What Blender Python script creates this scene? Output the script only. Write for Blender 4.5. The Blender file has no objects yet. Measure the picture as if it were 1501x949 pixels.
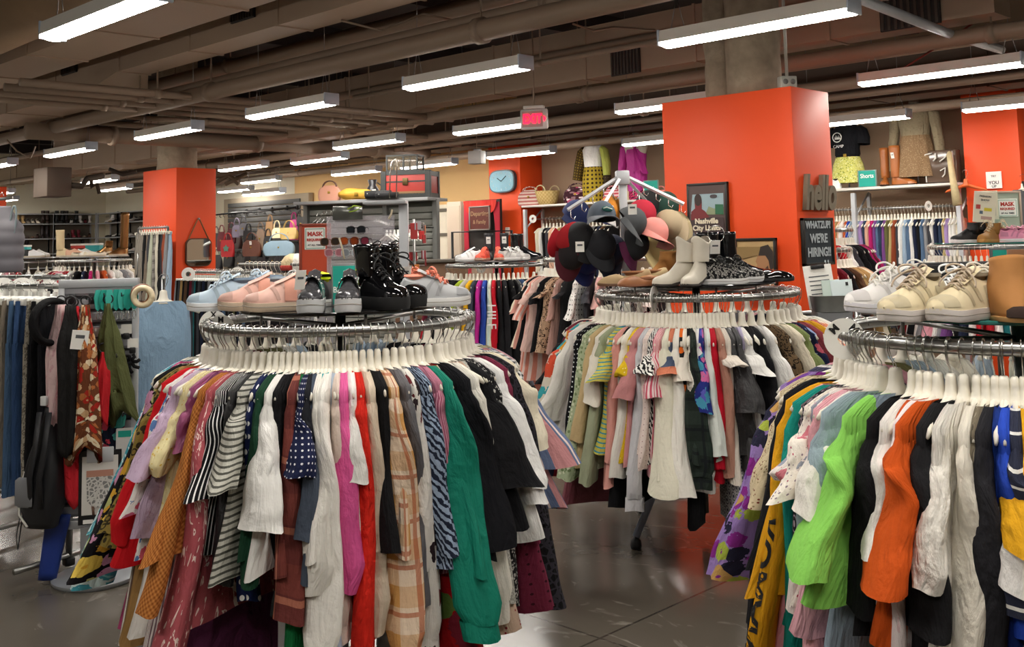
import bpy, bmesh, math, random
from mathutils import Matrix, Vector
SC = bpy.context.scene
COL = SC.collection
PI = math.pi
rnd = random.Random(11)
# ------------------------------------------------------------------ camera geometry (metres, eye height 1.6)
YAW, PIT, ROL = map(math.radians, (44.61923, 5.35417, -1.35524))
FPX, PCX, PCY, EYE = 1523.157, 750.5, 206.23, 1.6
_cy, _sy = math.cos(YAW), math.sin(YAW)
FWD = Vector((-_sy*math.cos(PIT), _cy*math.cos(PIT), math.sin(PIT)))
_rt = Vector((_cy, _sy, 0)); _up = _rt.cross(FWD)
RGT = _rt*math.cos(ROL) + _up*math.sin(ROL)
UPV = _up*math.cos(ROL) - _rt*math.sin(ROL)
EYEP = Vector((0, 0, EYE))
def ray(u, v): return FWD + RGT*((u-PCX)/FPX) - UPV*((v-PCY)/FPX)
def atd(u, v, d): return EYEP + ray(u, v)*d
def atz(u, v, z): k = ray(u, v); return EYEP + k*((z-EYE)/k.z)
def atY(u, v, y): k = ray(u, v); return EYEP + k*(y/k.y)
def atX(u, v, x): k = ray(u, v); return EYEP + k*(x/k.x)
def hor(u): return 366.8 - 0.02367*u            # image row of eye level
def ground(u, d, z=0.0):                          # point at bearing u, depth d, height z
    p = atd(u, hor(u), d); p.z = z; return p
CAMR = YAW                                        # world heading of camera-right
def lin(c): return c/12.92 if c <= 0.04045 else ((c+0.055)/1.055)**2.4
def H(h):
    h = h.lstrip('#')
    return tuple(lin(int(h[i:i+2], 16)/255) for i in (0, 2, 4)) + (1.0,)
# ------------------------------------------------------------------ materials
_M = {}
class NT:
    def __init__(s, name):
        s.m = bpy.data.materials.new(name); s.m.use_nodes = True
        s.t = s.m.node_tree; s.b = s.t.nodes['Principled BSDF']
    def n(s, typ, **kw):
        nd = s.t.nodes.new(typ)
        for k, v in kw.items(): setattr(nd, k, v)
        return nd
    def put(s, sock, v):
        if hasattr(v, 'is_linked') or isinstance(v, bpy.types.NodeSocket): s.t.links.new(v, sock)
        else: sock.default_value = v
    def math(s, op, a, b=0.0, c=None):
        nd = s.n('ShaderNodeMath', operation=op); s.put(nd.inputs[0], a); s.put(nd.inputs[1], b)
        if c is not None: s.put(nd.inputs[2], c)
        return nd.outputs[0]
    def mix(s, f, a, b):
        nd = s.n('ShaderNodeMix', data_type='RGBA'); s.put(nd.inputs[0], f); s.put(nd.inputs[6], a); s.put(nd.inputs[7], b)
        return nd.outputs[2]
    def uv(s, su=1.0, sv=1.0):
        u = s.n('ShaderNodeUVMap'); mp = s.n('ShaderNodeMapping'); s.t.links.new(u.outputs[0], mp.inputs[0])
        mp.inputs['Scale'].default_value = (su, sv, 1); return mp.outputs[0]
    def obj(s, sc=(1, 1, 1)):
        u = s.n('ShaderNodeTexCoord'); mp = s.n('ShaderNodeMapping'); s.t.links.new(u.outputs['Object'], mp.inputs[0])
        mp.inputs['Scale'].default_value = sc; return mp.outputs[0]
    def noise(s, vec, scale, detail=2.0, dist=0.0):
        nd = s.n('ShaderNodeTexNoise'); s.t.links.new(vec, nd.inputs['Vector']); nd.inputs['Scale'].default_value = scale
        nd.inputs['Detail'].default_value = detail; nd.inputs['Distortion'].default_value = dist; return nd.outputs[0]
    def vor(s, vec, scale, rand=1.0, feat='F1'):
        nd = s.n('ShaderNodeTexVoronoi', feature=feat); s.t.links.new(vec, nd.inputs['Vector']); nd.inputs['Scale'].default_value = scale
        nd.inputs['Randomness'].default_value = rand; return nd
    def ramp(s, f, stops, const=True):
        nd = s.n('ShaderNodeValToRGB'); s.put(nd.inputs[0], f); r = nd.color_ramp
        if const: r.interpolation = 'CONSTANT'
        while len(r.elements) < len(stops): r.elements.new(0.5)
        for e, (p, c) in zip(r.elements, stops): e.position = p; e.color = c
        return nd.outputs[0]
    def bump(s, h, strength=0.3, dist=0.01):
        nd = s.n('ShaderNodeBump'); s.put(nd.inputs['Height'], h); nd.inputs['Strength'].default_value = strength
        nd.inputs['Distance'].default_value = dist; s.t.links.new(nd.outputs[0], s.b.inputs['Normal'])
    def sep(s, vec):
        nd = s.n('ShaderNodeSeparateXYZ'); s.t.links.new(vec, nd.inputs[0]); return nd.outputs[0], nd.outputs[1]
def mat(name, col, rough=0.6, metal=0.0, spec=0.5, coat=0.0, trans=0.0, var=0.0, vscale=8, bump=0.0, bscale=40, alpha=1.0):
    if name in _M: return _M[name]
    t = NT(name); c = H(col)
    t.b.inputs['Base Color'].default_value = c; t.b.inputs['Roughness'].default_value = rough
    t.b.inputs['Metallic'].default_value = metal; t.b.inputs['Specular IOR Level'].default_value = spec
    t.b.inputs['Coat Weight'].default_value = coat; t.b.inputs['Transmission Weight'].default_value = trans
    if var:
        f = t.noise(t.obj(), vscale, 4)
        c2 = tuple(x*(1-var) for x in c[:3])+(1,)
        t.put(t.b.inputs['Base Color'], t.mix(f, c2, tuple(min(1, x*(1+var)) for x in c[:3])+(1,)))
    if bump: t.bump(t.noise(t.obj(), bscale, 4), bump, 0.01)
    if alpha < 1: t.b.inputs['Alpha'].default_value = alpha
    _M[name] = t.m; return t.m
def emit(name, col, st):
    if name in _M: return _M[name]
    t = NT(name); t.b.inputs['Base Color'].default_value = H(col); t.b.inputs['Emission Color'].default_value = H(col)
    t.b.inputs['Emission Strength'].default_value = st; _M[name] = t.m; return t.m
def fabric(pat, *cols, k=1.0, rough=0.86, w=0.5, wr=0.35):
    """woven cloth: pattern runs in metres over the garment's own unwrapped cloth"""
    key = ('fab', pat, cols, k, rough, w)
    if key in _M: return _M[key]
    t = NT('cloth_'+pat); c = [H(x) for x in cols]
    U = t.uv(); u, v = t.sep(U); out = c[0]
    fr = lambda x, f: t.math('FRACT', t.math('MULTIPLY', x, f))
    lt = lambda x, b: t.math('LESS_THAN', x, b)
    gt = lambda x, b: t.math('GREATER_THAN', x, b)
    if pat == 'solid':
        n = t.noise(t.uv(5, 2), 3, 3)
        out = t.mix(n, tuple(x*0.86 for x in c[0][:3])+(1,), tuple(min(1, x*1.1+0.004) for x in c[0][:3])+(1,))
    elif pat == 'vs': out = t.mix(lt(fr(u, 30*k), w), c[0], c[1])
    elif pat == 'hs': out = t.mix(lt(fr(v, 20*k), w), c[0], c[1])
    elif pat == 'bands':
        a = fr(v, 3.2*k); out = t.ramp(a, [(0, c[0]), (.55, c[1]), (.62, c[2 % len(c)]), (.7, c[1]), (.8, c[0])])
    elif pat == 'vbands':
        a = fr(u, 9*k); out = t.ramp(a, [(0, c[0]), (.42, c[1]), (.5, c[2 % len(c)]), (.58, c[1]), (.9, c[0])])
    elif pat == 'plaid':
        a = t.math('ADD', t.math('MULTIPLY', lt(fr(u, 9*k), .45), .5), t.math('MULTIPLY', lt(fr(v, 9*k), .45), .5))
        out = t.mix(a, c[0], c[1])
        ln = t.math('MAXIMUM', lt(fr(t.math('ADD', u, .03), 9*k), .1), lt(fr(t.math('ADD', v, .03), 9*k), .1))
        ln = t.math('MULTIPLY', ln, .75); out = t.mix(ln, out, c[2 % len(c)])
    elif pat == 'gingham':
        a = t.math('ADD', t.math('MULTIPLY', lt(fr(u, 45*k), .5), .5), t.math('MULTIPLY', lt(fr(v, 45*k), .5), .5)); out = t.mix(a, c[0], c[1])
    elif pat == 'dots':
        d = t.vor(U, 30*k, 0.0).outputs['Distance']; out = t.mix(lt(d, w*.5), c[0], c[1])
    elif pat == 'floral':
        vo = t.vor(U, 13*k, .9); d = vo.outputs['Distance']
        n = t.noise(U, 60*k, 1); d2 = t.math('ADD', d, t.math('MULTIPLY', t.math('SUBTRACT', n, .5), .35))
        rgb = t.n('ShaderNodeSeparateColor'); t.t.links.new(vo.outputs['Color'], rgb.inputs[0])
        st = [(i/max(1, len(c)-1)*.999, c[i+1]) for i in range(len(c)-1)]
        fl = t.ramp(rgb.outputs[0], st)
        out = t.mix(lt(d2, w*.9), c[0], fl)
        out = t.mix(lt(d2, w*.25), out, c[1])
    elif pat == 'ditsy':
        vo = t.vor(U, 55*k, 1.0); d = vo.outputs['Distance']
        rgb = t.n('ShaderNodeSeparateColor'); t.t.links.new(vo.outputs['Color'], rgb.inputs[0])
        st = [(i/max(1, len(c)-1)*.999, c[i+1]) for i in range(len(c)-1)]
        out = t.mix(lt(d, w*.7), c[0], t.ramp(rgb.outputs[0], st))
    elif pat == 'blotch':
        n = t.noise(U, 9*k, 3, 1.2); st = [(0.0, c[0])] + [(.38 + .3*i/max(1, len(c)-1), c[i+1]) for i in range(len(c)-1)]
        out = t.ramp(n, st)
    elif pat == 'tie':
        mp = t.uv(3.0, 1.0); n = t.noise(mp, 7*k, 2, 2.5); out = t.ramp(n, [(0, c[0]), (.6, c[1]), (.68, c[0]), (.74, c[1])])
    elif pat == 'leopard':
        vo = t.vor(U, 42*k, 1.0); d = vo.outputs['Distance']
        out = t.ramp(d, [(0, c[0]), (.28, c[1]), (.48, c[0])])
    elif pat == 'zebra':
        wv = t.n('ShaderNodeTexWave', bands_direction='DIAGONAL'); t.t.links.new(U, wv.inputs[0]); wv.inputs['Scale'].default_value = 14*k
        wv.inputs['Distortion'].default_value = 5; wv.inputs['Detail Scale'].default_value = 2
        out = t.ramp(wv.outputs[1], [(0, c[0]), (.5, c[1])])
    elif pat == 'knit':
        a = t.math('MULTIPLY', t.math('SINE', t.math('MULTIPLY', u, 420*k)), t.math('SINE', t.math('MULTIPLY', v, 420*k)))
        a = t.math('ADD', t.math('MULTIPLY', a, .5), .5); out = t.mix(a, c[0], c[1])
    elif pat == 'geo':
        vo = t.vor(t.uv(1, .7), 22*k, 0.0); out = t.ramp(vo.outputs['Distance'], [(0, c[1]), (.16, c[0]), (.34, c[1]), (.42, c[0])])
    elif pat == 'lace':
        vo = t.vor(U, 50*k, .8, 'DISTANCE_TO_EDGE'); out = t.mix(lt(vo.outputs['Distance'], .12), c[0], c[1])
    t.put(t.b.inputs['Base Color'], out)
    t.b.inputs['Roughness'].default_value = rough; t.b.inputs['Specular IOR Level'].default_value = 0.18 if rough > .6 else .5
    n1 = t.noise(t.uv(9, 2.4), 2.4, 5, .9); n2 = t.noise(t.uv(14, 11), 3.5, 2)
    t.bump(t.math('ADD', n1, t.math('MULTIPLY', n2, .18)), min(1, wr*1.9), 0.035)
    _M[key] = t.m; return t.m
# ------------------------------------------------------------------ mesh building
class MB:
    def __init__(s): s.v = []; s.f = []; s.u = []
    def grid(s, rows, closed=True, cap0=False, cap1=False, ulen=None, flip=False):
        n = len(rows[0]); b = len(s.v)
        for r in rows: s.v.extend([tuple(p) for p in r])
        m = n if closed else n-1
        if ulen is None:
            ulen = sum((Vector(rows[len(rows)//2][i])-Vector(rows[len(rows)//2][(i+1) % n])).length for i in range(m))
        vs = [0.0]
        for j in range(1, len(rows)):
            vs.append(vs[-1] + sum((Vector(rows[j][i])-Vector(rows[j-1][i])).length for i in range(0, n, max(1, n//4)))/len(range(0, n, max(1, n//4))))
        for j in range(len(rows)-1):
            for i in range(m):
                i2 = (i+1) % n
                q = [b+j*n+i, b+j*n+i2, b+(j+1)*n+i2, b+(j+1)*n+i]
                uq = [(ulen*i/m, -vs[j]), (ulen*(i+1)/m, -vs[j]), (ulen*(i+1)/m, -vs[j+1]), (ulen*i/m, -vs[j+1])]
                if flip: q.reverse(); uq.reverse()
                s.f.append(q); s.u.append(uq)
        for on, j, rev in ((cap0, 0, True), (cap1, len(rows)-1, False)):
            if on:
                q = [b+j*n+i for i in range(n)]
                if rev != flip: q.reverse()
                s.f.append(q); s.u.append([(s.v[k][0], s.v[k][1]) for k in q])
        return s
    def tube(s, path, r, n=8, caps=True, ell=None):
        path = [Vector(p) for p in path]; rows = []
        rs = r if isinstance(r, (list, tuple)) else [r]*len(path)
        t0 = (path[1]-path[0]).normalized()
        nrm = Vector((0, 0, 1)) if abs(t0.z) < .9 else Vector((1, 0, 0))
        nrm = (nrm - t0*nrm.dot(t0)).normalized()
        for k, p in enumerate(path):
            a = path[max(0, k-1)]; c = path[min(len(path)-1, k+1)]
            t = (c-a).normalized() if (c-a).length > 1e-9 else t0
            nrm = (nrm - t*nrm.dot(t))
            nrm = nrm.normalized() if nrm.length > 1e-6 else Vector((0, 1, 0))
            bn = t.cross(nrm); e = ell if ell else (1, 1)
            rows.append([p + nrm*(math.cos(2*PI*i/n)*rs[k]*e[0]) + bn*(math.sin(2*PI*i/n)*rs[k]*e[1]) for i in range(n)])
        return s.grid(rows, True, caps, caps)
    def lathe(s, prof, n=24, c=(0, 0, 0), cap0=True, cap1=True):
        rows = [[(c[0]+r*math.cos(2*PI*i/n), c[1]+r*math.sin(2*PI*i/n), c[2]+z) for i in range(n)] for r, z in prof]
        return s.grid(rows, True, cap0, cap1)
    def box(s, c, sz, bev=0.0, M=None, seg=2):
        bm = bmesh.new(); bmesh.ops.create_cube(bm, size=1.0)
        for v in bm.verts: v.co = Vector((v.co.x*sz[0], v.co.y*sz[1], v.co.z*sz[2]))
        if bev: bmesh.ops.bevel(bm, geom=list(bm.edges), offset=bev, segments=seg, profile=.5, affect='EDGES', clamp_overlap=True)
        b = len(s.v); c = Vector(c)
        bm.verts.index_update()
        for v in bm.verts: s.v.append(tuple((M @ v.co if M else v.co) + c))
        for f in bm.faces:
            s.f.append([b+v.index for v in f.verts])
            ax = max(range(3), key=lambda i: abs(f.normal[i])); q = [i for i in range(3) if i != ax]
            s.u.append([(v.co[q[0]], v.co[q[1]]) for v in f.verts])
        bm.free(); return s
    def prism(s, outline, z0, z1, axis='z', bev=0):
        """extrude a 2-D outline (x,y) from z0 to z1; axis='y' stands it up (outline is x,z)"""
        n = len(outline); b = len(s.v)
        for z in (z0, z1):
            for x, y in outline: s.v.append((x, y, z) if axis == 'z' else (x, z, y))
        for i in range(n):
            j = (i+1) % n; q = [b+i, b+j, b+n+j, b+n+i]
            if axis == 'y': q.reverse()
            s.f.append(q); s.u.append([(0, 0), (1, 0), (1, 1), (0, 1)])
        for k, rev in ((0, axis == 'z'), (n, axis != 'z')):
            q = [b+k+i for i in range(n)]
            if rev: q.reverse()
            s.f.append(q); s.u.append([outline[(x-b) % n] for x in q])
        return s
    def build(s, name, m=None, parent=None, loc=None, rot=None, sharp=None, smooth=True):
        me = bpy.data.meshes.new(name); me.from_pydata(s.v, [], s.f)
        uvl = me.uv_layers.new(name='UVMap'); flat = [x for q in s.u for p in q for x in p]
        if len(flat) == 2*len(me.loops): uvl.data.foreach_set('uv', flat)
        me.polygons.foreach_set('use_smooth', [smooth]*len(me.polygons))
        if m: me.materials.append(m)
        me.update()
        if sharp: me.set_sharp_from_angle(angle=math.radians(sharp))
        o = bpy.data.objects.new(name, me); COL.objects.link(o)
        if parent: o.parent = parent
        if loc is not None: o.location = loc
        if rot is not None: o.rotation_euler = rot if isinstance(rot, (tuple, list)) else (0, 0, rot)
        return o
_LAB = {}
def tag(o, label, cat, group=None):
    k = label.lower(); base = label; i = 2
    while k in _LAB:
        label = ' '.join(base.split()[:14]) + (', again' if i == 2 else ', copy %d' % i); k = label.lower(); i += 1
    _LAB[k] = o; o['label'] = label; o['category'] = cat
    if group: o['group'] = group
    return o
def thing(name, label, cat, loc=(0, 0, 0), rotz=0.0, group=None):
    o = bpy.data.objects.new(name, None); o.empty_display_size = .1; COL.objects.link(o)
    o.location = loc; o.rotation_euler = (0, 0, rotz)
    return tag(o, label, cat, group)
def struct(o): o['kind'] = 'structure'; return o
def text(s, size, m, parent, loc, rot, name='lettering', ext=0.0015, align='CENTER', bold=0.0, sx=1.0, shear=0.0):
    cu = bpy.data.curves.new(name, 'FONT'); cu.body = s; cu.size = size; cu.extrude = ext; cu.align_x = align; cu.align_y = 'CENTER'
    cu.offset = bold; cu.space_line = .95; cu.shear = shear; cu.resolution_u = 4
    tmp = bpy.data.objects.new('tmp', cu); COL.objects.link(tmp)
    dg = bpy.context.evaluated_depsgraph_get(); me = bpy.data.meshes.new_from_object(tmp.evaluated_get(dg))
    bpy.data.objects.remove(tmp); bpy.data.curves.remove(cu)
    me.materials.clear(); me.materials.append(m)
    for v in me.vertices: v.co.x *= sx
    o = bpy.data.objects.new(name, me); COL.objects.link(o); o.parent = parent; o.location = loc; o.rotation_euler = rot
    return o
RX = (PI/2, 0, 0)       # stands lettering up, facing -y
CHROME = mat('chrome', 'c9c9c6', .22, 1.0); STEEL = mat('brushed_steel', '9a9a98', .32, 1.0); DARKM = mat('dark_metal', '2a2a2c', .4, .6)
SILV = mat('silver_paint', 'b9bcc0', .42, .35); WHITEP = mat('white_plastic', 'efeee8', .35, 0, .5); BLACKP = mat('black_plastic', '17171a', .35)
IVORYP = mat('ivory_plastic', 'e9e4d6', .32); PAPER = mat('white_card', 'f0eee8', .8); GALV = mat('galvanised', '8d9190', .45, .7, var=.25, vscale=14)
ORANGE = mat('orange_paint', 'f0501a', .5, 0, .4, var=.05, vscale=1.3); TEAL = mat('teal_card', '12a08f', .6); GREYP = mat('grey_panel', '7f817e', .55)
LETPH = -.6
# ------------------------------------------------------------------ the room
def concrete():
    t = NT('polished_concrete'); o = t.obj()
    n1 = t.noise(o, .9, 6, .5); n2 = t.noise(o, 7, 6, .3)
    base = t.mix(n1, H('4d473f'), H('746d62')); base = t.mix(t.math('MULTIPLY', n2, .5), base, H('645d55'))
    x, y = t.sep(o)
    jy = t.math('LESS_THAN', t.math('FRACT', t.math('DIVIDE', t.math('ADD', y, -JY+.006), 3.1)), .012/3.1)
    jx = t.math('LESS_THAN', t.math('FRACT', t.math('DIVIDE', t.math('ADD', x, -JX+.006), 3.1)), .012/3.1)
    base = t.mix(t.math('MULTIPLY', t.math('MAXIMUM', jx, jy), .7), base, H('2c2824'))
    scr = t.ramp(t.noise(t.obj((1, 1.6, 1)), 3.0, 9, 2.5), [(0, (0, 0, 0, 1)), (.62, (0, 0, 0, 1)), (.72, (1, 1, 1, 1))], False)
    base = t.mix(t.math('MULTIPLY', scr, .42), base, H('b5aea2'))
    t.put(t.b.inputs['Base Color'], base)
    rr = t.n('ShaderNodeMapRange'); t.put(rr.inputs[0], t.noise(o, 2.2, 5)); rr.inputs[3].default_value = .07; rr.inputs[4].default_value = .26
    t.put(t.b.inputs['Roughness'], rr.outputs[0]); t.b.inputs['Specular IOR Level'].default_value = .6
    t.bump(t.noise(o, 3.5, 3), .05, .02)
    return t.m
JY = atz(830, 920, 0).y; JX = atz(30, 808, 0).x
XL, XR, YB, YF, ZC = -27.1, 7.0, 12.05, -7.0, 4.2
XT = atY(432, 270, YB).x; XM = atY(760, 250, YB).x
def slab(name, p0, p1, m):
    c = [(a+b)/2 for a, b in zip(p0, p1)]; s = [abs(a-b) for a, b in zip(p0, p1)]
    return struct(MB().box(c, s).build(name, m, smooth=False))
slab('floor', (XL, YF, -.1), (XR, YB, 0), concrete())
CREAM = mat('cream_wall', 'e9e2cb', .8, var=.03, vscale=.6); TAN = mat('tan_wall_lit', 'e3bd83', .8, var=.04, vscale=.6); TAUPE_SHADED = mat('taupe_wall_shaded', 'a48b72', .8, var=.04, vscale=.7)  # tan and taupe share a paint; warm light and shade are in the colours
CEILM = mat('ceiling_paint', '3b3433', .85, var=.15, vscale=.8); DUCTM = mat('brown_duct', 'ab9580', .6, var=.06, vscale=1.2); PIPEM = mat('brown_pipe', '8f7b69', .55, var=.08, vscale=2)
slab('wall_back', (XL, YB, 0), (XT, YB+.15, ZC), CREAM)
slab('wall_back', (XT, YB, 0), (XM, YB+.15, ZC), TAN)
slab('wall_back', (XM, YB, 0), (XR, YB+.15, ZC), TAUPE_SHADED)
slab('wall_left', (XL-.15, YF, 0), (XL, YB, ZC), CREAM)
slab('wall_right', (XR, YF, 0), (XR+.15, YB, ZC), TAUPE_SHADED)
slab('wall_front', (XL, YF-.15, 0), (XR, YF, ZC), CREAM)
slab('ceiling', (XL, YF, ZC), (XR, YB, ZC+.15), CEILM)
for k in range(13):                                                      # concrete joists under the deck, running away from us
    x = -26 + k*2.6; slab('ceiling_beam', (x-.12, YF, ZC-.3), (x+.12, YB, ZC), CEILM)
slab('baseboard_back', (XL, YB-.015, 0), (XR, YB, .1), mat('baseboard', '3b342e', .5))
# orange columns with rough concrete shafts above
CONC = mat('rough_concrete', '9a8a76', .95, var=.4, vscale=12, bump=1.0, bscale=22)
def column(x0, x1, y0, y1, zt, m=ORANGE):
    o = MB().box(((x0+x1)/2, (y0+y1)/2, zt/2), (x1-x0, y1-y0, zt), .006).build('column', m, sharp=40); return struct(o)
def shaft(x, y, r, z0):
    rows = []
    for j in range(16):
        z = z0 + (ZC-z0)*j/15
        rows.append([(x+(r+rnd.uniform(-.012, .012))*math.cos(2*PI*i/18), y+(r+rnd.uniform(-.012, .012))*math.sin(2*PI*i/18), z) for i in range(18)])
    struct(MB().grid(rows, True, True, True).build('column_shaft', CONC))
column(-4.72, -3.62, 6.42, 6.95, 2.6); shaft(-4.35, 6.7, .13, 2.59); shaft(-4.05, 6.66, .2, 2.59)
column(-13.3, -12.38, 6.42, 6.98, 2.6); shaft(-12.9, 6.7, .26, 2.59)
column(-21.0, -19.9, 6.4, 7.0, 2.75)
_p = atY(716, 240, 11.55).x, atY(762, 240, 11.55).x
column(_p[0], _p[1], 11.55, YB, 3.3)
_q = atY(1411, 200, 11.55).x, atY(1493, 200, 11.55).x
column(_q[0], _q[1], 11.55, YB, 3.3)
# ------------------------------------------------------------------ ceiling services
def duct(label, path, w, h, m=DUCTM, vents=(), name='air_duct'):
    """rectangular duct through (x, y, z_bottom, width, height) stations along x"""
    t = thing(name, label, 'air duct', (path[0][0], path[0][1], path[0][2])); o0 = Vector(path[0][:3])
    rows = []
    for x, y, z, ww, hh in path:
        rows.append([(x-o0.x, y-ww/2-o0.y, z-o0.z), (x-o0.x, y+ww/2-o0.y, z-o0.z), (x-o0.x, y+ww/2-o0.y, z+hh-o0.z), (x-o0.x, y-ww/2-o0.y, z+hh-o0.z)])
    MB().grid(rows, True, True, True, flip=True).build('casing', m, t, smooth=False)
    x0, x1 = sorted((path[0][0], path[-1][0])); n = int((x1-x0)/1.25)
    for k in range(1, n):                                               # standing seams
        x = x0 + (x1-x0)*k/n; st = min(path, key=lambda s: abs(s[0]-x)); y, z, ww, hh = st[1:5]
        sp = [s for s in path]; 
        MB().box((x-o0.x, y-o0.y, z+hh/2-o0.z), (.025, ww+.02, hh+.02)).build('seam', m, t, smooth=False)
    for vx, vz, vw, vh in vents:
        st = min(path, key=lambda s: abs(s[0]-vx)); y = st[1]-st[3]/2
        g = MB().box((vx-o0.x, y-.012-o0.y, vz-o0.z), (vw, .02, vh), .004).build('vent_grille', mat('vent_dark', '2b2624', .7), t, smooth=False)
        b = MB()
        for i in range(9): b.box((vx-o0.x-vw/2+vw*(i+.5)/9, y-.028-o0.y, vz-o0.z), (vw/22, .012, vh*.94))
        b.build('fins', mat('vent_fin', '4a413b', .6), g, smooth=False)
    return t
z1 = 3.15
y_far = atz(160, 79, z1).y; y_near = atz(40, 80, z1).y
duct('wide brown rectangular duct nearest the ceiling lamp over the jeans', [(-16, (y_far+y_near)/2, z1, abs(y_far-y_near), .6), (4, (y_far+y_near)/2, z1, abs(y_far-y_near), .6)], 0, 0)
# round insulated duct beside it
yr = y_near-.34
t = thing('round_duct', 'round wrapped duct bulging beside the wide brown rectangular duct', 'air duct', (0, yr, 3.42))
MB().tube([(-9+.45*k, rnd.uniform(-.02, .02), rnd.uniform(-.02, .02)) for k in range(28)], [.31+rnd.uniform(-.015, .015) for _ in range(28)], 20).build('wrap', mat('duct_wrap', 'a88d70', .7, var=.2, vscale=3, bump=.4, bscale=6), t)
z2 = 3.2; ya = atz(300, 68, z2).y; yb = atz(300, 87, z2).y; x2a = atz(200, 108, z2).x; x2b = atz(174, 111, z2).x
v1 = atY(111, 107, ya); v2 = atY(358, 33, ya)
duct('long brown duct with two square grilles and a stepped wider end', [(-17, (ya+yb)/2+.1, z2-.12, yb-ya+.3, .62), (x2b-.3, (ya+yb)/2+.1, z2-.12, yb-ya+.3, .62), (x2a, (ya+yb)/2, z2, yb-ya, .5), (4, (ya+yb)/2, z2, yb-ya, .5)], 0, 0,
     vents=[(v1.x, z2+.24, .34, .3), (v2.x, z2+.26, .34, .3)])
z4 = 3.1; yc_ = atz(1200, 60, z4).y; yd = atz(1200, 71, z4).y; xe = atz(1477, 25, z4).x; xr4 = atz(650, 165, z4).x
va = atY(918, 89, yc_); vb = atY(1334, 14, yc_)
duct('long brown duct with slatted grilles running above the exit sign', [(-19, (yc_+yd)/2+.12, z4-.14, yd-yc_+.34, .62), (xr4-.5, (yc_+yd)/2+.12, z4-.14, yd-yc_+.34, .62), (xr4+.3, (yc_+yd)/2, z4, yd-yc_, .5), (xe, (yc_+yd)/2, z4, yd-yc_, .5)], 0, 0,
     vents=[(va.x, va.z, .34, .26), (vb.x, vb.z, .46, .28), (-11.6, z4+.2, .34, .26)])
y6 = 8.7
duct('low tan duct above the scarf stand and far pants rack', [(-26, y6, 3.08, .66, .45), (-13.6, y6, 3.08, .66, .45)], 0, 0, mat('tan_duct', 'a18b72', .6))
duct('dark duct close to the tan back wall', [(-24, 10.9, 3.0, .5, .45), (5, 10.9, 3.0, .5, .45)], 0, 0, mat('dark_duct', '5d4f45', .7))
def pipe(label, a, b, r, m=PIPEM, clamps=3):
    a, b = Vector(a), Vector(b); t = thing('ceiling_pipe', label, 'pipe', a)
    MB().tube([(b-a)*(k/6) for k in range(7)], r, 12).build('pipe', m, t)
    for k in range(clamps):
        p = (b-a)*((k+.5)/clamps); d = (b-a).normalized()
        MB().tube([p-d*.03, p+d*.03], r*1.25, 12).build('clamp', m, t)
        MB().tube([p+Vector((0, 0, r)), p+Vector((0, 0, ZC-.3-a.z-p.z))], .008, 6).build('rod', m, t)
def p1(label, u, v, z, x0, x1, r, **k): y = atz(u, v, z).y; pipe(label, (x0, y, z), (x1, y, z), r, **k)
def p2_(label, u, v, z, y0, y1, r, **k): x = atz(u, v, z).x; pipe(label, (x, y0, z), (x, y1, z), r, **k)
p1('thick brown sprinkler main crossing over the middle of the shop', 450, 103, 3.0, -14, 4, .075, clamps=5)
p1('thinner pipe lying just above the thick sprinkler main', 450, 88, 3.12, -13, 4, .045)
p1('high pipe between the grille duct and the sprinkler main', 500, 56, 3.4, -12, 4, .07)
p1('pipe below the exit-sign duct, passing the orange column', 1250, 79, 2.98, -16, 3, .06, clamps=5)
p1('thin conduit hung beside the middle ceiling lamp', 870, 78, 3.15, -9, -3.5, .025)
for i, (u, v) in enumerate(((120, 128), (110, 136), (100, 144), (90, 152))):
    p2_('%s of the parallel conduits crossing under the wide duct' % ('nearest', 'second', 'third', 'farthest')[i], u, v, 2.98, 3.2, 8.0, .035, clamps=2)
p2_('fat brown pipe crossing above the lamp by the mirror column', 100, 195, 2.95, 4.5, 10.5, .1)
for i, (u, v) in enumerate(((390, 207), (400, 196), (420, 187))):
    p2_('%s of the slim conduits crossing behind the middle lamps' % ('lowest', 'middle', 'topmost')[i], u, v, 3.0, 5, 10.5, .03)
for i, (y, z, r, lb) in enumerate(((8.2, 3.05, .05, 'pipe in front of the sign-posted back wall duct'), (9.3, 3.0, .06, 'pipe just beyond the exit sign'), (9.8, 2.95, .035, 'slim pipe following the back wall at lamp height'),
                                   (11.2, 2.92, .05, 'pipe hugging the tan and taupe back wall'), (11.92, 2.97, .03, 'thin conduit nearest the back wall'), (7.2, 3.3, .05, 'pipe passing over both orange columns'))):
    pipe(lb, (-24, y, z), (5, y, z), r, clamps=6)
# slanting conduit and red cable by the big column, low transformer box
a = atd(1265, 0, 6.6); b = atd(1392, 50, 7.6); c = atd(1468, 73, 8.2)
o = tag(MB().tube([a, b, c], .035, 8).build('slanting_conduit', SILV), 'pale slanting conduit above the lamp beside the big orange column', 'conduit')
o = tag(MB().tube([atd(1455, 15, 8.3), atd(1425, 35, 8.2), atd(1380, 65, 8.1), atd(1325, 100, 8)], .008, 6).build('red_cable', mat('red_cable', '9c3b33', .6)), 'thin dull red cable strung slantwise near the big orange column', 'cable')
for i, pts in enumerate((((500, 30, 7.5), (560, 45, 7.6), (620, 20, 7.6), (700, 38, 7.8)), ((840, 35, 7.6), (870, 45, 7.8), (900, 40, 7.9), (960, 44, 8)), ((10, 205, 12), (25, 222, 12), (45, 232, 12), (52, 215, 12)))):
    tag(MB().tube([atd(*p) for p in pts], .009, 6).build('loose_cable', PIPEM), ('sagging brown cable over the thick sprinkler main', 'brown cable drooping near the middle ceiling lamp', 'brown cable looping under the fat pipe')[i], 'cable')
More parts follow.
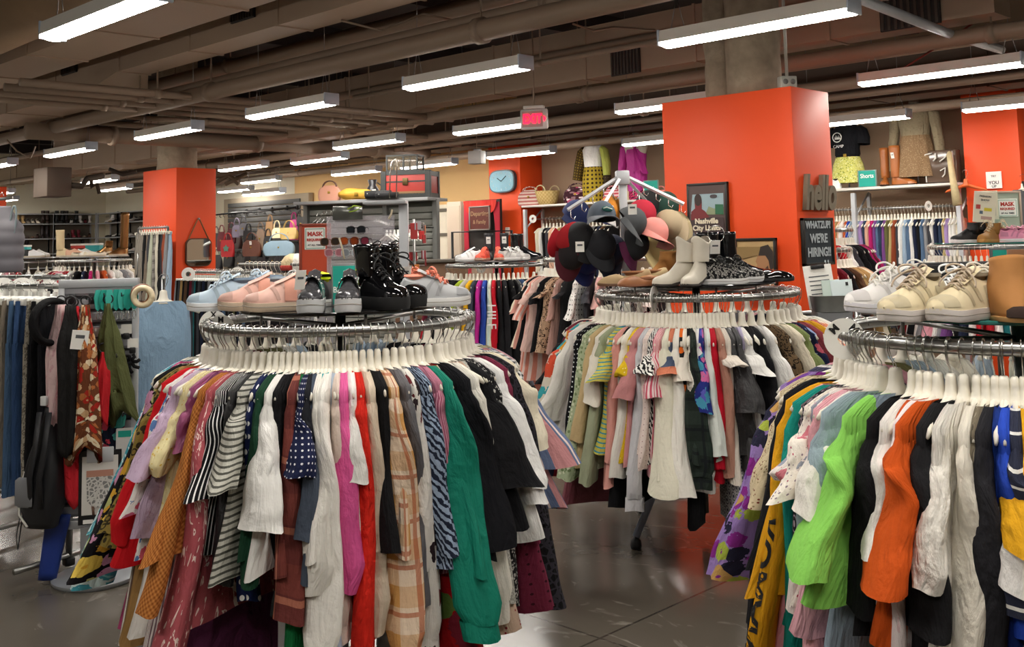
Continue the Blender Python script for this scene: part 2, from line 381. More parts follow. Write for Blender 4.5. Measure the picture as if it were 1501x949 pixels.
bx = MB().box((0, 0, 0), (.5, .35, .42), .01).build('junction_box', mat('box_brown', '57493e', .7), loc=atd(77, 268, 15)); tag(bx, 'dark brown metal box hung before the cream wall above the shoe shelves', 'electrical box')
for i, pts in enumerate((((92, 271, 15), (120, 273, 15), (128, 262, 15.2), (150, 258, 15.5)), ((133, 262, 15.3), (135, 275, 15.3), (142, 270, 15.3), (146, 284, 15.3)), ((160, 248, 16), (180, 256, 16), (200, 252, 16)))):
    tag(MB().tube([atd(*p) for p in pts], .045 if i == 0 else .03, 8).build('flexible_hose', mat('hose_brown', '43382f', .8)), ('thick dark flexible hose leaving the brown metal box', 'short dangling dark hose below the thick one', 'dark hose curving near the mirror column')[i], 'hose')
# web of roof trusses seen over the handbags
for i, (a, b) in enumerate((((310, 272, 19), (345, 250, 19)), ((330, 270, 19), (362, 255, 19)), ((300, 262, 19), (420, 238, 19)), ((315, 255, 19), (440, 232, 19)), ((350, 270, 19), (330, 252, 19)))):
    tag(MB().tube([atd(*a), atd(*b)], .04, 6).build('truss_bar', mat('truss', '6b5a48', .7)), ('first', 'second', 'third', 'fourth', 'fifth')[i] + ' bar of the brown roof truss above the handbag wall', 'truss')
# ------------------------------------------------------------------ ceiling lights
LITE = emit('lamp_diffuser', 'fff8ee', 12.5); LBODY = mat('lamp_body', 'e4e0d8', .5)
def lamp(note, x, y, z=2.75, L=1.22):
    t = thing('linear_ceiling_light', note, 'ceiling light', (x, y, z), 0, 'linear ceiling lights')
    prof = [(-.075, .012), (-.065, .085), (.065, .085), (.075, .012)]
    MB().grid([[(sx, a, b) for a, b in prof] for sx in (-L/2, L/2)], True, True, True).build('housing', LBODY, t, smooth=False)
    rows = []
    for sx in (-L/2+.004, L/2-.004): rows.append([(sx, .072*math.cos(PI*i/8), .012-.03*math.sin(PI*i/8)) for i in range(9)])
    MB().grid(rows, True, True, True).build('diffuser', LITE, t)
    for e in (-1, 1): MB().box((e*(L/2+.006), 0, .04), (.014, .15, .1), .004).build('end_cap', mat('lamp_end', 'c8d4e4', .35), t, sharp=30)
    for e in (-.85, .85):
        w = MB()
        for s in (-.05, .05): w.tube([(e*L/2+s, 0, .085), (e*L/2, 0, .3)], .003, 5)
        w.build('bridle_wire', STEEL, t); MB().tube([(e*L/2, 0, .3), (e*L/2, 0, ZC-.3-z)], .003, 5).build('wire', STEEL, t)
LAMPS = [(-5.12, 2.24, 'over the denim rail, topmost lamp beside the wide duct'), (-5.45, 5.05, 'hanging in the middle, above the exit sign'), (-3.12, 5.14, 'largest, crossing in front of the big orange column shaft'),
 (-3.16, 7.81, 'beyond the big orange column, above the mannequins'), (-7.71, 5.06, 'between the middle lamp and the mirror column'), (-10.02, 5.1, 'hanging in front of the mirror column shaft'),
 (-12.6, 5.15, 'over the shoe shelves, next past the mirror column'), (-15.2, 5.2, 'farthest of the row past the mirror column'), (-20.22, 9.19, 'small, low against the cream wall'), (-13.99, 8.34, 'just beyond the mirror column top'),
 (-12.24, 8.51, 'above the tan handbag shelf, over the sunglasses'), (-9.92, 7.6, 'above the red trunk, long bright one'), (-14.17, 10.6, 'behind the salmon handbag on the grey fixture'), (-12.33, 10.62, 'just behind the red trunk'),
 (-10.1, 10.4, 'crossing the clock column top'), (-7.78, 7.66, 'ending behind the exit sign'), (-5.5, 7.65, 'half hidden by the big orange column, upper'), (-7.7, 10.5, 'half hidden by the big orange column, before the pink dress'),
 (-5.2, 10.5, 'over the black mannequin shirt'), (-3.4, 10.5, 'at the far orange column by the white notice')]
for x, y, n in LAMPS: lamp('linear ceiling light ' + n, x, y)
lamp('linear ceiling light lowest over the handbag wall', -16.4, 10.2, 2.5); lamp('linear ceiling light above the beige handbag wall frame, farthest', -19.5, 11.45, 2.72); lamp('linear ceiling light second from the lowest over handbags', -17.3, 10.7, 2.78)
for i, (x, y) in enumerate(((-.6, 5.1), (-.6, 2.4), (-2.9, 2.3), (-7.7, 2.3), (-10.2, 2.3), (-.6, 7.7), (-2.8, -.4), (-.4, -.4), (-5.2, -.4), (2.0, 2.3), (2.0, 5.1), (-13, 2.3), (-.8, 10.5), (-17.8, 5.1), (-17.8, 7.8), (-22.5, 7.8), (-22.5, 5.1), (-23.5, 3.2), (-25.6, 6.6), (-25.6, 4.2), (-20, 2.3), (-17, 1.5), (-25.6, 9.0))):  # fixtures added, mostly out of view, to light near garments and cream wall
    lamp('added linear ceiling light out of the picture, ' + ('beside the near racks', 'straight over the camera aisle', 'between the near round racks', 'over the far end of the denim', 'past the denim rail', 'beside the far orange column', 'behind the photographer, one side', 'behind the photographer', 'behind the denim rail', 'far aside', 'far aside, second', 'past the scarf stand', 'near the corner', 'over the far round racks', 'behind the mirror column', 'over the shoe corner', 'before the shoe corner', 'far aside of the shoe wall', 'close to the shoe wall', 'close to the shoe wall, second', 'far past the denim', 'beyond the denim, third', 'over the shoe shelving')[i], x, y)
# exit sign, speaker box, square box on the column
t = thing('exit_sign', 'red lit exit sign hanging from a cord under the grille duct', 'sign', atd(783, 175, 9.9), math.radians(30))
MB().box((0, 0, 0), (.27, .05, .2), .02).build('housing', mat('clear_plastic', 'd8d4d2', .15, trans=.0), t, sharp=40)
MB().box((0, 0, .115), (.2, .07, .03), .006).build('canopy_cap', WHITEP, t, sharp=40)
MB().box((-.01, -.027, 0), (.2, .004, .15)).build('face', mat('exit_face', 'b89a96', .5), t, smooth=False)
REDL = emit('exit_red', 'ff1030', 1.1)
text('EXIT', .125, REDL, t, (-.01, -.031, -.002), RX, bold=.004, ext=.003, sx=.72)
MB().prism([(.1, .03), (.122, 0), (.1, -.03)], -.034, -.029, 'y').build('arrow', REDL, t, smooth=False)
MB().tube([(0, 0, .13), (.004, 0, .4), (0, 0, ZC-2.9)], .007, 6).build('cord', PIPEM, t)
t = thing('speaker_box', 'white boxy wall speaker hung before the clock column', 'speaker', atd(699, 231, 14.2), math.radians(20))
MB().box((0, 0, 0), (.2, .16, .18), .012).build('body', mat('speaker_white', 'd3d4d2', .5), t, sharp=40); MB().box((.01, 0, .1), (.09, .06, .03), .005).build('bracket', SILV, t, sharp=40); MB().tube([(0, 0, .1), (0, 0, ZC-2.75)], .006, 6).build('cord', PIPEM, t)
# ------------------------------------------------------------------ hangers
def hanger_mesh(n=8):
    b = MB(); top = .072
    b.tube([(-.207, 0, -.062), (-.19, 0, -.048), (-.15, 0, -.034), (-.1, 0, -.02), (-.06, 0, -.006), (-.03, 0, .004), (0, 0, .006), (.03, 0, .004), (.06, 0, -.006), (.1, 0, -.02), (.15, 0, -.034), (.19, 0, -.048), (.207, 0, -.062)],
           [.006, .012, .015, .016, .017, .019, .02, .019, .017, .016, .015, .012, .006], n, True, (1.0, .6))
    b.tube([(0, 0, .0), (0, 0, .016), (0, 0, .034), (0, 0, .055), (0, 0, top), (0, 0, top+.008)], [.05, .036, .026, .022, .021, .014], n, True, (1.0, .56))
    return b
def clip_mesh():
    b = MB(); b.box((0, 0, .042), (.35, .012, .018), .004); b.box((0, 0, .06), (.03, .014, .03), .004)
    for sx in (-.15, .15): b.box((sx, 0, .028), (.028, .05, .036), .004)
    return b
def hook_mesh(n=5, clip=False):
    pts = [(0, 0, .07), (.003, 0, .092), (.015, 0, .108), (.024, 0, .13)] if not clip else [(0, 0, .065), (.01, 0, .072), (.024, 0, .085)]
    for k in range(9):
        a = -.45 + (PI+.7)*k/8; pts.append((.0262*math.cos(a), 0, (.1 if clip else .15) + .0262*math.sin(a)))
    return MB().tube(pts, .0019, n)
_H = {}
FAR_H = []
FAR_C = []
def hanger(label, loc, rz, m=IVORYP, lod=0, group=None, tilt=0.0, hook=CHROME, clip=False):
    if lod >= 2: (FAR_C if clip else FAR_H).append((Vector(loc), rz)); return None
    w = label.split()
    if len(w) > 16: w = w[1:]
    if len(w) > 16: w = [x for x in w if x not in ('with', 'and', 'long', 'small', 'big', 'white')]
    label = ' '.join(w[:16])
    key = (m.name, lod, hook.name, clip)
    if key not in _H:
        h = (clip_mesh() if clip else hanger_mesh(8 if lod == 0 else 6)).build('clothes_hanger', m, sharp=50 if clip else None); k = hook_mesh(6 if lod == 0 else 4, clip).build('hook', hook, h); _H[key] = (h, k)
    else:
        h0, k0 = _H[key]; h = h0.copy(); COL.objects.link(h); k = k0.copy(); COL.objects.link(k); k.parent = h
    h.location = loc; h.rotation_euler = (tilt, 0, rz)
    tag(h, label, 'hanger', group); return h
# ------------------------------------------------------------------ garments
def sstep(x): x = max(0, min(1, x)); return x*x*(3-2*x)
def torso(L, w0=.2, t0=.02, t1=.022, neck=.085, out=.1, fl=.03, seed=0, nu=28, nv=20, drop=.05, wav=.006, radial=True, hang=0.0):
    r = random.Random(seed); p1, p2, p3 = r.uniform(0, 6), r.uniform(0, 6), r.uniform(0, 6); k1 = r.uniform(24, 34)
    rows = []
    def row(a_o, a_i, t, z, s):
        R = []
        for i in range(nu):
            th = 2*PI*i/nu + PI/2; c, q = math.cos(th), math.sin(th)
            x = (a_o if c > 0 else a_i)*math.copysign(abs(c)**.85, c); y = t*math.copysign(abs(q)**.75, q)
            if radial: y *= .72 + .45*max(-.6, min(1, x/max(w0, .05)))
            y += wav*s*(math.sin(k1*x+p1+3*s) + .5*math.sin(k1*1.9*x+p2)) + .012*s*math.sin(p3+2.2*s)
            x += .006*s*math.sin(9*s+p2)*(1 if c > 0 else -1)
            R.append((x, y, z + .01*s*math.sin(3*th+p1)))
        return R
    for k in range(5):
        f = k/4; a = neck + (w0-neck)*f
        rows.append(row(a, a, t0 + .006*f, -drop*f**1.3 + .013, 0))
    for j in range(1, nv+1):
        s = j/nv; z = -drop - (L-drop)*s - (.03*(1-s)*0)
        w = w0 + .008*math.sin(PI*min(1, s*2.5)) - .012*sstep(s*2)
        rows.append(row(w + out*s**1.3 + fl*s, w + fl*s, t0+.006 + (t1-t0)*sstep(s*2.5) + fl*.35*s, z, s))
    return MB().grid(rows, True, False, False)
STY = {  # sleeve radius (in the garment's plane) along its length
 'long': [(0, .058), (.3, .054), (.7, .047), (1, .044)], 'cuff': [(0, .058), (.3, .058), (.7, .058), (.93, .06), (1, .042)],
 'bell': [(0, .056), (.45, .05), (.75, .07), (1, .105)], 'puff': [(0, .06), (.5, .066), (.85, .078), (1, .035)], 'wide': [(0, .066), (.5, .075), (1, .085)],
 'tee': [(0, .08), (.5, .092), (1, .1)], 'slim': [(0, .048), (.5, .042), (1, .036)], 'flare': [(0, .06), (.5, .08), (1, .12)], 'knit': [(0, .062), (.6, .072), (.92, .066), (1, .04)]}
def interp(tab, s):
    for (a, x), (b, y) in zip(tab, tab[1:]):
        if s <= b: return x + (y-x)*(s-a)/(b-a+1e-9)
    return tab[-1][1]
def sleeve(Ls, sty='long', w0=.2, tw=.5, out=.1, sway=0.0, seed=0, n=18, nv=24, ry=.024, drop=.05, scale=1.0, s_from=0.0, s_to=1.0, grow=1.0, folds=1.0, fn=False):
    r = random.Random(seed); p1, p2, p3 = r.uniform(0, 6), r.uniform(0, 6), r.uniform(0, 6); nl = r.choice((2, 3, 3, 4))
    tab = STY[sty]; rows = []; dome = [] if s_from > 0 else [(-.012, .2), (.004, .62), (.026, .9)]
    def row(cx, cy, cz, a, b, ta, s):
        R = []; c, q = math.cos(ta), math.sin(ta)
        for i in range(n):
            ph = 2*PI*i/n; m = 1 + folds*(.13*(.25+s)*math.sin(nl*ph+p1+2.5*s) + .035*math.sin(2*ph+p2+13*s) + .016*math.sin(ph+p3+30*s))
            x, y = a*m*math.cos(ph), b*m*math.sin(ph)
            R.append((cx + x*c - y*q, cy + x*q + y*c, cz + .006*s*math.sin(2*ph+p1) - .35*x*(1-sstep(s*6))*(1 if s_from == 0 else 0)))
        return R
    if fn:
        def pt(s, ph, off=0.0):
            a = interp(tab, s)*scale*grow; t = tw*sstep(s/.4); b = ry*(1+.5*s)*(1.0 if sty not in ('tee', 'flare', 'bell') else 1.35)*grow
            cx = w0 - .03 + (.018)*sstep(s*4) + out*s**1.2 + .008*math.sin(7*s+p1); cy = sway*s + .01*math.sin(5*s+p2)*s; cz = -drop-.045-(Ls-.045)*s
            c, q = math.cos(t), math.sin(t); m = 1 + folds*(.13*(.25+s)*math.sin(nl*ph+p1+2.5*s) + .035*math.sin(2*ph+p2+13*s) + .016*math.sin(ph+p3+30*s))
            x, y = (a*m+off)*math.cos(ph), (b*m+off)*math.sin(ph); return Vector((cx+x*c-y*q, cy+x*q+y*c, cz + .006*s*math.sin(2*ph+p1)))
        return pt
    for dz, f in dome:
        rows.append(row(w0-.035, 0, -drop+.004-dz, .058*scale*f, .02*f, 0, 0))
    for j in range(nv+1):
        s = s_from + (s_to-s_from)*j/nv; a = interp(tab, s)*scale*grow; t = tw*sstep(s/.4)
        b = ry*(1+.5*s)*(1.0 if sty not in ('tee', 'flare', 'bell') else 1.35)*grow
        cx = w0 - .03 + (.018)*sstep(s*4) + out*s**1.2 + .008*math.sin(7*s+p1)
        rows.append(row(cx, sway*s + .01*math.sin(5*s+p2)*s, -drop-.045-(Ls-.045)*s, a, b, t, s))
    return MB().grid(rows, True, not dome and False, False)
GARM = {}
_GK = {'t': ('t_shirt', 't-shirt'), 'b': ('blouse', 'blouse'), 's': ('shirt', 'shirt'), 'w': ('sweater', 'sweater'), 'd': ('dress', 'dress'), 'j': ('jacket', 'jacket'), 'k': ('skirt', 'skirt'), 'c': ('cardigan', 'cardigan'), 'h': ('hoodie', 'sweatshirt'), 'v': ('tank_top', 'top'), 'g': ('top', 'top')}
def garment(kind, label, m, loc, rz, L=.62, Ls=.5, sty='long', m2=None, mc=None, w0=.2, tw=.4, out=.1, sway=0.0, lod=0, group=None, ry=.024, neck=.105, fl=.03, t1=.022, scale=1.0, radial=True, seed=None, hgr=True, hm=None, far=False):
    nm, cat = _GK[kind]; seed = seed if seed is not None else rnd.randint(0, 99999); g = rnd.uniform(-.07, .07)
    if lod >= 2:
        o = torso(L, w0*1.08, .02, t1*1.25, neck, out, fl, seed, 14, 6, radial=radial, wav=.012).build(nm, m, None, loc, rz+g)
        tag(o, label, cat, group)
    else:
        o = thing(nm, label, cat, loc, rz+g, group)
        hi = lod == 0
        torso(L, w0, .02, t1, neck, out, fl, seed, 30 if hi else 18, 22 if hi else 10, radial=radial).build('body', m, o)
        if sty != 'none':
            for side in ((0, PI) if hi else (0,)):
                f = 1.0 if side == 0 else .62
                s = sleeve(Ls, sty, w0, tw*f, out if side == 0 else .0, sway*f, seed+1, 18 if hi else 10, 26 if hi else 9, ry*f, scale=scale).build('sleeve', m2 or m, o, (0, 0, 0), side)
                if side == 0 and hi: GARM[o.name] = dict(Ls=Ls, sty=sty, w0=w0, tw=tw*f, out=out, sway=sway*f, seed=seed+1, ry=ry*f, scale=scale)
                if sty == 'cuff' and hi:
                    cf = sleeve(Ls+.055, 'slim', w0, tw*f, out if side == 0 else 0, sway*f, seed+1, 16, 4, ry*f*1.25, scale=1.28*scale, s_from=Ls/(Ls+.055)-.015, s_to=1.0).build('cuff', mc or m2 or m, s)
        if hi and neck < .09:
            MB().tube([(.06*math.cos(a)*1.05, .019*math.sin(a), .018+.008*math.cos(2*a)) for a in [2*PI*k/20 for k in range(21)]], .008, 6).build('collar', mc or m, o)
    if hgr: hanger('white hanger of the ' + label, loc, rz+g, hm or IVORYP, 2 if far else (0 if lod == 0 else 1), None if group is None else 'hangers of ' + group)
    return o
def view_angle(c): return math.atan2(-c.y, -c.x)
def uniq(descs):
    """say what each look-alike hangs next to"""
    out = []
    for i, d in enumerate(descs):
        if descs.count(d) == 1: out.append(d); continue
        nb = descs[i+1] if i+1 < len(descs) else descs[i-1]
        out.append('%s next to the %s' % (d, nb))
    res = []
    for i, d in enumerate(out):
        if out.count(d) > 1 and i > 0: d = '%s after the %s' % (descs[i], descs[i-1])
        res.append(d)
    return res
# ------------------------------------------------------------------ round racks
def round_rack(label, u, d, zr, R=.5335, topper=None, legs=True, ringm=STEEL, tm=None):
    c = ground(u, d); t = thing('round_clothes_rack', label, 'clothes rack', c, view_angle(c), None)
    b = MB(); n = 64
    rows = [[((R+.019*math.cos(2*PI*j/10))*math.cos(2*PI*i/n), (R+.019*math.cos(2*PI*j/10))*math.sin(2*PI*i/n), zr+.019*math.sin(2*PI*j/10)) for j in range(10)] for i in range(n+1)]
    b.grid(rows, True).build('ring', ringm, t)
    MB().tube([(0, 0, .1), (0, 0, zr+.03)], .022, 12).build('post', STEEL, t)
    for k in range(4):
        a = PI/4 + k*PI/2; ca, sa = math.cos(a), math.sin(a)
        MB().tube([(0, 0, zr-.02), (R*ca, R*sa, zr)], .009, 8).build('spoke', STEEL, t)
        if legs:
            lg = MB().tube([(.02*ca, .02*sa, .62), (.2*ca, .2*sa, .5), (.5*ca, .5*sa, .06)], .018, 8, True, (1.3, .8)).build('leg', mat('leg_steel', 'a3aec4', .4, .1), t)
            MB().lathe([(.0, 0), (.026, .002), (.03, .02), (.026, .045), (.01, .06)], 14, (.5*ca, .5*sa, 0)).build('foot', mat('foot_dark', '1e1e20', .6), lg)
    if topper:
        r, z, m = topper
        MB().lathe([(0, 0), (r-.003, 0), (r, .003), (r, .009), (r-.003, .012), (0, .012)], 48, (0, 0, z-.012), False, False).build('top_shelf', m, t, sharp=35)
        for k in range(4):
            a = k*PI/2+.3; MB().tube([(r*.8*math.cos(a), r*.8*math.sin(a), zr-.01), (r*.8*math.cos(a), r*.8*math.sin(a), z-.012)], .006, 8).build('shelf_pin', STEEL, t)
    return t, c
def at_ring(c, R, psi, z):
    a = view_angle(c) + math.radians(psi); return Vector((c.x+R*math.cos(a), c.y+R*math.sin(a), z)), a
def fill_ring(c, zr, phrase, front, psis, back=(), R=.5335, lod=0, group=None, olod=2, far=False):
    zc = zr - .15; group = group or 'clothes ' + phrase
    descs = uniq([f[1] for f in front])
    for (kind, desc, m, yb, sty, o), psi, lb in zip(front, psis, descs):
        p, a = at_ring(c, R, psi, zc); o = dict(o); out = o.pop('out', .1); tw = o.pop('tw', rnd.uniform(.25, .75))
        tw = abs(tw)*(.35+.65*max(0, math.cos(math.radians(psi)))); out += (.018, -.012, .006)[len(_LAB) % 3]
        e = Vector((p.x+(.2+out)*math.cos(a), p.y+(.2+out)*math.sin(a), 0)); dd = max(1.2, e.x*FWD.x+e.y*FWD.y)
        uu = PCX + FPX*(e.dot(RGT)/dd); zb = EYE - (yb-hor(uu))*dd/FPX                      # length read off the photograph
        Ls = max(.1, zc-.05-zb); lb_ = lb + ' ' + phrase; o.setdefault('w0', .188+.026*min(1.2, abs(tw))); o.setdefault('far', far)
        L = o.pop('L', None)
        if sty == 'none': L = max(.2, zc-zb) if L is None else L
        elif L is None: L = rnd.uniform(.56, .68)
        garment(kind, lb_, m, p, a, L=L, Ls=Ls, sty=sty, tw=tw, out=out, lod=lod, group=group, **o)
    bd = uniq([b[0] for b in back]) if back else []
    for k, ((desc, m), lb) in enumerate(zip(back, bd)):
        psi = psis[-1] + (360-(psis[-1]-psis[0]))*(k+1)/(len(back)+1); p, a = at_ring(c, R, psi, zc)
        garment('g', lb + ', back ' + phrase, m, p, a, L=.6, sty='none', lod=olod, out=.03, group=group)
S = lambda c, **k: fabric('solid', c, **k)
W_, IV, CR = S('f1f0ec'), S('ebe7da'), S('efe6cf'); BK, NV, CH = S('101013'), S('1a2034'), S('4a4a4f')
BACKCOL = [('white', W_), ('black', BK), ('pink', S('e7a9b4')), ('cream', CR), ('grey', S('8d8f93')), ('navy', NV), ('olive', S('6d6b45')), ('pale blue', S('a9bccd')), ('ivory', IV), ('wine red', S('6e1f30'))]
def backs(n, seed):
    r = random.Random(seed); return [(a + ' top', b) for a, b in (r.choice(BACKCOL) for _ in range(n))]
# ------------------------------------------------------------------ the three near round racks
GLASSB = mat('smoked_shelf', '1b1c1e', .12, 0, .6)
ZR = 1.275
rackA, cA = round_rack('round chrome rack of blouses with shoes and the Blouses sign on top', 498, 4.35, ZR, topper=(.41, 1.335, GLASSB))
F_ = fabric
big_fl = F_('floral', '141216', 'd9a63a', 'c88fb0', 'e6c75a', '8f5a72', 'b9bd7a', w=.55, k=1.05)
A = [
 ('b', 'white lettered knit top', F_('hs', 'f0efe9', '2c2c34', k=.35, w=.9), 640, 'tee', {'out': .02}),
 ('b', 'ivory blouse with yellow print', F_('floral', 'eeeade', 'e0c44e', '3c3b52', 'e9d98a', w=.45), 690, 'flare', {'out': .08}),
 ('b', 'aqua print blouse', F_('blotch', '8fd0d8', '4aa5b8', 'd7eef0', k=2), 838, 'wide', {'out': .24}),
 ('d', 'black dress with big yellow and mauve flowers', big_fl, 825, 'bell', {'out': .23, 'tw': .9, 'scale': 1.1}),
 ('b', 'olive snakeskin blouse', F_('leopard', '8d7c3e', '3a3422', k=.8), 770, 'slim', {'out': .16}),
 ('b', 'red blouse with gathered cuffs', S('cf1620'), 785, 'puff', {'out': .15, 'tw': .6, 'scale': .85}),
 ('b', 'white blouse with pink and blue flowers', F_('floral', 'ece6e2', 'd0596a', '5f83b8', 'c4607c', '7d4a58', w=.5, k=1.5), 740, 'wide', {'out': .12, 'tw': .6}),
 ('b', 'sheer lilac blouse', F_('blotch', 'b49bb5', 'c0a9c2', k=4), 690, 'wide', {'out': .12, 'tw': 1.0, 'L': .55}),
 ('b', 'pale yellow ruffled blouse', F_('ditsy', 'ebe0ac', 'd9b84a', w=.3), 690, 'puff', {'out': .1, 'scale': .75}),
 ('b', 'sheer magenta blouse', S('93416e', rough=.5), 655, 'slim', {'out': .06}),
 ('w', 'copper waffle-knit cardigan', F_('knit', '8a4a1a', 'd08a48', k=.8), 880, 'long', {'out': .22, 'tw': 1.0, 'scale': 1.2}),
 ('d', 'rose tie-dye dress streaked with white', F_('tie', 'b0565e', 'f0d8d0'), 938, 'flare', {'out': .16, 'tw': 1.1, 'L': .8}),
 ('b', 'black and white pinstriped blouse', F_('vs', 'f0f0ee', '101014', k=2.2, w=.7), 720, 'bell', {'out': .1, 'scale': .8}),
 ('b', 'black satin blouse', S('121216', rough=.45), 840, 'slim', {'out': .04}),
 ('b', 'grey striped fringed top', F_('hs', '55564f', 'c6c5bb', k=2.2, w=.62), 708, 'tee', {'out': .12, 'scale': .75, 'tw': .7}),
 ('d', 'navy dress with large white dots', F_('dots', '18244e', 'f2f2f0', k=.62, w=.36), 862, 'slim', {'out': .03}),
 ('b', 'dark green velvet top', S('173f2b'), 840, 'long', {'out': .06, 'tw': .8}),
 ('b', 'white flared-sleeve blouse', W_, 762, 'flare', {'out': .1, 'tw': 1.0, 'scale': .95}),
 ('b', 'black frilled blouse', S('141418', wr=.9), 815, 'puff', {'out': .02, 'scale': .8}),
 ('s', 'rust and plum plaid shirt', F_('plaid', '5a2b2c', '7d3f38', 'c07a63', k=.5), 890, 'wide', {'out': .08, 'tw': .8, 'scale': .85}),
 ('b', 'navy blouse dotted white with hanging ties', F_('dots', '1b2244', 'e8e8ee', k=1.5, w=.34), 690, 'wide', {'out': .08, 'tw': .9, 'scale': .8}),
 ('s', 'black shirt with deep navy cuffs', S('191b22'), 740, 'cuff', {'out': .04, 'tw': .8}),
 ('b', 'slate blue blouse', S('47505f'), 780, 'slim', {}),
 ('b', 'white linen blouse with long loose sleeves', S('ece9e1'), 855, 'puff', {'out': .1, 'tw': .9}),
 ('v', 'turquoise tropical tank top', F_('floral', '3aa7a4', 'e07a52', '66c2b4', w=.5), 800, 'none', {'neck': .1}),
 ('s', 'long white shirt with wide buttoned cuffs', S('f2efe8'), 930, 'cuff', {'out': .1, 'tw': 1.15, 'scale': 1.2}),
 ('b', 'blush blouse with narrow cuffs', S('ddccc0'), 895, 'cuff', {'out': .03, 'tw': .5, 'scale': .8}),
 ('b', 'hot pink blouse with balloon sleeves', S('e2579c', rough=.6), 850, 'puff', {'out': .07, 'tw': .9, 'scale': .9}),
 ('t', 'white long-sleeved tee', W_, 700, 'slim', {'out': .04}),
 ('d', 'scarlet pleated dress with gold-trimmed hem', S('e02a1c', wr=.8), 925, 'long', {'out': .06, 'tw': .7, 'L': .86}),
 ('b', 'sand satin blouse', S('d5c4ae', rough=.6), 905, 'puff', {'out': .05, 'tw': .8, 'scale': .8}),
 ('b', 'black sleeveless shell', BK, 800, 'none', {}),
 ('s', 'cream and orange plaid shirt', F_('plaid', 'e9d3bb', 'd09a5a', 'b65f38', k=.75), 930, 'cuff', {'out': .07, 'tw': 1.2, 'scale': 1.05}),
 ('b', 'charcoal satin blouse', S('58575c', rough=.5), 865, 'wide', {'out': .04, 'tw': .7, 'scale': .8}),
 ('s', 'white shirt with black spider lilies', F_('floral', 'dcd8d2', '2a1e22', '6e2a30', w=.36, k=.7), 915, 'cuff', {'out': .03, 'tw': .8, 'scale': .85}),
 ('b', 'navy paisley blouse', F_('zebra', '1d2436', '8fa0b8', k=1.3), 800, 'slim', {}),
 ('s', 'pink pinstriped shirt', F_('vs', 'd9a3b4', 'a45a72', k=3, w=.7), 825, 'slim', {'out': .05, 'scale': 1.1}),
 ('b', 'teal blouse with bell cuffs', S('0f7f6a', rough=.65), 890, 'cuff', {'out': .13, 'tw': 1.2, 'scale': 1.3}),
 ('j', 'black velvet jacket with broad cuffs', S('0e0f15'), 790, 'wide', {'out': .1, 'tw': 1.2, 'scale': 1.0}),
 ('s', 'sheer cream shirt with wide cuffs', S('e8e5da'), 868, 'cuff', {'out': .08, 'tw': .9}),
 ('j', 'black three-quarter-sleeved jacket', S('101014'), 706, 'wide', {'out': .12, 'tw': .9, 'scale': 1.0}),
 ('b', 'speckled black and grey lace top', F_('ditsy', '1a1a1d', 'b9b7b2', w=.5, k=1.5), 870, 'long', {'out': .05, 'tw': .7}),
 ('s', 'white poplin shirt with button cuffs', S('f1f1ef'), 705, 'cuff', {'out': .15, 'tw': .9}),
 ('b', 'burgundy dotted chiffon blouse', F_('dots', '762941', '3d1622', k=.9, w=.25), 872, 'bell', {'out': .08, 'tw': .6, 'scale': .75}),
 ('b', 'black lace top with scalloped hem', F_('lace', '141416', '34323a', k=.8), 872, 'wide', {'out': .1, 'tw': .9}),
 ('s', 'cream blouse with sloping shoulders', CR, 650, 'tee', {'out': .05}),
 ('s', 'black and white gingham shirt', F_('gingham', 'f2f2f2', '1a1a1c', k=1.1), 845, 'slim', {'out': .08, 'scale': 1.2}),
 ('b', 'pink blouse with broad blue stripes', F_('vbands', 'c98f92', '6a7a9c', 'ecdcd8', k=1.2), 672, 'flare', {'out': .18, 'tw': .8}),
 ('b', 'olive cream tunic', S('a5a184'), 800, 'long', {'out': .12, 'scale': .9}),
 ('t', 'white tee printed with black letters', F_('zebra', 'f4f4f2', '3a3a40', k=.6), 640, 'tee', {'out': .02}),
]
def spread(ctrl, n): return [interp(ctrl, i) for i in range(n)]
nA = len(A); psA = spread([(0, -112), (3, -78), (5, -64), (7, -55), (10, -42), (14, -28), (17, -20), (20, -11.5), (25, -4), (27, 1), (29, 5.5), (32, 14.5), (37, 32), (38, 38), (42, 57), (46, 80), (49, 110)], nA)
fill_ring(cA, ZR, 'on the Blouses rack', A, psA, backs(17, 1))
# longer skirts and dresses showing under the sleeves
under = [(-88, 'k', 'hot pink skirt', S('d2568e'), 888), (-82, 'd', 'brown striped summer dress', F_('vs', 'e8e2da', '7d6458', k=2), 905), (-72, 'k', 'tan suede skirt', S('a9834f'), 905),
         (-62, 'd', 'white eyelet dress', S('e8e4de'), 890), (-55, 'd', 'white dress with brown stripes', F_('vs', 'efe9e4', '8a7076', k=2.2), 938), (-46, 'k', 'purple crinkled skirt', S('773a63', wr=.9), 965),
         (-14, 'd', 'emerald green dress', S('0d6a38'), 965), (-3, 'd', 'pale blue slip dress', S('b9c6d8'), 940), (46, 'k', 'grey sequinned skirt', F_('ditsy', '9b9a92', 'c9c8c0', w=.6, k=2), 860)]
for psi, k, dsc, m, yb in under:
    p, a = at_ring(cA, .5335, psi+1.7, ZR-.15); e = Vector((p.x+.15*math.cos(a), p.y+.15*math.sin(a), 0)); dd = e.x*FWD.x+e.y*FWD.y
    zb = EYE-(yb-hor(498))*dd/FPX
    garment(k, dsc + ' hanging low on the Blouses rack', m, p, a, L=max(.5, ZR-.15-zb), sty='none', out=.12, fl=.05, lod=1, w0=.17)
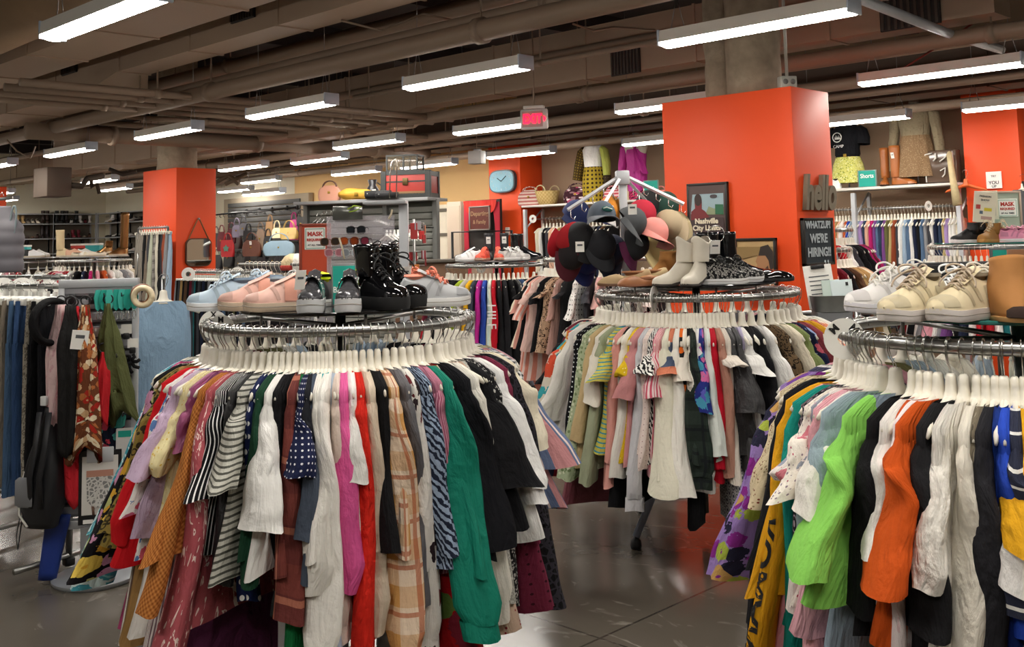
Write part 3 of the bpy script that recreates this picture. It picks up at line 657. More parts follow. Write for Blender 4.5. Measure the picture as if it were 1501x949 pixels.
# patterned scarf-hem dress trailing lowest
p, a = at_ring(cA, .5335, 33.7, ZR-.15)
garment('d', 'red scarf-print dress trailing lowest of all on the Blouses rack', F_('floral', 'a8161c', '5f7a3a', 'e0d0c0', '7a2030', w=.6, k=.9), p, a, L=1.04, sty='none', out=.14, fl=.08, lod=1, w0=.15, t1=.05)
p, a = at_ring(cA, .5335, 44.3, ZR-.15)
garment('k', 'sheer beige chiffon skirt with red piping low on the Blouses rack', F_('ditsy', 'c2a894', '8b2430', w=.35), p, a, L=.94, sty='none', out=.12, fl=.07, lod=1, w0=.15, t1=.04)
p = ground(575, 4.1)
t = thing('storage_jar', 'clear plastic jar on the floor under the Blouses rack', 'jar', p)
JAR = mat('jar_plastic', 'c9ccd0', .15, 0, .5); MB().lathe([(0, 0), (.07, 0), (.08, .02), (.08, .16), (.06, .19), (.055, .2)], 24).build('body', JAR, t); MB().lathe([(.058, .195), (.062, .2), (.062, .225), (0, .228)], 24).build('lid', mat('jar_lid', '8f9296', .4), t)

rackB, cB = round_rack('round chrome rack of tops with white western boots on top', 1017, 5.75, ZR, topper=(.43, 1.335, GLASSB))
B = [
 ('b', 'black hat-brimmed cape', BK, 560, 'tee', {}),
 ('b', 'blush lace blouse', F_('lace', 'd8bdb4', 'e6d5cd'), 600, 'wide', {'out': .06}),
 ('s', 'red and navy striped shirt', F_('vs', '7d1a2c', '1d2036', k=.6), 690, 'wide', {'out': .12}),
 ('b', 'multicoloured floral blouse', F_('floral', 'd8d0c0', '3aa0a8', 'd8543a', 'e0a23a', w=.6), 600, 'tee', {}),
 ('b', 'sheer white short-sleeved blouse', S('e6e3dc'), 610, 'flare', {'out': .12, 'tw': .9}),
 ('d', 'black dress dotted white', F_('dots', '101014', 'efefef', k=1.3, w=.3), 690, 'slim', {'out': .08}),
 ('b', 'sage floral blouse with ruffled cuffs', F_('ditsy', 'a9b795', '74875f', 'd3d8bd', w=.6), 690, 'bell', {'out': .1, 'tw': .9}),
 ('b', 'tan linen blouse', S('c9b184'), 640, 'long', {}),
 ('b', 'cream blouse with flared short sleeves', S('e6e0d2'), 585, 'flare', {'out': .06, 'tw': 1.0}),
 ('b', 'sage green blouse', S('a2a98c'), 700, 'wide', {'tw': .7}),
 ('t', 'teal tee with yellow stripes', F_('hs', '3f9ab4', 'c9c25a', k=2.3, w=.7), 555, 'tee', {'out': .1, 'scale': .75}),
 ('b', 'coral pink long-sleeved blouse', S('e0a096'), 705, 'slim', {'out': .1}),
 ('b', 'white crinkled blouse', S('ece8de'), 690, 'wide', {'out': .06, 'scale': .8}),
 ('b', 'yellow ruffled strappy top', F_('ditsy', 'd9b61e', 'efe09a', w=.3), 550, 'puff', {'out': .08, 'scale': .7}),
 ('b', 'rose pink tee', S('cf8f90'), 580, 'tee', {'scale': .7}),
 ('s', 'pale grey shirt with button cuffs', S('c8c8cc'), 720, 'cuff', {'out': .12}),
 ('b', 'blush blouse with tiny dots', F_('dots', 'e8d8d0', '8a4a50', k=1.3, w=.18), 680, 'puff', {'out': .1, 'tw': .7, 'scale': .8}),
 ('b', 'zebra-print blouse', F_('zebra', 'ecebe6', '1d1d20', k=1.4), 545, 'tee', {'scale': .6}),
 ('b', 'pink and white striped blouse', F_('vs', 'd0566c', 'f0dada', k=1.6), 578, 'tee', {'scale': .6, 'out': .06}),
 ('b', 'ivory blouse with wide trumpet cuffs', S('e9e6d2'), 715, 'bell', {'out': .16, 'tw': 1.2, 'scale': .95}),
 ('v', 'coral and denim strappy top', F_('hs', 'c9785a', '4a566e', k=.3), 545, 'tee', {'scale': .5}),
 ('b', 'white blouse with scalloped cuffs', S('efece2'), 715, 'bell', {'out': .14, 'tw': .8}),
 ('b', 'orange and black patched cardigan', F_('hs', 'df6a1e', '1a1a1c', k=.45, w=.5), 690, 'long', {'out': .06}),
 ('b', 'cream short-sleeved blouse with black trim', S('efe8da'), 555, 'tee', {'out': .06, 'scale': .6}),
 ('s', 'dark green and black plaid shirt', F_('plaid', '1e2622', '2e3a33', '11151a', k=.8), 690, 'cuff', {'out': .12, 'tw': 1.1, 'scale': 1.1}),
 ('b', 'white lace-trimmed blouse', F_('lace', 'c9c6b8', 'eeebe2'), 690, 'slim', {}),
 ('b', 'white cotton blouse with long cuffs', S('f0f0ee'), 695, 'cuff', {'out': .08}),
 ('b', 'blue floral blouse', F_('floral', '26307e', '4a9ab8', 'd06aa0', '5f60c0', w=.55, k=1.3), 600, 'wide', {'out': .06, 'scale': .75}),
 ('b', 'pale mint blouse', S('dfe6e0'), 660, 'wide', {'scale': .8}),
 ('v', 'crimson sleeveless dress', S('bb1028'), 680, 'long', {'out': .1, 'scale': .9}),
 ('b', 'tan rose blouse', S('b58573'), 690, 'long', {'out': .06}),
 ('b', 'ruffled cream sleeveless blouse', S('ebe2d6', wr=.9), 500, 'puff', {'scale': .8}),
 ('j', 'black leather jacket', S('17171a', rough=.35), 660, 'wide', {'out': .06}),
 ('b', 'sheer black blouse', S('2a2a2c', rough=.5), 600, 'wide', {'out': .08}),
 ('t', 'white cap-sleeved tee', W_, 545, 'flare', {'out': .06, 'scale': .8}),
 ('b', 'black tunic', BK, 600, 'long', {}), ('b', 'white crepe blouse', W_, 600, 'wide', {'out': .08}),
 ('b', 'brown leopard blouse', F_('leopard', '6b573f', '1f1812'), 600, 'slim', {}), ('b', 'cream pintucked blouse', CR, 600, 'wide', {'out': .05}),
 ('b', 'olive green blouse', S('7d8b56'), 600, 'long', {}), ('b', 'navy floral top', F_('floral', '1c2140', 'c05a6a', '8fa0c8', w=.4), 590, 'long', {}),
 ('b', 'maroon paisley blouse', F_('blotch', '7a2c34', '94424a', k=3), 580, 'wide', {'out': .06}), ('b', 'mustard yellow top', S('d9a021'), 560, 'tee', {}),
 ('b', 'pink floral scarf top', F_('floral', 'ecdccb', 'd0607a', 'e08a6a', w=.5), 540, 'tee', {}), ('b', 'white gathered top', IV, 560, 'tee', {}),
]
nB = len(B); psB = spread([(0, -100), (4, -66), (6, -53), (8, -44), (13, -28), (19, -13.5), (24, -3), (27, 1.5), (29, 6.5), (32, 12.5), (34, 19), (36, 30), (38, 43), (41, 58), (44, 85)], nB)
fill_ring(cB, ZR, 'on the white-boot rack', B, psB, backs(16, 2))
for psi, k, dsc, m, yb in ((-62, 'k', 'plum chiffon skirt', S('8a4552', rough=.5), 722), (-34, 'd', 'black ribbed dress', BK, 725), (-6, 'k', 'black pencil skirt', BK, 752), (12, 'd', 'navy and white tile-print dress', F_('geo', 'f0f0f2', '1d2850', k=1.4), 762), (22, 'k', 'long black skirt', S('1b1a1c'), 760), (17, 'b', 'pale lavender blouse', S('c9c3e0'), 725)):
    p, a = at_ring(cB, .5335, psi+2, ZR-.15); e = Vector((p.x+.15*math.cos(a), p.y+.15*math.sin(a), 0)); dd = e.x*FWD.x+e.y*FWD.y
    garment(k, dsc + ' hanging low on the white-boot rack', m, p, a, L=max(.5, ZR-.15-(EYE-(yb-hor(1017))*dd/FPX)), sty='none', out=.1, fl=.04, lod=1, w0=.17)

GLASST = mat('green_edged_glass', '2f6f68', .06, 0, .6)
rackC, cC = round_rack('round chrome rack of tees with cream sneakers on its glass top', 1483, 3.25, ZR, topper=(.43, 1.34, GLASST))
Cc = [
 ('t', 'white tee with navy piping', F_('hs', 'f2f1ee', '50506a', k=.4, w=.9), 690, 'tee', {'out': .02}),
 ('d', 'purple dress splashed with flowers', F_('floral', '9a7fc0', '8c2f90', '2a2a40', 'a9b84a', '7d4fa8', 'c9a060', w=.62, k=1.25), 825, 'wide', {'out': .18, 'tw': .9, 'scale': 1.1}),
 ('b', 'beige ditsy floral blouse with grey cuffs', F_('ditsy', 'd8c8a6', '7a3a30', '9c8a6a', w=.42, k=1.9), 728, 'flare', {'out': .07, 'scale': .7, 'tw': .6}),
 ('h', 'black crewneck sweatshirt', S('131318'), 900, 'long', {'out': .1}),
 ('h', 'mustard yellow sweatshirt lettered down the sleeve', S('e3a41a'), 1000, 'wide', {'out': .14, 'tw': 1.25, 'scale': 1.0, 'seed': 4242, 'L': .6}),
 ('h', 'teal hoodie with white sleeve bands', S('168d80'), 1000, 'long', {'out': .06, 'tw': .9}),
 ('b', 'black geometric-print blouse', F_('geo', '1b1b22', '9c8f9a', k=1.1), 900, 'slim', {'out': .02}),
 ('b', 'white puff-sleeved blouse with small flowers', F_('ditsy', 'eee7dc', '8a7a86', 'c99', w=.35, k=.6) if False else F_('ditsy', 'eee7dc', '8a7a86', 'b05a6a', w=.35, k=1.2), 715, 'flare', {'out': .06, 'tw': .8, 'scale': .95}),
 ('b', 'pink and white rose-print blouse', F_('floral', 'ebe3de', 'cf7a86', '9aa0ae', w=.5), 700, 'puff', {'scale': .9}),
 ('t', 'pink sweatshirt', S('e2a5ae'), 950, 'long', {'out': .04, 'tw': .8}),
 ('t', 'white tee with scalloped sleeves', S('ece8e0'), 735, 'flare', {'L': .42, 'out': .07, 'tw': .9, 'scale': .85}),
 ('t', 'blue-grey tee', S('94a7b0'), 797, 'tee', {'L': .46, 'out': .08, 'tw': 1.0, 'scale': .9}),
 ('t', 'lime green tee', S('8ed65f'), 820, 'tee', {'L': .5, 'out': .16, 'tw': 1.15, 'scale': 1.15}),
 ('t', 'black crewneck tee', S('0e0e11'), 870, 'tee', {'out': .06, 'tw': .9, 'scale': .8}),
 ('t', 'white rolled-sleeve tee', S('f0ece6'), 795, 'tee', {'L': .52, 'out': .08, 'tw': .7, 'scale': .65}),
 ('h', 'pale pink tie-dye sweatshirt', F_('blotch', 'ecd0d2', 'f2e6e6', k=1.6), 960, 'long', {'tw': .7}),
 ('t', 'burnt orange tee', S('cf5415'), 845, 'tee', {'L': .56, 'out': .12, 'tw': 1.1, 'scale': 1.05}),
 ('t', 'charcoal black tee', S('1a1a1d'), 900, 'tee', {'out': .08, 'tw': .9, 'scale': .85}),
 ('b', 'white blouse with smocked shoulder and puff sleeve', S('efebe2', wr=.8), 850, 'puff', {'out': .1, 'tw': .8, 'scale': .8}),
 ('w', 'cream long-sleeved sweater', S('e6e0d2'), 1000, 'long', {'out': .1, 'tw': 1.0, 'scale': 1.0}),
 ('b', 'grey camouflage blouse', F_('blotch', '4f4a40', '756c5c', '9c9484', k=1.6), 930, 'cuff', {'out': .04, 'tw': .7}),
 ('h', 'black zip hoodie', S('232328'), 960, 'long', {'out': .07, 'tw': 1.0, 'scale': 1.1}),
 ('v', 'royal blue sports top', S('2b4fc4'), 900, 'wide', {'out': .02, 'tw': .6, 'scale': .8}),
 ('t', 'white tee with navy shoulder stripes', F_('hs', 'efeeea', '2f3346', k=.7, w=.88), 880, 'tee', {'out': .09, 'tw': .9}),
 ('t', 'golden yellow tee', S('e5a91c'), 800, 'tee', {'out': .11, 'tw': .9, 'scale': .9}),
 ('t', 'white boxy tee', S('f1efec'), 860, 'tee', {'out': .13, 'tw': 1.1, 'scale': 1.1}),
 ('t', 'white tee with a grey print', F_('blotch', 'f0eeea', 'c9c6c0', k=2), 850, 'tee', {'out': .1}),
]
psC = spread([(0, -102), (1, -86), (2, -76), (3, -68), (4, -62), (5, -57.5), (7, -52), (9, -47.5), (11, -43), (12, -38), (13, -31), (16, -23), (18, -15.5), (19, -12), (21, -7), (23, -2), (25, 2.5), (26, 7)], len(Cc))
fill_ring(cC, ZR, 'on the cream-sneaker rack', Cc, psC, backs(22, 3))
for psi, k, dsc, m, yb in ((-60, 'd', 'rose pink sweat dress', S('dd98a6'), 1000), (-48, 'k', 'dusty pink pleated skirt', S('dfa9b4', wr=.8), 890), (-38, 'd', 'slate grey tee dress', S('8a9aa8'), 985), (-27, 'd', 'rust orange dress', S('c04f18'), 1000), (-6, 'd', 'cobalt blue dress', S('16337f'), 1000), (-20, 'd', 'long black tee dress', S('111114'), 1000)):
    p, a = at_ring(cC, .5335, psi+1, ZR-.15)
    e = Vector((p.x+.2*math.cos(a), p.y+.2*math.sin(a), 0)); dd = e.x*FWD.x+e.y*FWD.y
    garment(k, dsc + ' hanging low on the cream-sneaker rack', m, p, a, L=min(1.1, max(.6, ZR-.15-(EYE-(yb-hor(1483))*dd/FPX))), sty='none', out=.12, fl=.04, lod=1, w0=.18)
# ------------------------------------------------------------------ middle and far racks
def col_name(c): return c
PAL = {'black': '121215', 'navy': '1f2740', 'white': 'efeeea', 'cream': 'e9dfc8', 'grey': '8b8c90', 'charcoal': '3f4046', 'red': 'b8202c', 'pink': 'e3a0ae', 'magenta': 'b8206a', 'pale blue': '9fb6cc', 'denim blue': '56708f', 'dark denim': '2f3e58', 'teal': '1f6f74',
       'olive': '6b6a42', 'tan': 'b3925f', 'brown': '5f4632', 'orange': 'c75a2a', 'lavender': 'a98fc4', 'burgundy': '6b1c2e', 'rust': '94482c', 'peach': 'e2b49a', 'khaki': 'bba873', 'green': '3f6a4c', 'royal blue': '2b4aa8', 'purple': '7a4a8c', 'mustard': 'cf9a22', 'yellow': 'e2c02a', 'silver': 'bdbec2'}
def P_(c): return S(PAL[c])
# rack under the coral shoes: coats and jackets
ZD = 1.31
rackD, cD = round_rack('round chrome rack of jackets with coral shoes on its black top', 727, 11.35, ZD, topper=(.45, 1.36, BLACKP), legs=True)
Dd = [('j', 'aqua hooded jacket', P_('teal'), 'long'), ('j', 'red fleece jacket', P_('red'), 'long'), ('j', 'burgundy quilted jacket', P_('burgundy'), 'long'), ('j', 'charcoal blazer', P_('charcoal'), 'long'), ('j', 'black coat with grey lining', BK, 'long'), ('j', 'black zip jacket', P_('black'), 'long'),
      ('j', 'lime green jacket', S('9aae2e'), 'long'), ('c', 'heather grey cardigan', S('b4b2ac'), 'long'), ('j', 'golden yellow jacket', S('e3ae1e'), 'long'), ('j', 'slate jacket with plaid sleeve', S('363c48'), 'long'), ('j', 'magenta jacket', S('c02a92'), 'long'), ('j', 'royal blue jacket', P_('royal blue'), 'long'),
      ('j', 'pale aqua striped jacket', F_('vs', 'c9dcd4', 'd2d6c0', k=.6), 'long'), ('j', 'red jacket with white sleeve lettering', S('c01428'), 'long'), ('j', 'long black puffer coat', S('191a1d'), 'long'), ('j', 'black wool coat', S('202024'), 'long'), ('j', 'black parka', BK, 'long'), ('j', 'black leather coat', S('1d1e21', rough=.35), 'long'),
      ('j', 'blue denim jacket', S('2f476e'), 'long'), ('j', 'black track jacket with white stripe', S('1b1b1e'), 'long'), ('j', 'blush pink coat', S('e6b8bc'), 'long'), ('j', 'camel coat', S('a8783e'), 'long'), ('j', 'black wrap coat', S('151517'), 'long'), ('j', 'salmon trimmed black jacket', S('2a2022'), 'long'), ('j', 'navy raincoat', NV, 'long')]
psD = spread([(0, -95), (5, -45), (6, -36), (14, 2), (20, 36), (24, 80)], len(Dd))
ybD = [430, 440, 470, 500, 500, 500, 503, 500, 508, 505, 512, 512, 512, 508, 560, 570, 585, 590, 545, 480, 470, 460, 455, 445, 430]
fill_ring(cD, ZD, 'on the coral-shoe rack', [(k, d, m, min(yb, 545), st, {'out': .1, 'scale': 1.15, 'L': .75 if 'coat' in d or 'parka' in d else .62}) for (k, d, m, st), yb in zip(Dd, ybD)], psD, (), lod=1)
# lettering running down the red sleeve
p, a = at_ring(cD, .5335, psD[13], ZD-.15)
sl = [o for o in bpy.data.objects if o.parent and o.parent.get('label', '').startswith('red jacket with white sleeve')]
par = sl[0].parent
text('HILF', .13, mat('white_print', 'f2f2f2', .7), par, (.345, -.012, -.34), (PI/2, PI/2, PI/2), 'lettering', .002, sx=1.0)
# plaid flannel sleeve on the slate jacket
par = [o for o in bpy.data.objects if o.get('label', '').startswith('slate jacket with plaid')][0]
sleeve(.6, 'wide', .2, .8, .14, .02, 99, 12, 9, .03, s_from=.35).build('sleeve', F_('plaid', '30343e', 'd0d0d0', '8b8f98', k=.6), par)
# rack behind the caps
ZE = 1.4
rackE, cE = round_rack('tall round chrome rack of blouses behind the caps', 895, 9.2, ZE, R=.58)
Ed = [('b', d, m) for d, m in [('cream top', CR), ('salmon blouse', S('d99a8c')), ('black top', BK), ('coral striped dress', F_('vs', 'e0917e', 'f0d8d0', k=.7)), ('blush top', S('dcb9ae')), ('black blouse', BK), ('tan leopard blouse', F_('leopard', 'c9a98c', '3a2a22')), ('rose brown tunic', S('b08a80')), ('black shirt', S('1e1e21')),
      ('white dotted dress', F_('dots', 'f0eeea', '2a2a2c', k=.8, w=.35)), ('charcoal top', P_('charcoal')), ('pink blouse', S('e0b0aa')), ('black ruffled top', BK), ('white striped blouse', F_('vs', 'f2f2ee', '2b2b2e', k=1)), ('grey print top', F_('leopard', '9a9a98', '3a3a3c')), ('white blouse', W_), ('black knit', S('202022')), ('navy top', NV), ('white tee', W_), ('burgundy top', P_('burgundy')), ('black tank', BK), ('ivory knit', IV)]]
psE = [-88 + 150*i/(len(Ed)-1) for i in range(len(Ed))]
fill_ring(cE, ZE, 'on the rack behind the caps', [(k, d, m, (468 if 'dress' in d or 'tunic' in d else rnd.randint(435, 462)), 'long', {'out': .1, 'scale': 1.1, 'L': .85 if 'dress' in d else .6}) for k, d, m in Ed], psE, (), R=.58, lod=1)
# straight wall rails -------------------------------------------------
def straight(phrase, p0, p1, zr, descs, mats, L=(.45, .6), w0=.17, group=None, face=1, kind='g', jitter=.01, hm=None, lod=2, far=False, rz=None):
    group = group or 'clothes ' + phrase
    p0, p1 = Vector(p0), Vector(p1); d = (p1-p0); n = len(descs); ang = math.atan2(d.y, d.x) + PI/2*face if rz is None else rz
    lbs = uniq(descs)
    for i, (ds, m, lb) in enumerate(zip(descs, mats, lbs)):
        p = p0 + d*((i+.5)/n); p.z = zr-(.15 if kind in _GK else .1)
        if kind in _GK: garment(kind, lb + ' ' + phrase, m, p, ang, L=rnd.uniform(*L), sty='none', out=.0, fl=.01, lod=lod, w0=w0, t1=.028, radial=False, group=group, hm=hm, far=far)
        else: pants(kind, lb + ' ' + phrase, m, p, ang, rnd.uniform(*L), group, hm=hm, far=far)
def rail(label, p0, p1, z, r=.014, posts=True, m=STEEL, post_z=0.0):
    p0, p1 = Vector(p0), Vector(p1); p0.z = p1.z = z
    t = thing('clothes_rail', label, 'clothes rail', (p0.x, p0.y, 0)); o = Vector((p0.x, p0.y, 0))
    MB().tube([p0-o, (p0+p1)/2-o, p1-o], r, 10).build('bar', m, t)
    d = (p1-p0).normalized(); n = Vector((-d.y, d.x, 0))
    for q in (p0, p1):
        if posts:
            MB().tube([q-o, Vector((q.x-o.x, q.y-o.y, .06))], r*1.15, 10).build('upright', m, t)
            MB().box((q.x-o.x, q.y-o.y, .04), (.05, .05, .04), .008).build('foot', BLACKP, t)
            MB().tube([q-o+n*.3+Vector((0, 0, .07-z)), q-o-n*.3+Vector((0, 0, .07-z))], r*1.1, 8).build('base_bar', m, t)
        else: MB().tube([q-o, q-o+n*.28], r*.8, 8).build('bracket', m, t)
    return t
def pants(kind, label, m, loc, rz, L=.95, group=None, fold=True, clip=True, hm=None, out=.02, w=.19, far=False):
    """trousers hung from the waist: flat waist splitting into two legs"""
    r = random.Random(rnd.randint(0, 9999)); name, cat = {'p': ('trousers', 'trousers'), 'jn': ('jeans', 'jeans'), 'sh': ('shorts', 'shorts')}[kind]
    o = thing(name, label, cat, loc, rz + rnd.uniform(-.06, .06), group)
    def ring(cx, cy, cz, a, b, s):
        return [(cx + a*math.cos(2*PI*i/14), cy + b*math.sin(2*PI*i/14)*(1+.2*s*math.sin(5*cz*6+i)), cz + .09 + .006*math.sin(i)) for i in range(14)]
    rows = [ring(0, 0, -.06, w*.98, .016, 0), ring(0, 0, -.1, w, .02, 0), ring(0, 0, -.2, w*1.04, .03, 0), ring(0, 0, -.3, w*1.06, .034, .3)]
    MB().grid(rows, True).build('seat', m, o)
    wb = MB().grid([ring(0, 0, -.058, w*.99, .019, 0), ring(0, 0, -.095, w*1.0, .021, 0)], True).build('waistband', m, o)
    if kind != 'sh' or L > .3:
        for sx in (-1, 1):
            sway = r.uniform(-.03, .03); Lz = max(.36, L)
            rows = [ring(sx*w*.52 + (out*s*sx), sway*s, -.27-(Lz-.27)*s, w*(.54-.12*s if kind != 'sh' else .56), .03+.008*s, s) for s in [k/8 for k in range(9)]]
            MB().grid(rows, True).build('leg', m, o)
    if clip:
        pass
    hanger('white hanger of the ' + label, loc, rz, hm or WHITEP, 2 if far else 1, None if group is None else 'hangers of ' + group, clip=True)
    return o
# pale clothes on the upper rail of the taupe wall, under the mannequin shelf
YW = 11.62
zu = 1.84
xa, xb = atY(1224, 312, YW).x, atY(1412, 306, YW).x
UP = 'white,navy,denim blue,white,red,grey,tan,peach,white,orange,royal blue,pale blue,denim blue,pale blue,lavender,dark denim,peach,magenta,purple,denim blue,dark denim,purple,olive,khaki,rust,charcoal,white,pale blue,denim blue,white,navy,black,denim blue,grey,charcoal,white,navy,dark denim,khaki,lavender,white,white,cream'.split(',')
rail('upper wall rail under the mannequin shelf', (xa-.3, YW, 0), (xb, YW, 0), zu, posts=False)
straight('on the upper wall rail', (xa-.2, YW, 0), (xb, YW, 0), zu, [c + ' shorts' if i % 3 else c + ' top' for i, c in enumerate(UP)], [P_(c) for c in UP], L=(.36, .7), w0=.16, kind='g', face=-1, far=True)
LOW = 'navy,black,charcoal,olive,black,khaki,black,brown,black,black,charcoal,black'.split(',')
straight('in the second layer of the upper wall rail', (xa-.1, YW+.16, 0), (xb-.4, YW+.16, 0), zu-.03, [c + ' bermudas' for c in LOW], [P_(c) for c in LOW], L=(.8, .9), w0=.14, kind='g', face=-1, far=True)
zl = atY(1300, 388, YW).z
x3, x4 = atY(1262, 388, YW).x, atY(1345, 388, YW).x
rail('lower wall rail under the pale shorts', (x3-.2, YW, 0), (x4+.3, YW, 0), zl, posts=False)
LW = 'white,red,white,burgundy,white,black,white,charcoal,black,grey,black,white,black,charcoal,pink,white'.split(',')
straight('on the lower wall rail', (x3, YW, 0), (x4+.2, YW, 0), zl, [c + ' skirt' for c in LW], [P_(c) for c in LW], L=(.5, .6), w0=.16, kind='k', face=-1, far=True)
# rail on the taupe wall by the clock column
xa, xb = atY(780, 322, YW).x, atY(905, 319, YW).x; zc_ = atY(800, 321, YW).z
rail('wall rail beneath the straw basket shelf', (xa, YW, 0), (xb+.4, YW, 0), zc_, posts=False)
CW = 'cream,white,black,charcoal,peach,white,tan,denim blue,navy,white,khaki,green,white,black,red,grey,black,navy,brown,black,black'.split(',')
straight('under the straw basket shelf', (xa+.2, YW, 0), (xb, YW, 0), zc_, [c + ' blouse' for c in CW], [P_(c) for c in CW], L=(.62, .75), w0=.17, kind='b', face=-1, far=True)
# far rack with tan boots on top
ZF = 1.42
rackF, cF = round_rack('far round rack with tan boots and black sock sneakers on top', 1453, 9.5, ZF, topper=(.5, ZF+.04, GLASST))
FD = 'green,red,grey,black,grey,red,white,black,white,grey,pink,white,grey,purple,black,navy,white,red,red,white,teal,white'.split(',')
fill_ring(cF, ZF, 'on the tan-boot rack', [('t', c + ' tee', P_(c), 430, 'long', {'out': .1, 'L': .62}) for c in FD], [-95+105*i/(len(FD)-1) for i in range(len(FD))], (), lod=1, far=True)
# rack of tops between the column and the wall
for (u, d, z, nm, cols) in ((1190, 9.9, 1.6, 'the high rack behind the hello column', 'pink,white,grey,red,white,charcoal,black,black,magenta,burgundy,magenta,magenta,white'.split(',')), (1176, 8.55, 1.44, 'the low rack behind the hello column', 'grey,cream,burgundy,red,burgundy,black,brown,tan,tan,cream,peach,black,olive,grey'.split(','))):
    r_, c_ = round_rack('round rack of tops half hidden ' + ('high' if z > 1.5 else 'low') + ' behind the hello column', u, d, z, R=.36)
    fill_ring(c_, z, 'on ' + nm, [('g', c + ' sweater', P_(c), 420 if z > 1.5 else 470, 'long', {'out': .1, 'L': .62}) for c in cols], [5+95*i/(len(cols)-1) for i in range(len(cols))], (), R=.36, lod=1, far=True)
# two far round racks before the shoe wall
for (u, d, z, nm, cols, ps) in ((40, 16.5, 1.4, 'the far rack beside the grey vest', 'black,grey,white,pink,red,white,cream,white,grey,white,cream'.split(','), (-70, 75)), (139, 16, 1.4, 'the far rack topped by the bronze boot', 'burgundy,cream,burgundy,red,pink,red,white,black,navy,magenta,pink,orange,white,white,grey,white,cream,tan,white'.split(','), (-85, 75))):
    r_, c_ = round_rack('round rack under a heap of shoes, ' + ('beside the grey vest' if u < 100 else 'topped by the bronze boot'), u, d, z, topper=(.5, z+.07, SILV))
    fill_ring(c_, z, 'on ' + nm, [('g', c + ' blouse', P_(c), 415, 'long', {'out': .08, 'L': .6}) for c in cols], [ps[0]+(ps[1]-ps[0])*i/(len(cols)-1) for i in range(len(cols))], (), lod=1, far=True)
# long pants rail running across behind the scarf stand
dP = 8.8
q0 = ground(196, dP, 0); q1 = ground(470, dP-.2, 0); q1.y = q0.y = (q0.y+q1.y)/2
rail('double chrome pants rail running behind the scarf stand', q0, q1, 1.37); rail('second chrome bar of pants just behind', q0+Vector((.1, .45, 0)), q1+Vector((0, .45, 0)), 1.42)
PC = 'grey,black,charcoal,tan,black,brown,black,burgundy,charcoal,teal,black,charcoal,black,navy,black,grey,black,navy,charcoal,brown,black,navy,denim blue,black,charcoal,black,olive,black,navy,black,denim blue,black'.split(',')
straight('on the pants rail', q0+Vector((.1, 0, 0)), q1, 1.37, [c + ' trousers' for c in PC], [P_(c) for c in PC], L=(.92, 1.02), kind='p', hm=WHITEP, face=-1)
BKC = 'white,grey,cream,silver,white,black,grey,white,charcoal,white,grey,black,white,silver,white,grey'.split(',')
straight('on the second pants bar', q0+Vector((.2, .45, 0)), q1+Vector((0, .45, 0)), 1.42, [c + ' long skirt' for c in BKC], [P_(c) for c in BKC], L=(.8, .95), kind='k', hm=WHITEP, face=-1, far=True)
# pants rack at the mirror column
g0 = ground(203, 13.4); g1 = ground(246, 12.9); zq = 1.6 + (hor(225)-334)*13.1/FPX
rail('tall rack of patterned trousers at the mirror column', g0, g1, zq)
QD = [('grey striped trousers', F_('vs', '6b655c', '9b948a', k=1)), ('black lounge pants', BK), ('taupe joggers', S('7c6f62')), ('charcoal trousers', P_('charcoal')), ('pale sage trousers', S('b8bca8')), ('grey plaid trousers', F_('plaid', '6f6a66', '9f9a94', '4a4644')), ('ivory wide-leg pants', S('d5cfbe')), ('black pleated pants', BK), ('dark grey leggings', S('33343a')), ('rust corduroy pants', P_('rust')), ('grey wool trousers', P_('grey')), ('pale denim overalls', P_('pale blue'))]
straight('on the rack at the mirror column', g0, g1, zq, [d for d, m in QD], [m for d, m in QD], L=(.95, 1.05), kind='p', hm=BLACKP, far=True, rz=math.atan2(g0.y+g1.y, g0.x+g1.x)+.25)
# denim on the near side rail
j0 = ground(-30, 5.75); j1 = ground(108, 5.35); zj = 1.405
rail('chrome rail of jeans nearest the edge', j0, j1, zj); k0 = ground(-25, 6.6); k1 = ground(100, 6.3); rail('second jeans rail just behind', k0, k1, 1.43)
JD = [('mid blue jeans', S('52708f'), 'jn', .95), ('dark blue jeans', P_('dark denim'), 'jn', 1.0), ('washed pale blue jeans', S('9db4c8'), 'jn', 1.08), ('faded blue jeans', S('87a0b8'), 'jn', 1.05), ('black cropped pants', BK, 'p', .68), ('stone chinos', S('a49a86'), 'p', .86), ('taupe chinos', S('8d8274'), 'p', 1.0), ('steel blue jeans', S('4d6a8c'), 'jn', 1.04), ('indigo jeans', S('35507a'), 'jn', 1.02), ('mottled camouflage pants', F_('leopard', 'a9a294', '6d675c'), 'p', 1.0), ('black slacks', BK, 'p', 1.0), ('black wide trousers', S('16171c'), 'p', 1.05), ('navy midi skirt', NV, 'p', .9)]
dirj = (j1-j0); angj = math.atan2(dirj.y, dirj.x) - PI/2
for i, (d, m, k, L) in enumerate(JD):
    p = j0 + dirj*((i+.7)/len(JD)); p.z = zj-(.15 if 'skirt' in d else .1)
    if 'skirt' in d: garment('k', d + ' at the end of the near jeans rail', m, p, angj+.9, L=.95, sty='none', out=.02, w0=.17, lod=1, radial=False)
    else: pants(k, d + ' on the near jeans rail', m, p, angj+.35, L, out=.0)
KD = 'denim blue,pale blue,white,denim blue,cream,pale blue,dark denim,denim blue,grey,black'.split(',')
straight('on the second jeans rail', k0, k1, 1.43, [c + ' jeans' for c in KD], [P_(c) for c in KD], L=(.95, 1.05), kind='jn', face=-1)
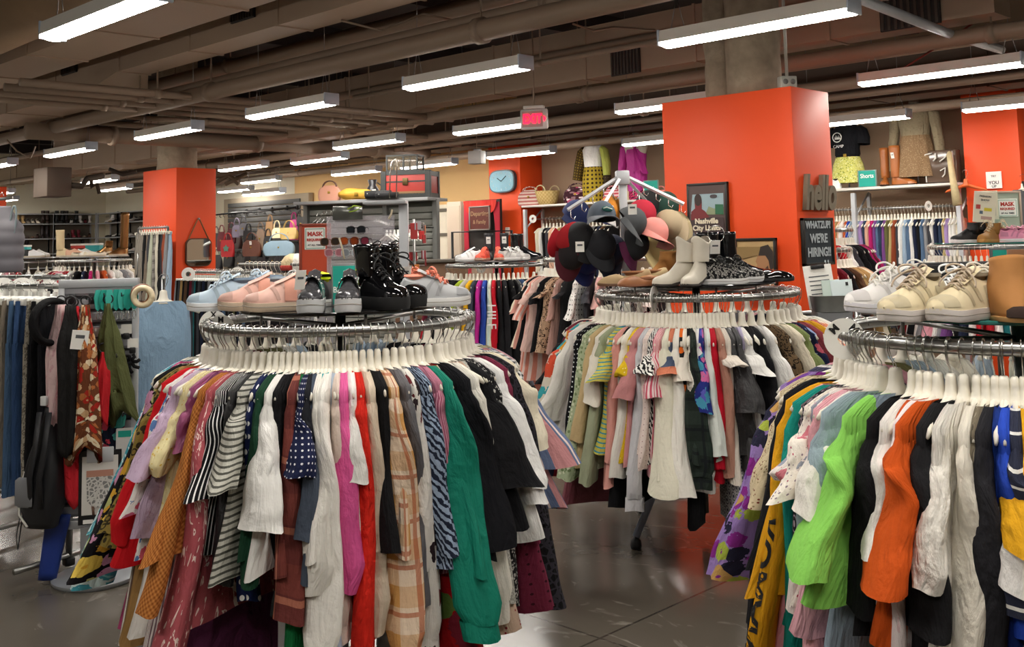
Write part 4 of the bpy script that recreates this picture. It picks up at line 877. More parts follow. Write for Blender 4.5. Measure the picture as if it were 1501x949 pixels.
# loose blue denim shirt-dress between scarf stand and pants rail
t = thing('face_out_stand', 'slim chrome stand behind the bangles holding the denim skirt', 'clothes rail', ground(240, 6.35)); MB().tube([(0, 0, .02), (0, 0, 1.41), (-.3*math.sin(-CAMR)*0, -.0, 1.41)], .012, 8).build('post', STEEL, t); MB().lathe([(0, 0), (.16, 0), (.15, .02), (0, .03)], 20).build('base', STEEL, t, sharp=40); MB().tube([(0, 0, 1.41), tuple(ground(240, 6.1, 1.41)-ground(240, 6.35))], .01, 8).build('arm', STEEL, t)
p = ground(240, 6.2, 1.26); garment('d', 'faded denim skirt hanging behind the bangles', S('84a0b8'), p, CAMR+.25, L=.8, sty='none', w0=.15, out=.02, lod=1, radial=False, t1=.03)
# size rings riding on the rails
def size_disc(label, p, yaw, letters='', r=.062, tilt=0):
    t = thing('size_divider', label, 'size divider', p, yaw, 'round size dividers'); n = 32; rows = []
    for y, rr in ((-.0015, .021), (-.0015, r), (.0015, r), (.0015, .021)): rows.append([(rr*math.cos(2*PI*i/n), y, rr*math.sin(2*PI*i/n)) for i in range(n)])
    rows.append(rows[0]); MB().grid(rows, True).build('disc', WHITEP, t, sharp=30)
    for k, ch in enumerate(letters):
        a = PI*(.75-.5*k) if len(letters) > 1 else PI/2
        text(ch, .034, mat('black_ink', '141414', .7), t, (.041*math.cos(a), -.0025, .041*math.sin(a)), (PI/2, -(a-PI/2), 0), 'letter', .0004, bold=.001)
    return t
def disc_at(label, u, v, d, yaw=None, **k): return size_disc(label, atd(u, v, d), CAMR if yaw is None else yaw, **k)
disc_at('round white size divider marked M at the cream-sneaker rack end', 1238, 497, 3.16, CAMR-.1, letters='MM', r=.062)
disc_at('round white size divider marked M at the Blouses rack end', 324, 484, 4.28, CAMR-.2, letters='M', r=.062); disc_at('round white size divider marked XL behind the M one on Blouses rack', 313, 476, 4.42, CAMR+.1, letters='X', r=.06)
disc_at('round white size divider edge-on on the white-boot rack front', 959, 437, 5.3, CAMR+1.1, r=.062)
for i, (u, v, d, n) in enumerate(((4, 424, 5.6, 'at the cut-off end'), (22, 430, 5.62, 'second from the cut-off end'), (32, 424, 5.62, 'third along'), (44, 428, 5.58, 'fourth along'), (72, 428, 5.5, 'nearest the headbands'), (86, 416, 6.35, 'on the bar behind, nearest the headbands'), (58, 414, 6.4, 'on the bar behind, further along'))):
    disc_at('round white size divider on the jeans rail ' + n, u, v, d, CAMR+.35, r=.062)
for u, v, d, n in ((276, 402, 8.7, 'below the mirror'), (348, 401, 8.65, 'below the red handbag'), (383, 404, 8.6, 'below the denim handbag'), (470, 398, 8.6, 'by the mask sign')): disc_at('round white size divider on the pants rail ' + n, u, v, d, CAMR+.3, r=.055)
disc_at('round white size divider on the coral-shoe rack front', 705, 393, 11.05, CAMR+.4, r=.055); disc_at('round white size divider on the upper wall rail', 1361, 302, 11.2, CAMR+.5, r=.055); disc_at('round white size divider on the straw basket rail', 781, 321, 15.3, CAMR+.5, r=.06)
# ------------------------------------------------------------------ shoes
def foot_w(t, W):   # half width along the shoe, heel 0 .. toe 1
    return W*interp([(0, .0), (.02, .42), (.08, .66), (.2, .76), (.42, .72), (.6, .9), (.74, 1.0), (.86, .93), (.94, .7), (.985, .38), (1, .0)], t)
def smooth_path(P, k=4):
    P = [Vector(p) for p in P]; out = []
    for i in range(len(P)-1):
        a, b, c, d = P[max(0, i-1)], P[i], P[i+1], P[min(len(P)-1, i+2)]
        for j in range(k):
            t = j/k; out.append(.5*((2*b)+(c-a)*t+(2*a-5*b+4*c-d)*t*t+(3*b-a-3*c+d)*t**3))
    return out + [P[-1]]
def shoe(kind, label, loc, yaw, L=.27, up='ffffff', sole='eeeeee', lace=None, lin='3a3a3a', lod=0, group=None, soleh=.028, shaft=.0, tilt=0, extra=None, um=None, roll=0.0, toe_point=0.0, W=None):
    names = {'sneaker': 'sneaker', 'boot': 'boot', 'ankle': 'ankle_boot', 'flat': 'flat_shoe', 'mule': 'mule', 'rain': 'rain_boot', 'sandal': 'sandal', 'cowboy': 'western_boot', 'sock': 'sock_sneaker', 'heel': 'pump'}
    o = thing(names[kind], label, 'boot' if 'boot' in names[kind] else 'shoe', loc, yaw, group); o.rotation_euler = (roll, tilt, yaw)
    W = W or L*.175; um = um or mat('shoe_'+up, up, .55 if kind not in ('rain',) else .12, var=.05, vscale=20); sm = mat('sole_'+sole, sole, .6)
    n = 20 if lod == 0 else 10; nt = 22 if lod == 0 else 11
    heelh = {'heel': .065, 'cowboy': .04, 'ankle': .045, 'mule': .03}.get(kind, 0.0)
    def lift(t): return (.012*max(0, t-.8)**1.5*12*.6 if kind in ('sneaker', 'sock') else .006*max(0, t-.85)*5) + heelh*(1-sstep((t-.1)/.5))
    X = lambda t: (t-.45)*L
    Wf = (lambda t: foot_w(t, W)*(1 - toe_point*max(0, t-.6)*1.6))
    # sole: two stacked outlines
    top = []; bot = []
    m = 40 if lod == 0 else 20
    for i in range(m):
        a = 2*PI*i/m; t = .5 - .5*math.cos(a); s = 1 if math.sin(a) >= 0 else -1; y = s*Wf(t)*1.06
        top.append((X(t), y, soleh+lift(t))); bot.append((X(t)*.985, y*.95, .002+lift(t)*.95 if not heelh else max(.0, lift(t))))
    sb = MB(); sb.grid([bot, [(a[0], a[1]*1.04, a[2]*.3+b[2]*.7) for a, b in zip(top, bot)], top], True, True, True)
    so = sb.build('sole', sm, o, sharp=45)
    if heelh:
        MB().grid([[(X(.1)+.028*math.cos(2*PI*i/14)*f - .004, .026*math.sin(2*PI*i/14)*f, z) for i in range(14)] for z, f in ((0, .85), (heelh*.5, .85), (heelh, 1.0), (heelh+.01, 1.05))], True, True, True).build('heel', sm, o, sharp=45)
    if kind in ('sneaker', 'sock'): hh = [(0, .055), (.06, .088), (.2, .082), (.34, .088), (.44, .095), (.58, .072), (.72, .05), (.86, .04), (.95, .03), (1, .008)]
    elif kind in ('flat', 'mule'): hh = [(0, .02), (.05, .045), (.3, .03), (.5, .035), (.62, .05), (.75, .045), (.9, .032), (1, .006)]
    elif kind == 'heel': hh = [(0, .02), (.05, .055), (.3, .032), (.5, .025), (.65, .035), (.8, .04), (.93, .028), (1, .006)]
    else: hh = [(0, .05), (.05, .1), (.2, .115), (.36, .112), (.46, .095), (.6, .068), (.76, .052), (.9, .042), (.97, .028), (1, .008)]
    rows = []
    for j in range(nt+1):
        t = .5-.5*math.cos(PI*j/nt); h = interp(hh, t)*L/.27; w = max(.002, Wf(t)); R = []
        for i in range(n):
            ph = PI*i/(n-1); c = math.cos(ph); q = math.sin(ph)
            flat = .62 if (t < .4 and kind in ('sneaker', 'flat', 'mule', 'heel')) else .8
            R.append((X(t), w*math.copysign(abs(c)**.8, c)*(1-.3*q*(h > .06)), soleh-.004+lift(t) + h*q**flat))
        rows.append(R)
    u = MB().grid(rows, False, flip=False).build('upper', um, o)
    zc = soleh + lift(.2) + interp(hh, .2)*L/.27
    def surf(t, ph, off=.0016):
        h = interp(hh, t)*L/.27; w = max(.002, Wf(t)); c, q = math.cos(ph), math.sin(ph); fl_ = .62 if (t < .4 and kind in ('sneaker', 'flat', 'mule', 'heel')) else .8
        return (X(t), w*math.copysign(abs(c)**.8, c)*(1-.3*q*(h > .06)) + off*math.copysign(1, c), soleh-.004+lift(t) + h*q**fl_ + off*.6*q)
    if kind == 'sneaker' and lod == 0:
        ov = MB(); dk = tuple(int(up[i:i+2], 16) for i in (0, 2, 4)); dk = '%02x%02x%02x' % tuple(int(v*.86) for v in dk)
        for side in (0, 1):
            P = lambda t, a: surf(t, a if side == 0 else PI-a)
            ov.grid([[P(.04+.24*i/8, .12+(.75-.25*i/8)*j/4) for i in range(9)] for j in range(5)], False)
            ov.grid([[P(.34+.05*i/3+.16*j/6, .1+1.05*j/6) for i in range(4)] for j in range(7)], False)
            ov.grid([[P(.5+.05*i/3+.1*j/6, .1+1.0*j/6) for i in range(4)] for j in range(7)], False)
        ov.grid([[surf(.80+.16*i/5, .25+(PI-.5)*j/10) for i in range(6)] for j in range(11)], False)
        ov.build('overlay', mat('shoe_overlay_'+dk, dk, .5) if um.name.startswith('shoe_') or 'mesh' in um.name else um, o)
        ln = MB(); ln.tube([(x*1.004, y*1.012, z-soleh*.42) for x, y, z in top] + [(top[0][0]*1.004, 0, top[0][2]-soleh*.42)], .0016, 5, False); ln.build('sole_line', mat('sole_line', '9a948a', .7), o)
    dark = mat('lining_'+lin, lin, .9)
    if kind in ('sneaker', 'flat', 'mule', 'heel'):
        rr = (.16*L, W*.5) if kind in ('sneaker',) else (.24*L, W*.62)
        cxo = X(.22) if kind == 'sneaker' else X(.3)
        MB().grid([[(cxo+rr[0]*f*math.cos(2*PI*i/18), rr[1]*f*math.sin(2*PI*i/18), zc+.006-dz-(0 if kind == 'sneaker' else .012)) for i in range(18)] for f, dz in ((1.05, .006), (1.0, -.003), (.9, .004), (.7, .02), (.4, .024))], True, False, True).build('lining', dark, o)
    if kind in ('sneaker',) and lod == 0:
        MB().grid([[(X(.36)+a*.03-.02*f, b*W*.5, soleh+.09*L/.27+.02*f*L/.27 - abs(b)*.01) for b in (-1, -.6, 0, .6, 1)] for f, a in ((-.8, 1.6), (0, .7), (1, 0), (1.05, -.3))], False).build('tongue', um, o)
    if kind in ('boot', 'ankle', 'rain', 'cowboy', 'sock'):
        sh = shaft or .16; x0 = X(.2); rows = []
        k = 10
        for j in range(k+1):
            f = j/k; z = soleh + lift(.2) + .075*L/.27 + sh*f; rx = L*.19*(1 + (.12*f if kind in ('rain', 'cowboy', 'boot') else 0)) ; ry = W*.92*(1+.15*f)
            wob = 1 + .03*math.sin(6*f+1)
            rows.append([(x0 - .01*f + rx*wob*math.cos(2*PI*i/20), ry*wob*math.sin(2*PI*i/20), z + ((.018*math.cos(4*PI*i/20) if kind == 'cowboy' else 0)*f)) for i in range(20)])
        rows += [[(x0-.01 + (p[0]-x0+.01)*q, p[1]*q, p[2]-dz) for p in rows[-1]] for q, dz in ((.93, .0), (.88, .05), (.8, .1))]
        MB().grid(rows, True, False, True).build('shaft', um, o)
        MB().grid([[(x0-.01+(p[0]-x0+.01)*q, p[1]*q, p[2]-dz) for p in rows[k]] for q, dz in ((.92, -.001), (.86, .03), (.7, .06))], True, False, True).build('lining', dark, o)
    if lace and lod == 0:
        b = MB(); lm = mat('lace_'+lace, lace, .8); hi = [(.4, .1), (.46, .094), (.52, .084), (.58, .074), (.64, .064)] if kind == 'sneaker' else [(.36, .135), (.4, .12), (.46, .105), (.52, .09), (.6, .074)]
        for i, (t, h) in enumerate(hi):
            z = soleh + h*L/.27 + lift(t); w = Wf(t)*.55
            for q in (-1, 1): b.tube([(X(t)-.004*q, -w, z-.012), (X(t), -w*.3, z+.002), (X(t)+.006*q, w*.3, z+.003), (X(t)+.012*q, w, z-.012)], .0032, 6)
        z = soleh + .105*L/.27 if kind == 'sneaker' else soleh+.15*L/.27
        for q in (-1, 1):
            b.tube(smooth_path([(X(.4), 0, z), (X(.42)+.006, q*.022, z+.012), (X(.44)+.014, q*.044, z+.006), (X(.48)+.01, q*.036, z-.012), (X(.43), q*.01, z-.004)]), .003, 6); b.tube(smooth_path([(X(.4), 0, z), (X(.46)+.01, q*.02, z-.006), (X(.55), q*.05, z-.03), (X(.58), q*.055, z-.05)]), .0028, 6)
        b.build('laces', lm, o)
        if shaft and kind == 'boot':
            e = MB()
            for i in range(5):
                z = soleh + .11 + (shaft-.03)*i/4
                for q in (-1, 1): e.lathe([(.0, .004), (.006, .002), (.006, -.002), (0, -.004)], 10, (X(.2)+L*.17, q*W*.42, z))
            e.build('eyelet', CHROME, o)
            w = MB()
            for i in range(5):
                z = soleh+.11+(shaft-.03)*i/4; w.tube([(X(.2)+L*.19, -W*.42, z), (X(.2)+L*.215, 0, z+.012), (X(.2)+L*.19, W*.42, z+.004)], .003, 6)
            w.build('lacing', lm, o)
    if extra: extra(o, X, W, L, soleh)
    return o
def tag_card(o, p, yaw=0, s=(.045, .06), col=None):
    t = MB().box((0, 0, 0), (s[0], .0015, s[1])).build('price_tag', PAPER, o, p, (.25, 0, yaw), smooth=False)
    MB().box((0, -.0012, s[1]*.1), (s[0]*.6, .0006, s[1]*.12)).build('print', mat('tag_print', '55585c', .8), t, smooth=False); return t
toeL, toeR, toeC = CAMR+PI, CAMR, CAMR-PI/2
def on(u, v, z, dz=0): p = atz(u, v, z); return Vector((p.x, p.y, z+dz))
zA = 1.335
def at_shelf(c, u, dep, z):    # bearing u at depth dep on a shelf of height z
    return ground(u, dep, z)
shoe('sneaker', 'pale blue lace-up sneaker at the end of the Blouses rack shelf', ground(332, 4.22, zA), toeL+.12, .285, 'b4c8d8', 'e8ebee', 'c8d6e2', '6d7f92', soleh=.034)
shoe('sneaker', 'second pale blue sneaker tucked behind the pink ones', ground(376, 4.5, zA), toeL+.1, .285, 'a9bfd2', 'e8ebee', 'c8d6e2', '6d7f92', soleh=.034)
def strap(o, X, W, L, sh):
    rows = [[(X(.38)+.02*a, W*.78*math.cos(PI*i/10), sh+.005+(.094+.012*b)*math.sin(PI*i/10)**.8) for i in range(11)] for a, b in ((-1.3, .4), (-1.2, .6), (.3, .0), (.9, -.6), (1.0, -.9))]
    MB().grid(rows, False).build('strap', mat('pink_strap', 'd99a86', .6), o)
shoe('sneaker', 'pink slip-on sneaker with a strap, toe overlapped by its mate', ground(378, 4.2, zA), toeL+.3, .285, 'd8aa9c', 'cdb9a2', None, '8a98a6', soleh=.036, extra=strap)
shoe('sneaker', 'pink slip-on sneaker with a strap, nearer one of the pair', ground(416, 4.1, zA), toeL+.3, .285, 'dcb0a2', 'cdb9a2', None, '8a98a6', soleh=.036, extra=strap)
def plat(tagged):
    def f(o, X, W, L, sh):
        MB().grid([[(X(.55)+.025*a, W*.9*math.cos(PI*i/10), sh+.004+(.078+.004*a)*math.sin(PI*i/10)**.8) for i in range(11)] for a in (-1, -.9, .9, 1)], False).build('buckle_strap', mat('pewter', '8f8f92', .3, .7), o)
        b = MB()
        for i in range(1, 10): b.lathe([(0, .003), (.004, .001), (.004, -.002)], 8, (X(.55), W*.92*math.cos(PI*i/10), sh+.006+.079*math.sin(PI*i/10)**.8))
        b.build('studs', CHROME, o)
        if tagged: tag_card(o, (X(.8), -.035, sh+.075), PI/2+.5, (.04, .075))
    return f
PEW = mat('pewter_leather', '4c4c50', .22, .35)
shoe('sneaker', 'pewter strapped platform shoe with white sole and price tag', ground(459, 4.0, zA), toeC+.05, .27, '4c4c50', 'd2d4d6', None, '2a2a2c', soleh=.052, um=PEW, extra=plat(True))
shoe('sneaker', 'pewter strapped platform shoe with white sole, untagged mate', ground(511, 3.99, zA), toeC+.1, .27, '4c4c50', 'd2d4d6', None, '2a2a2c', soleh=.052, um=PEW, extra=plat(False))
PAT = mat('black_patent', '0c0c0e', .08, 0, .7, coat=.6)
shoe('boot', 'black patent lace-up combat boot with silver eyelets, nearer one', ground(556, 4.07, zA), toeR-.75, .28, '0c0c0e', '141416', '101012', '050505', soleh=.05, shaft=.125, um=PAT)
shoe('boot', 'black patent lace-up combat boot, mate standing just behind', ground(583, 4.2, zA), toeR-.7, .28, '0c0c0e', '141416', '101012', '050505', soleh=.05, shaft=.125, um=PAT)
shoe('sneaker', 'grey running shoe with coral laces pointing off the shelf', ground(632, 4.15, zA), toeR+.05, .28, 'a9abae', 'e2e2e0', 'ea8a72', 'e0907c', soleh=.036)
def cd(o, X, W, L, sh): tag_card(o, (X(.3), -.04, sh+.1), .3, (.05, .05))
shoe('sneaker', 'coral and white running shoe with white tag behind the grey one', ground(607, 4.3, zA), toeR+.2, .28, 'd8d2ce', 'e9e8e6', 'e68a72', '9a6a60', soleh=.034, extra=cd)
for i, (u, dd) in enumerate(((449, 4.4), (482, 4.42))):
    o = shoe('sneaker', 'black trainer with neon yellow insole behind the pewter shoes, ' + ('first', 'second')[i], ground(u, dd, zA), toeC+PI*.95, .27, '26262a', 'f0f0ee', None, 'd8e81a', soleh=.03, um=mat('trainer_black', '26262a', .6))
    o2 = MB().grid([[(-.09+.05*f*math.cos(2*PI*k/16), .03*f*math.sin(2*PI*k/16), .145-.01*f) for k in range(16)] for f in (.1, .6, 1)], True, True, False).build('insole', emit('neon', 'd2e60e', .15), o)  # faint emission makes the yellow insole glow, though it is no lamp
shoe('sneaker', 'white trainer at the back of the Blouses rack shelf', ground(430, 4.6, zA), toeL, .27, 'b9b6b0', 'dedcd6', 'cfcfcf', '55504a')
# sign holder on the Blouses rack
def sign_stand(label, p, yaw, w, h, body, border, words=(), size=.05, col=None, foot=True, depth=.012):
    t = thing('sign_holder', label, 'sign', p, yaw)
    MB().box((0, 0, h/2), (w, depth, h), .003).build('frame', border, t, sharp=40)
    f = MB().box((0, -depth/2-.001, h/2), (w*.86, .002, h*.9)).build('card', body, t, smooth=False)
    for s, sz, dz, c in words: text(s, sz, c, t, (0, -depth/2-.003, h/2+dz), RX, ext=.0006, bold=sz*.012, sx=.86)
    return t
INKW = mat('white_ink', 'f5f5f2', .7); INKR = mat('red_ink', 'b8382e', .7); INKK = mat('dark_ink', '22262a', .7)
GREYF = mat('sign_grey', '77797a', .5)
p = ground(504, 4.33, zA); sign_stand('teal Blouses sign in a grey frame between the shoes', p, CAMR+.05, .105, .175, TEAL, GREYF, [('Blouses', .034, -.02, INKW)])
# white-boot rack
zB = 1.335
TANS = mat('tan_suede', 'b08a58', .8, var=.1, vscale=25)
shoe('mule', 'tan suede pointed mule at the end of the white-boot rack shelf', ground(917, 5.5, zB), toeL+.1, .29, 'b79b74', '6b4a32', None, '8a5a38', um=mat('sand_suede', 'b99f78', .85, var=.08, vscale=25), toe_point=.9, soleh=.014)
shoe('mule', 'sand suede mule standing behind its tan mate', ground(945, 5.7, zB), toeL+.2, .28, 'b79b74', '6b4a32', None, '8a5a38', um=mat('sand_suede2', 'c2ab80', .85), toe_point=.9, soleh=.014)
shoe('sandal', 'rust brown leather sandal beside the pointed mule', ground(938, 5.38, zB), toeL+.5, .26, '9a6238', '7a4a2e', None, '6d3f22', soleh=.016) if False else shoe('flat', 'rust brown leather flat beside the pointed mule', ground(938, 5.38, zB), toeL+.5, .26, '9a6238', '8a5636', None, '6d3f22', soleh=.014)
shoe('flat', 'tan leather flat behind the white western boots', ground(962, 5.5, zB), toeL+.2, .26, 'b07a4a', '8a5636', None, '6d3f22', soleh=.014)
shoe('ankle', 'caramel suede ankle boot behind the white western boots', ground(962, 5.75, zB), toeL+.4, .25, '9c6a34', '5a3a22', None, '3a2414', shaft=.05, soleh=.012, um=mat('caramel_suede', '9c6a34', .85))
WB = mat('bone_leather', 'd9d2c2', .5, var=.06, vscale=8)
shoe('cowboy', 'bone white western boot, broader view of the pair', ground(988, 5.38, zB), toeL+.45, .26, 'd9d2c2', '3a3430', None, '8d8478', shaft=.115, soleh=.012, um=WB, toe_point=.5)
shoe('cowboy', 'bone white western boot with pull tab, nearer the leopard sneakers', ground(1017, 5.34, zB), toeL+.95, .26, 'd9d2c2', '3a3430', None, '8d8478', shaft=.115, soleh=.012, um=WB, toe_point=.5)
LEO = mat('speckle_tmp', '222222', .7); LEO = fabric('leopard', '1d1d1f', 'b5b3ae', k=2.2)
shoe('sneaker', 'black and white leopard sneaker in front', ground(1053, 5.4, zB), toeR-.1, .27, '222222', 'eeeeee', '141414', '1a1a1a', soleh=.03, um=LEO)
shoe('sneaker', 'black and white leopard sneaker, mate behind', ground(1078, 5.56, zB), toeR-.1, .27, '222222', 'eeeeee', '141414', '1a1a1a', soleh=.03, um=LEO)
RUB = mat('black_rubber', '101216', .14, 0, .6, coat=.3)
def rt_(o, X, W, L, sh):
    tag_card(o, (X(.25), -W*1.15, sh+.17), 0, (.055, .075)); b = MB().tube([(X(.28)+.045*math.cos(a), -W*1.12, sh+.24+.045*math.sin(a)) for a in [2*PI*k/20 for k in range(21)]], .003, 6, False).build('tag_ring', CHROME, o)
shoe('rain', 'tall black rubber boot with silver ring tag', ground(1058, 5.68, zB), toeR+.1, .29, '101216', '16181c', None, '060606', shaft=.17, soleh=.02, um=RUB, extra=rt_)
shoe('rain', 'tall black rubber boot, plain mate beside the portrait frame', ground(1084, 5.78, zB), toeR-.05, .29, '101216', '16181c', None, '060606', shaft=.17, soleh=.02, um=RUB)
shoe('flat', 'black patent loafer with silver tip near the portrait frame', ground(1122, 5.55, zB), toeR, .26, '121214', '1a1a1c', None, '0a0a0a', soleh=.02, um=PAT)
shoe('flat', 'black patent loafer behind the silver-tipped one', ground(1108, 5.72, zB), toeR, .26, '121214', '1a1a1c', None, '0a0a0a', soleh=.02, um=PAT)
sign_stand('teal clothing sign half hidden between the white boots', ground(1013, 5.9, zB), CAMR-.1, .15, .2, TEAL, GREYF, [('Blouses', .038, .0, INKW)])
# cream-sneaker rack
zCc = 1.34
CRM = mat('cream_mesh', 'd9cba8', .8, var=.05, vscale=40)
def heelpatch(o, X, W, L, sh): pass
shoe('sneaker', 'white sneaker with navy stripes at the shelf end beyond the cream pair', ground(1300, 3.3, zCc), toeL+.25, .29, 'e9e6e4', 'd8d6dc', 'efece6', '8a8a94', soleh=.03)
shoe('sneaker', 'second white sneaker behind, with loose white laces', ground(1345, 3.5, zCc), toeL+.3, .29, 'ebe8e2', 'dedce0', 'f2efe8', '8a8a94', soleh=.03)
shoe('sneaker', 'cream knit running shoe, first of the cream pair from the white sneakers', ground(1338, 2.98, zCc), toeC-.95, .285, 'd9cba8', 'd3ccc8', 'b9a894', '7d725e', soleh=.034, um=CRM)
shoe('sneaker', 'cream knit running shoe beside the brown suede boot', ground(1408, 2.94, zCc), toeC-.95, .285, 'd9cba8', 'd3ccc8', 'b9a894', '7d725e', soleh=.034, um=CRM)
BRS = mat('brown_suede', 'a8733c', .8, var=.14, vscale=12, bump=.25, bscale=9)
def lidded(o, X, W, L, sh): pass
o = thing('ankle_boot', 'large tan suede ankle boot with an open toe at the frame edge', 'boot', ground(1481, 2.9, zCc), CAMR-PI/2-.15)
rows = []
for j in range(15):
    f = j/14; z = .012 + .158*f; cx = -.02 - .03*f; rx = .105 - .045*sstep(f*1.4); ry = .058 - .004*f + .006*math.sin(5*f)
    rows.append([(cx + rx*math.cos(2*PI*i/28)*(1+.02*math.sin(9*f+i)), ry*math.sin(2*PI*i/28)*(1+.03*math.sin(11*f+.7*i)), z + .012*f*math.cos(2*PI*i/28)) for i in range(28)])
rows += [[(-.05+(q[0]+.05)*k, q[1]*k, q[2]-dz) for q in rows[-1]] for k, dz in ((.9, .002), (.84, .04), (.7, .1))]
MB().grid(rows, True, True, True).build('upper', BRS, o)
MB().grid([[(-.02+.115*math.cos(2*PI*i/28)*k, .06*math.sin(2*PI*i/28)*k, z) for i in range(28)] for z, k in ((0, .98), (.004, 1.0), (.012, 1.0), (.014, .97))], True, True, True).build('sole', mat('tan_sole', 'c79a62', .6), o, sharp=40)
MB().grid([[(.05+.04*math.cos(PI*i/12-PI/2)*k+.012, .045*math.sin(PI*i/12-PI/2)*k, .014+h) for i in range(13)] for h, k in ((0, 1.0), (.018, .97), (.028, .6), (.03, .1))], False).build('toe_opening', mat('boot_dark', '2a1810', .9), o)
o = thing('ankle_boot', 'dark brown suede boot cut by the frame edge behind the tan one', 'boot', ground(1503, 3.1, zCc), CAMR-PI/2)
MB().grid([[(.06*math.cos(2*PI*i/20), .055*math.sin(2*PI*i/20), z) for i in range(20)] for z in (.01, .06, .12, .19)], True, True, True).build('upper', mat('dark_suede', '6b4526', .8), o); MB().lathe([(0, 0), (.065, 0), (.065, .012), (0, .013)], 20).build('sole', mat('tan_sole', 'c79a62', .6), o, sharp=40)
def clutch(label, p, yaw, sz, m, tilt=0.0, cat='handbag', clasp=True):
    o = thing('clutch_bag', label, cat, p, yaw); o.rotation_euler = (tilt, 0, yaw)
    MB().box((0, 0, sz[2]/2), sz, min(sz)*.3, seg=3).build('body', m, o)
    MB().box((0, -sz[1]*.55, sz[2]*.62), (sz[0]*.98, .008, sz[2]*.7), .003).build('flap', m, o, sharp=40)
    if clasp: MB().lathe([(0, .004), (.008, .003), (.009, 0)], 12).build('clasp', STEEL, o, (-sz[0]*.38, -sz[1]*.62, sz[2]*.6), (PI/2, 0, 0))
    return o
clutch('flat black felt clutch bag standing behind the cream sneakers', ground(1392, 3.38, zCc), CAMR+.05, (.24, .04, .15), mat('black_felt', '1b1c1e', .8), .15)
shoe('sneaker', 'black and white trainer between the cream pair and black clutch', ground(1395, 3.2, zCc), toeL+.5, .27, '1f2024', 'efefef', 'f4f4f4', '20304a', soleh=.03)
shoe('sneaker', 'beige sneaker behind the second cream running shoe', ground(1437, 3.15, zCc), toeC-.4, .27, 'cbbda0', 'dcd6cf', 'e6e0d4', '6a4a34', soleh=.036)
# coral-shoe rack
zD_ = 1.36
for i, (u, dd) in enumerate(((708, 11.35), (730, 11.3))): shoe('sneaker', 'coral red slip-on shoe, ' + ('tilted one', 'upright one facing us')[i], ground(u, dd, zD_), toeC-(.35, -.1)[i], .3, 'e0553e', 'd8b09a', None, 'a83a2c', soleh=.03, W=.055, tilt=-.5 if False else 0, group='coral pair')
for i, (u, dd) in enumerate(((745, 11.2), (757, 11.25))): shoe('sneaker', 'white and black canvas sneaker beside the coral pair, ' + ('first', 'second')[i], ground(u, dd, zD_), toeR-.25, .27, 'b9b6b2', 'efefed', 'f4f4f4', '2a2a2e', soleh=.03, group='canvas pair')
shoe('rain', 'short black rubber boot at the end of the coral-shoe rack', ground(770, 11.35, zD_), toeR-.1, .34, '121417', '16181c', None, '060606', shaft=.17, soleh=.02, um=RUB)
for i, (u, dd) in enumerate(((716, 11.75), (739, 11.75))): shoe('rain', 'dark ankle boot with white tag behind the coral pair, ' + ('plain', 'patterned')[i], ground(u, dd, zD_), toeC, .28, '17171b', '16181c', None, '060606', shaft=.2, soleh=.02, um=mat('matte_boot', '1a1a20', .5), extra=lambda o, X, W, L, sh: tag_card(o, (X(.3)+.1, .0, sh+.2), PI/2, (.05, .08)))
shoe('sneaker', 'white slip-on lying at the near edge of coral-shoe rack', ground(688, 11.3, zD_), toeL+.3, .3, 'e6e6e6', 'eeeeee', None, '3a3a3a', soleh=.03)
shoe('sneaker', 'black trainer behind the white slip-on on coral-shoe rack', ground(684, 11.6, zD_), toeL+.5, .28, '1e1e20', '26262a', None, '0a0a0a', soleh=.03)
# wire frame rack behind the coral shoes
q = MB(); a_, b_ = ground(663, 13.2), ground(750, 13.0)
t = thing('garment_frame', 'black tubular frame standing behind the coral-shoe rack', 'clothes rail', a_); q.tube([(0, 0, .05), (0, 0, 1.69), ((b_-a_).x, (b_-a_).y, 1.69), ((b_-a_).x, (b_-a_).y, .05)], .018, 8).build('frame', BLACKP, t)
for s in (Vector((0, 0, 0)), b_-a_): MB().tube([s+Vector((-.25, .25, .03)), s+Vector((.25, -.25, .03))], .018, 8).build('foot', BLACKP, t)
# tan-boot rack
zF_ = ZF+.04
for i, u in enumerate((1416, 1429)): shoe('sock', 'black sock sneaker with white sole, ' + ('nearest the wall rail', 'beside the tan boots')[i], ground(u, 9.25+.12*i, zF_), toeL+.25, .29, '141416', 'e8e8e8', None, '0a0a0a', soleh=.03, shaft=.07, group='sock sneakers')
for i, u in enumerate((1450, 1470)): shoe('boot', 'tan nubuck work boot, ' + ('laces loose', 'mate behind the pink shoes')[i], ground(u, 9.2+.1*i, zF_), toeR-.4 if i else toeL+.6, .29, '9a6d30', 'b58a4a', 'd8c8a8', '3a2a18', soleh=.03, shaft=.06, group='tan work boots')
for i, u in enumerate((1484, 1500)): shoe('sneaker', 'pink running shoe at the frame edge, ' + ('whole one', 'cut-off one')[i], ground(u, 9.2, zF_), toeR-.2, .27, 'dd8fae', 'efe6ea', 'e6a8c0', '8a4a64', soleh=.03)
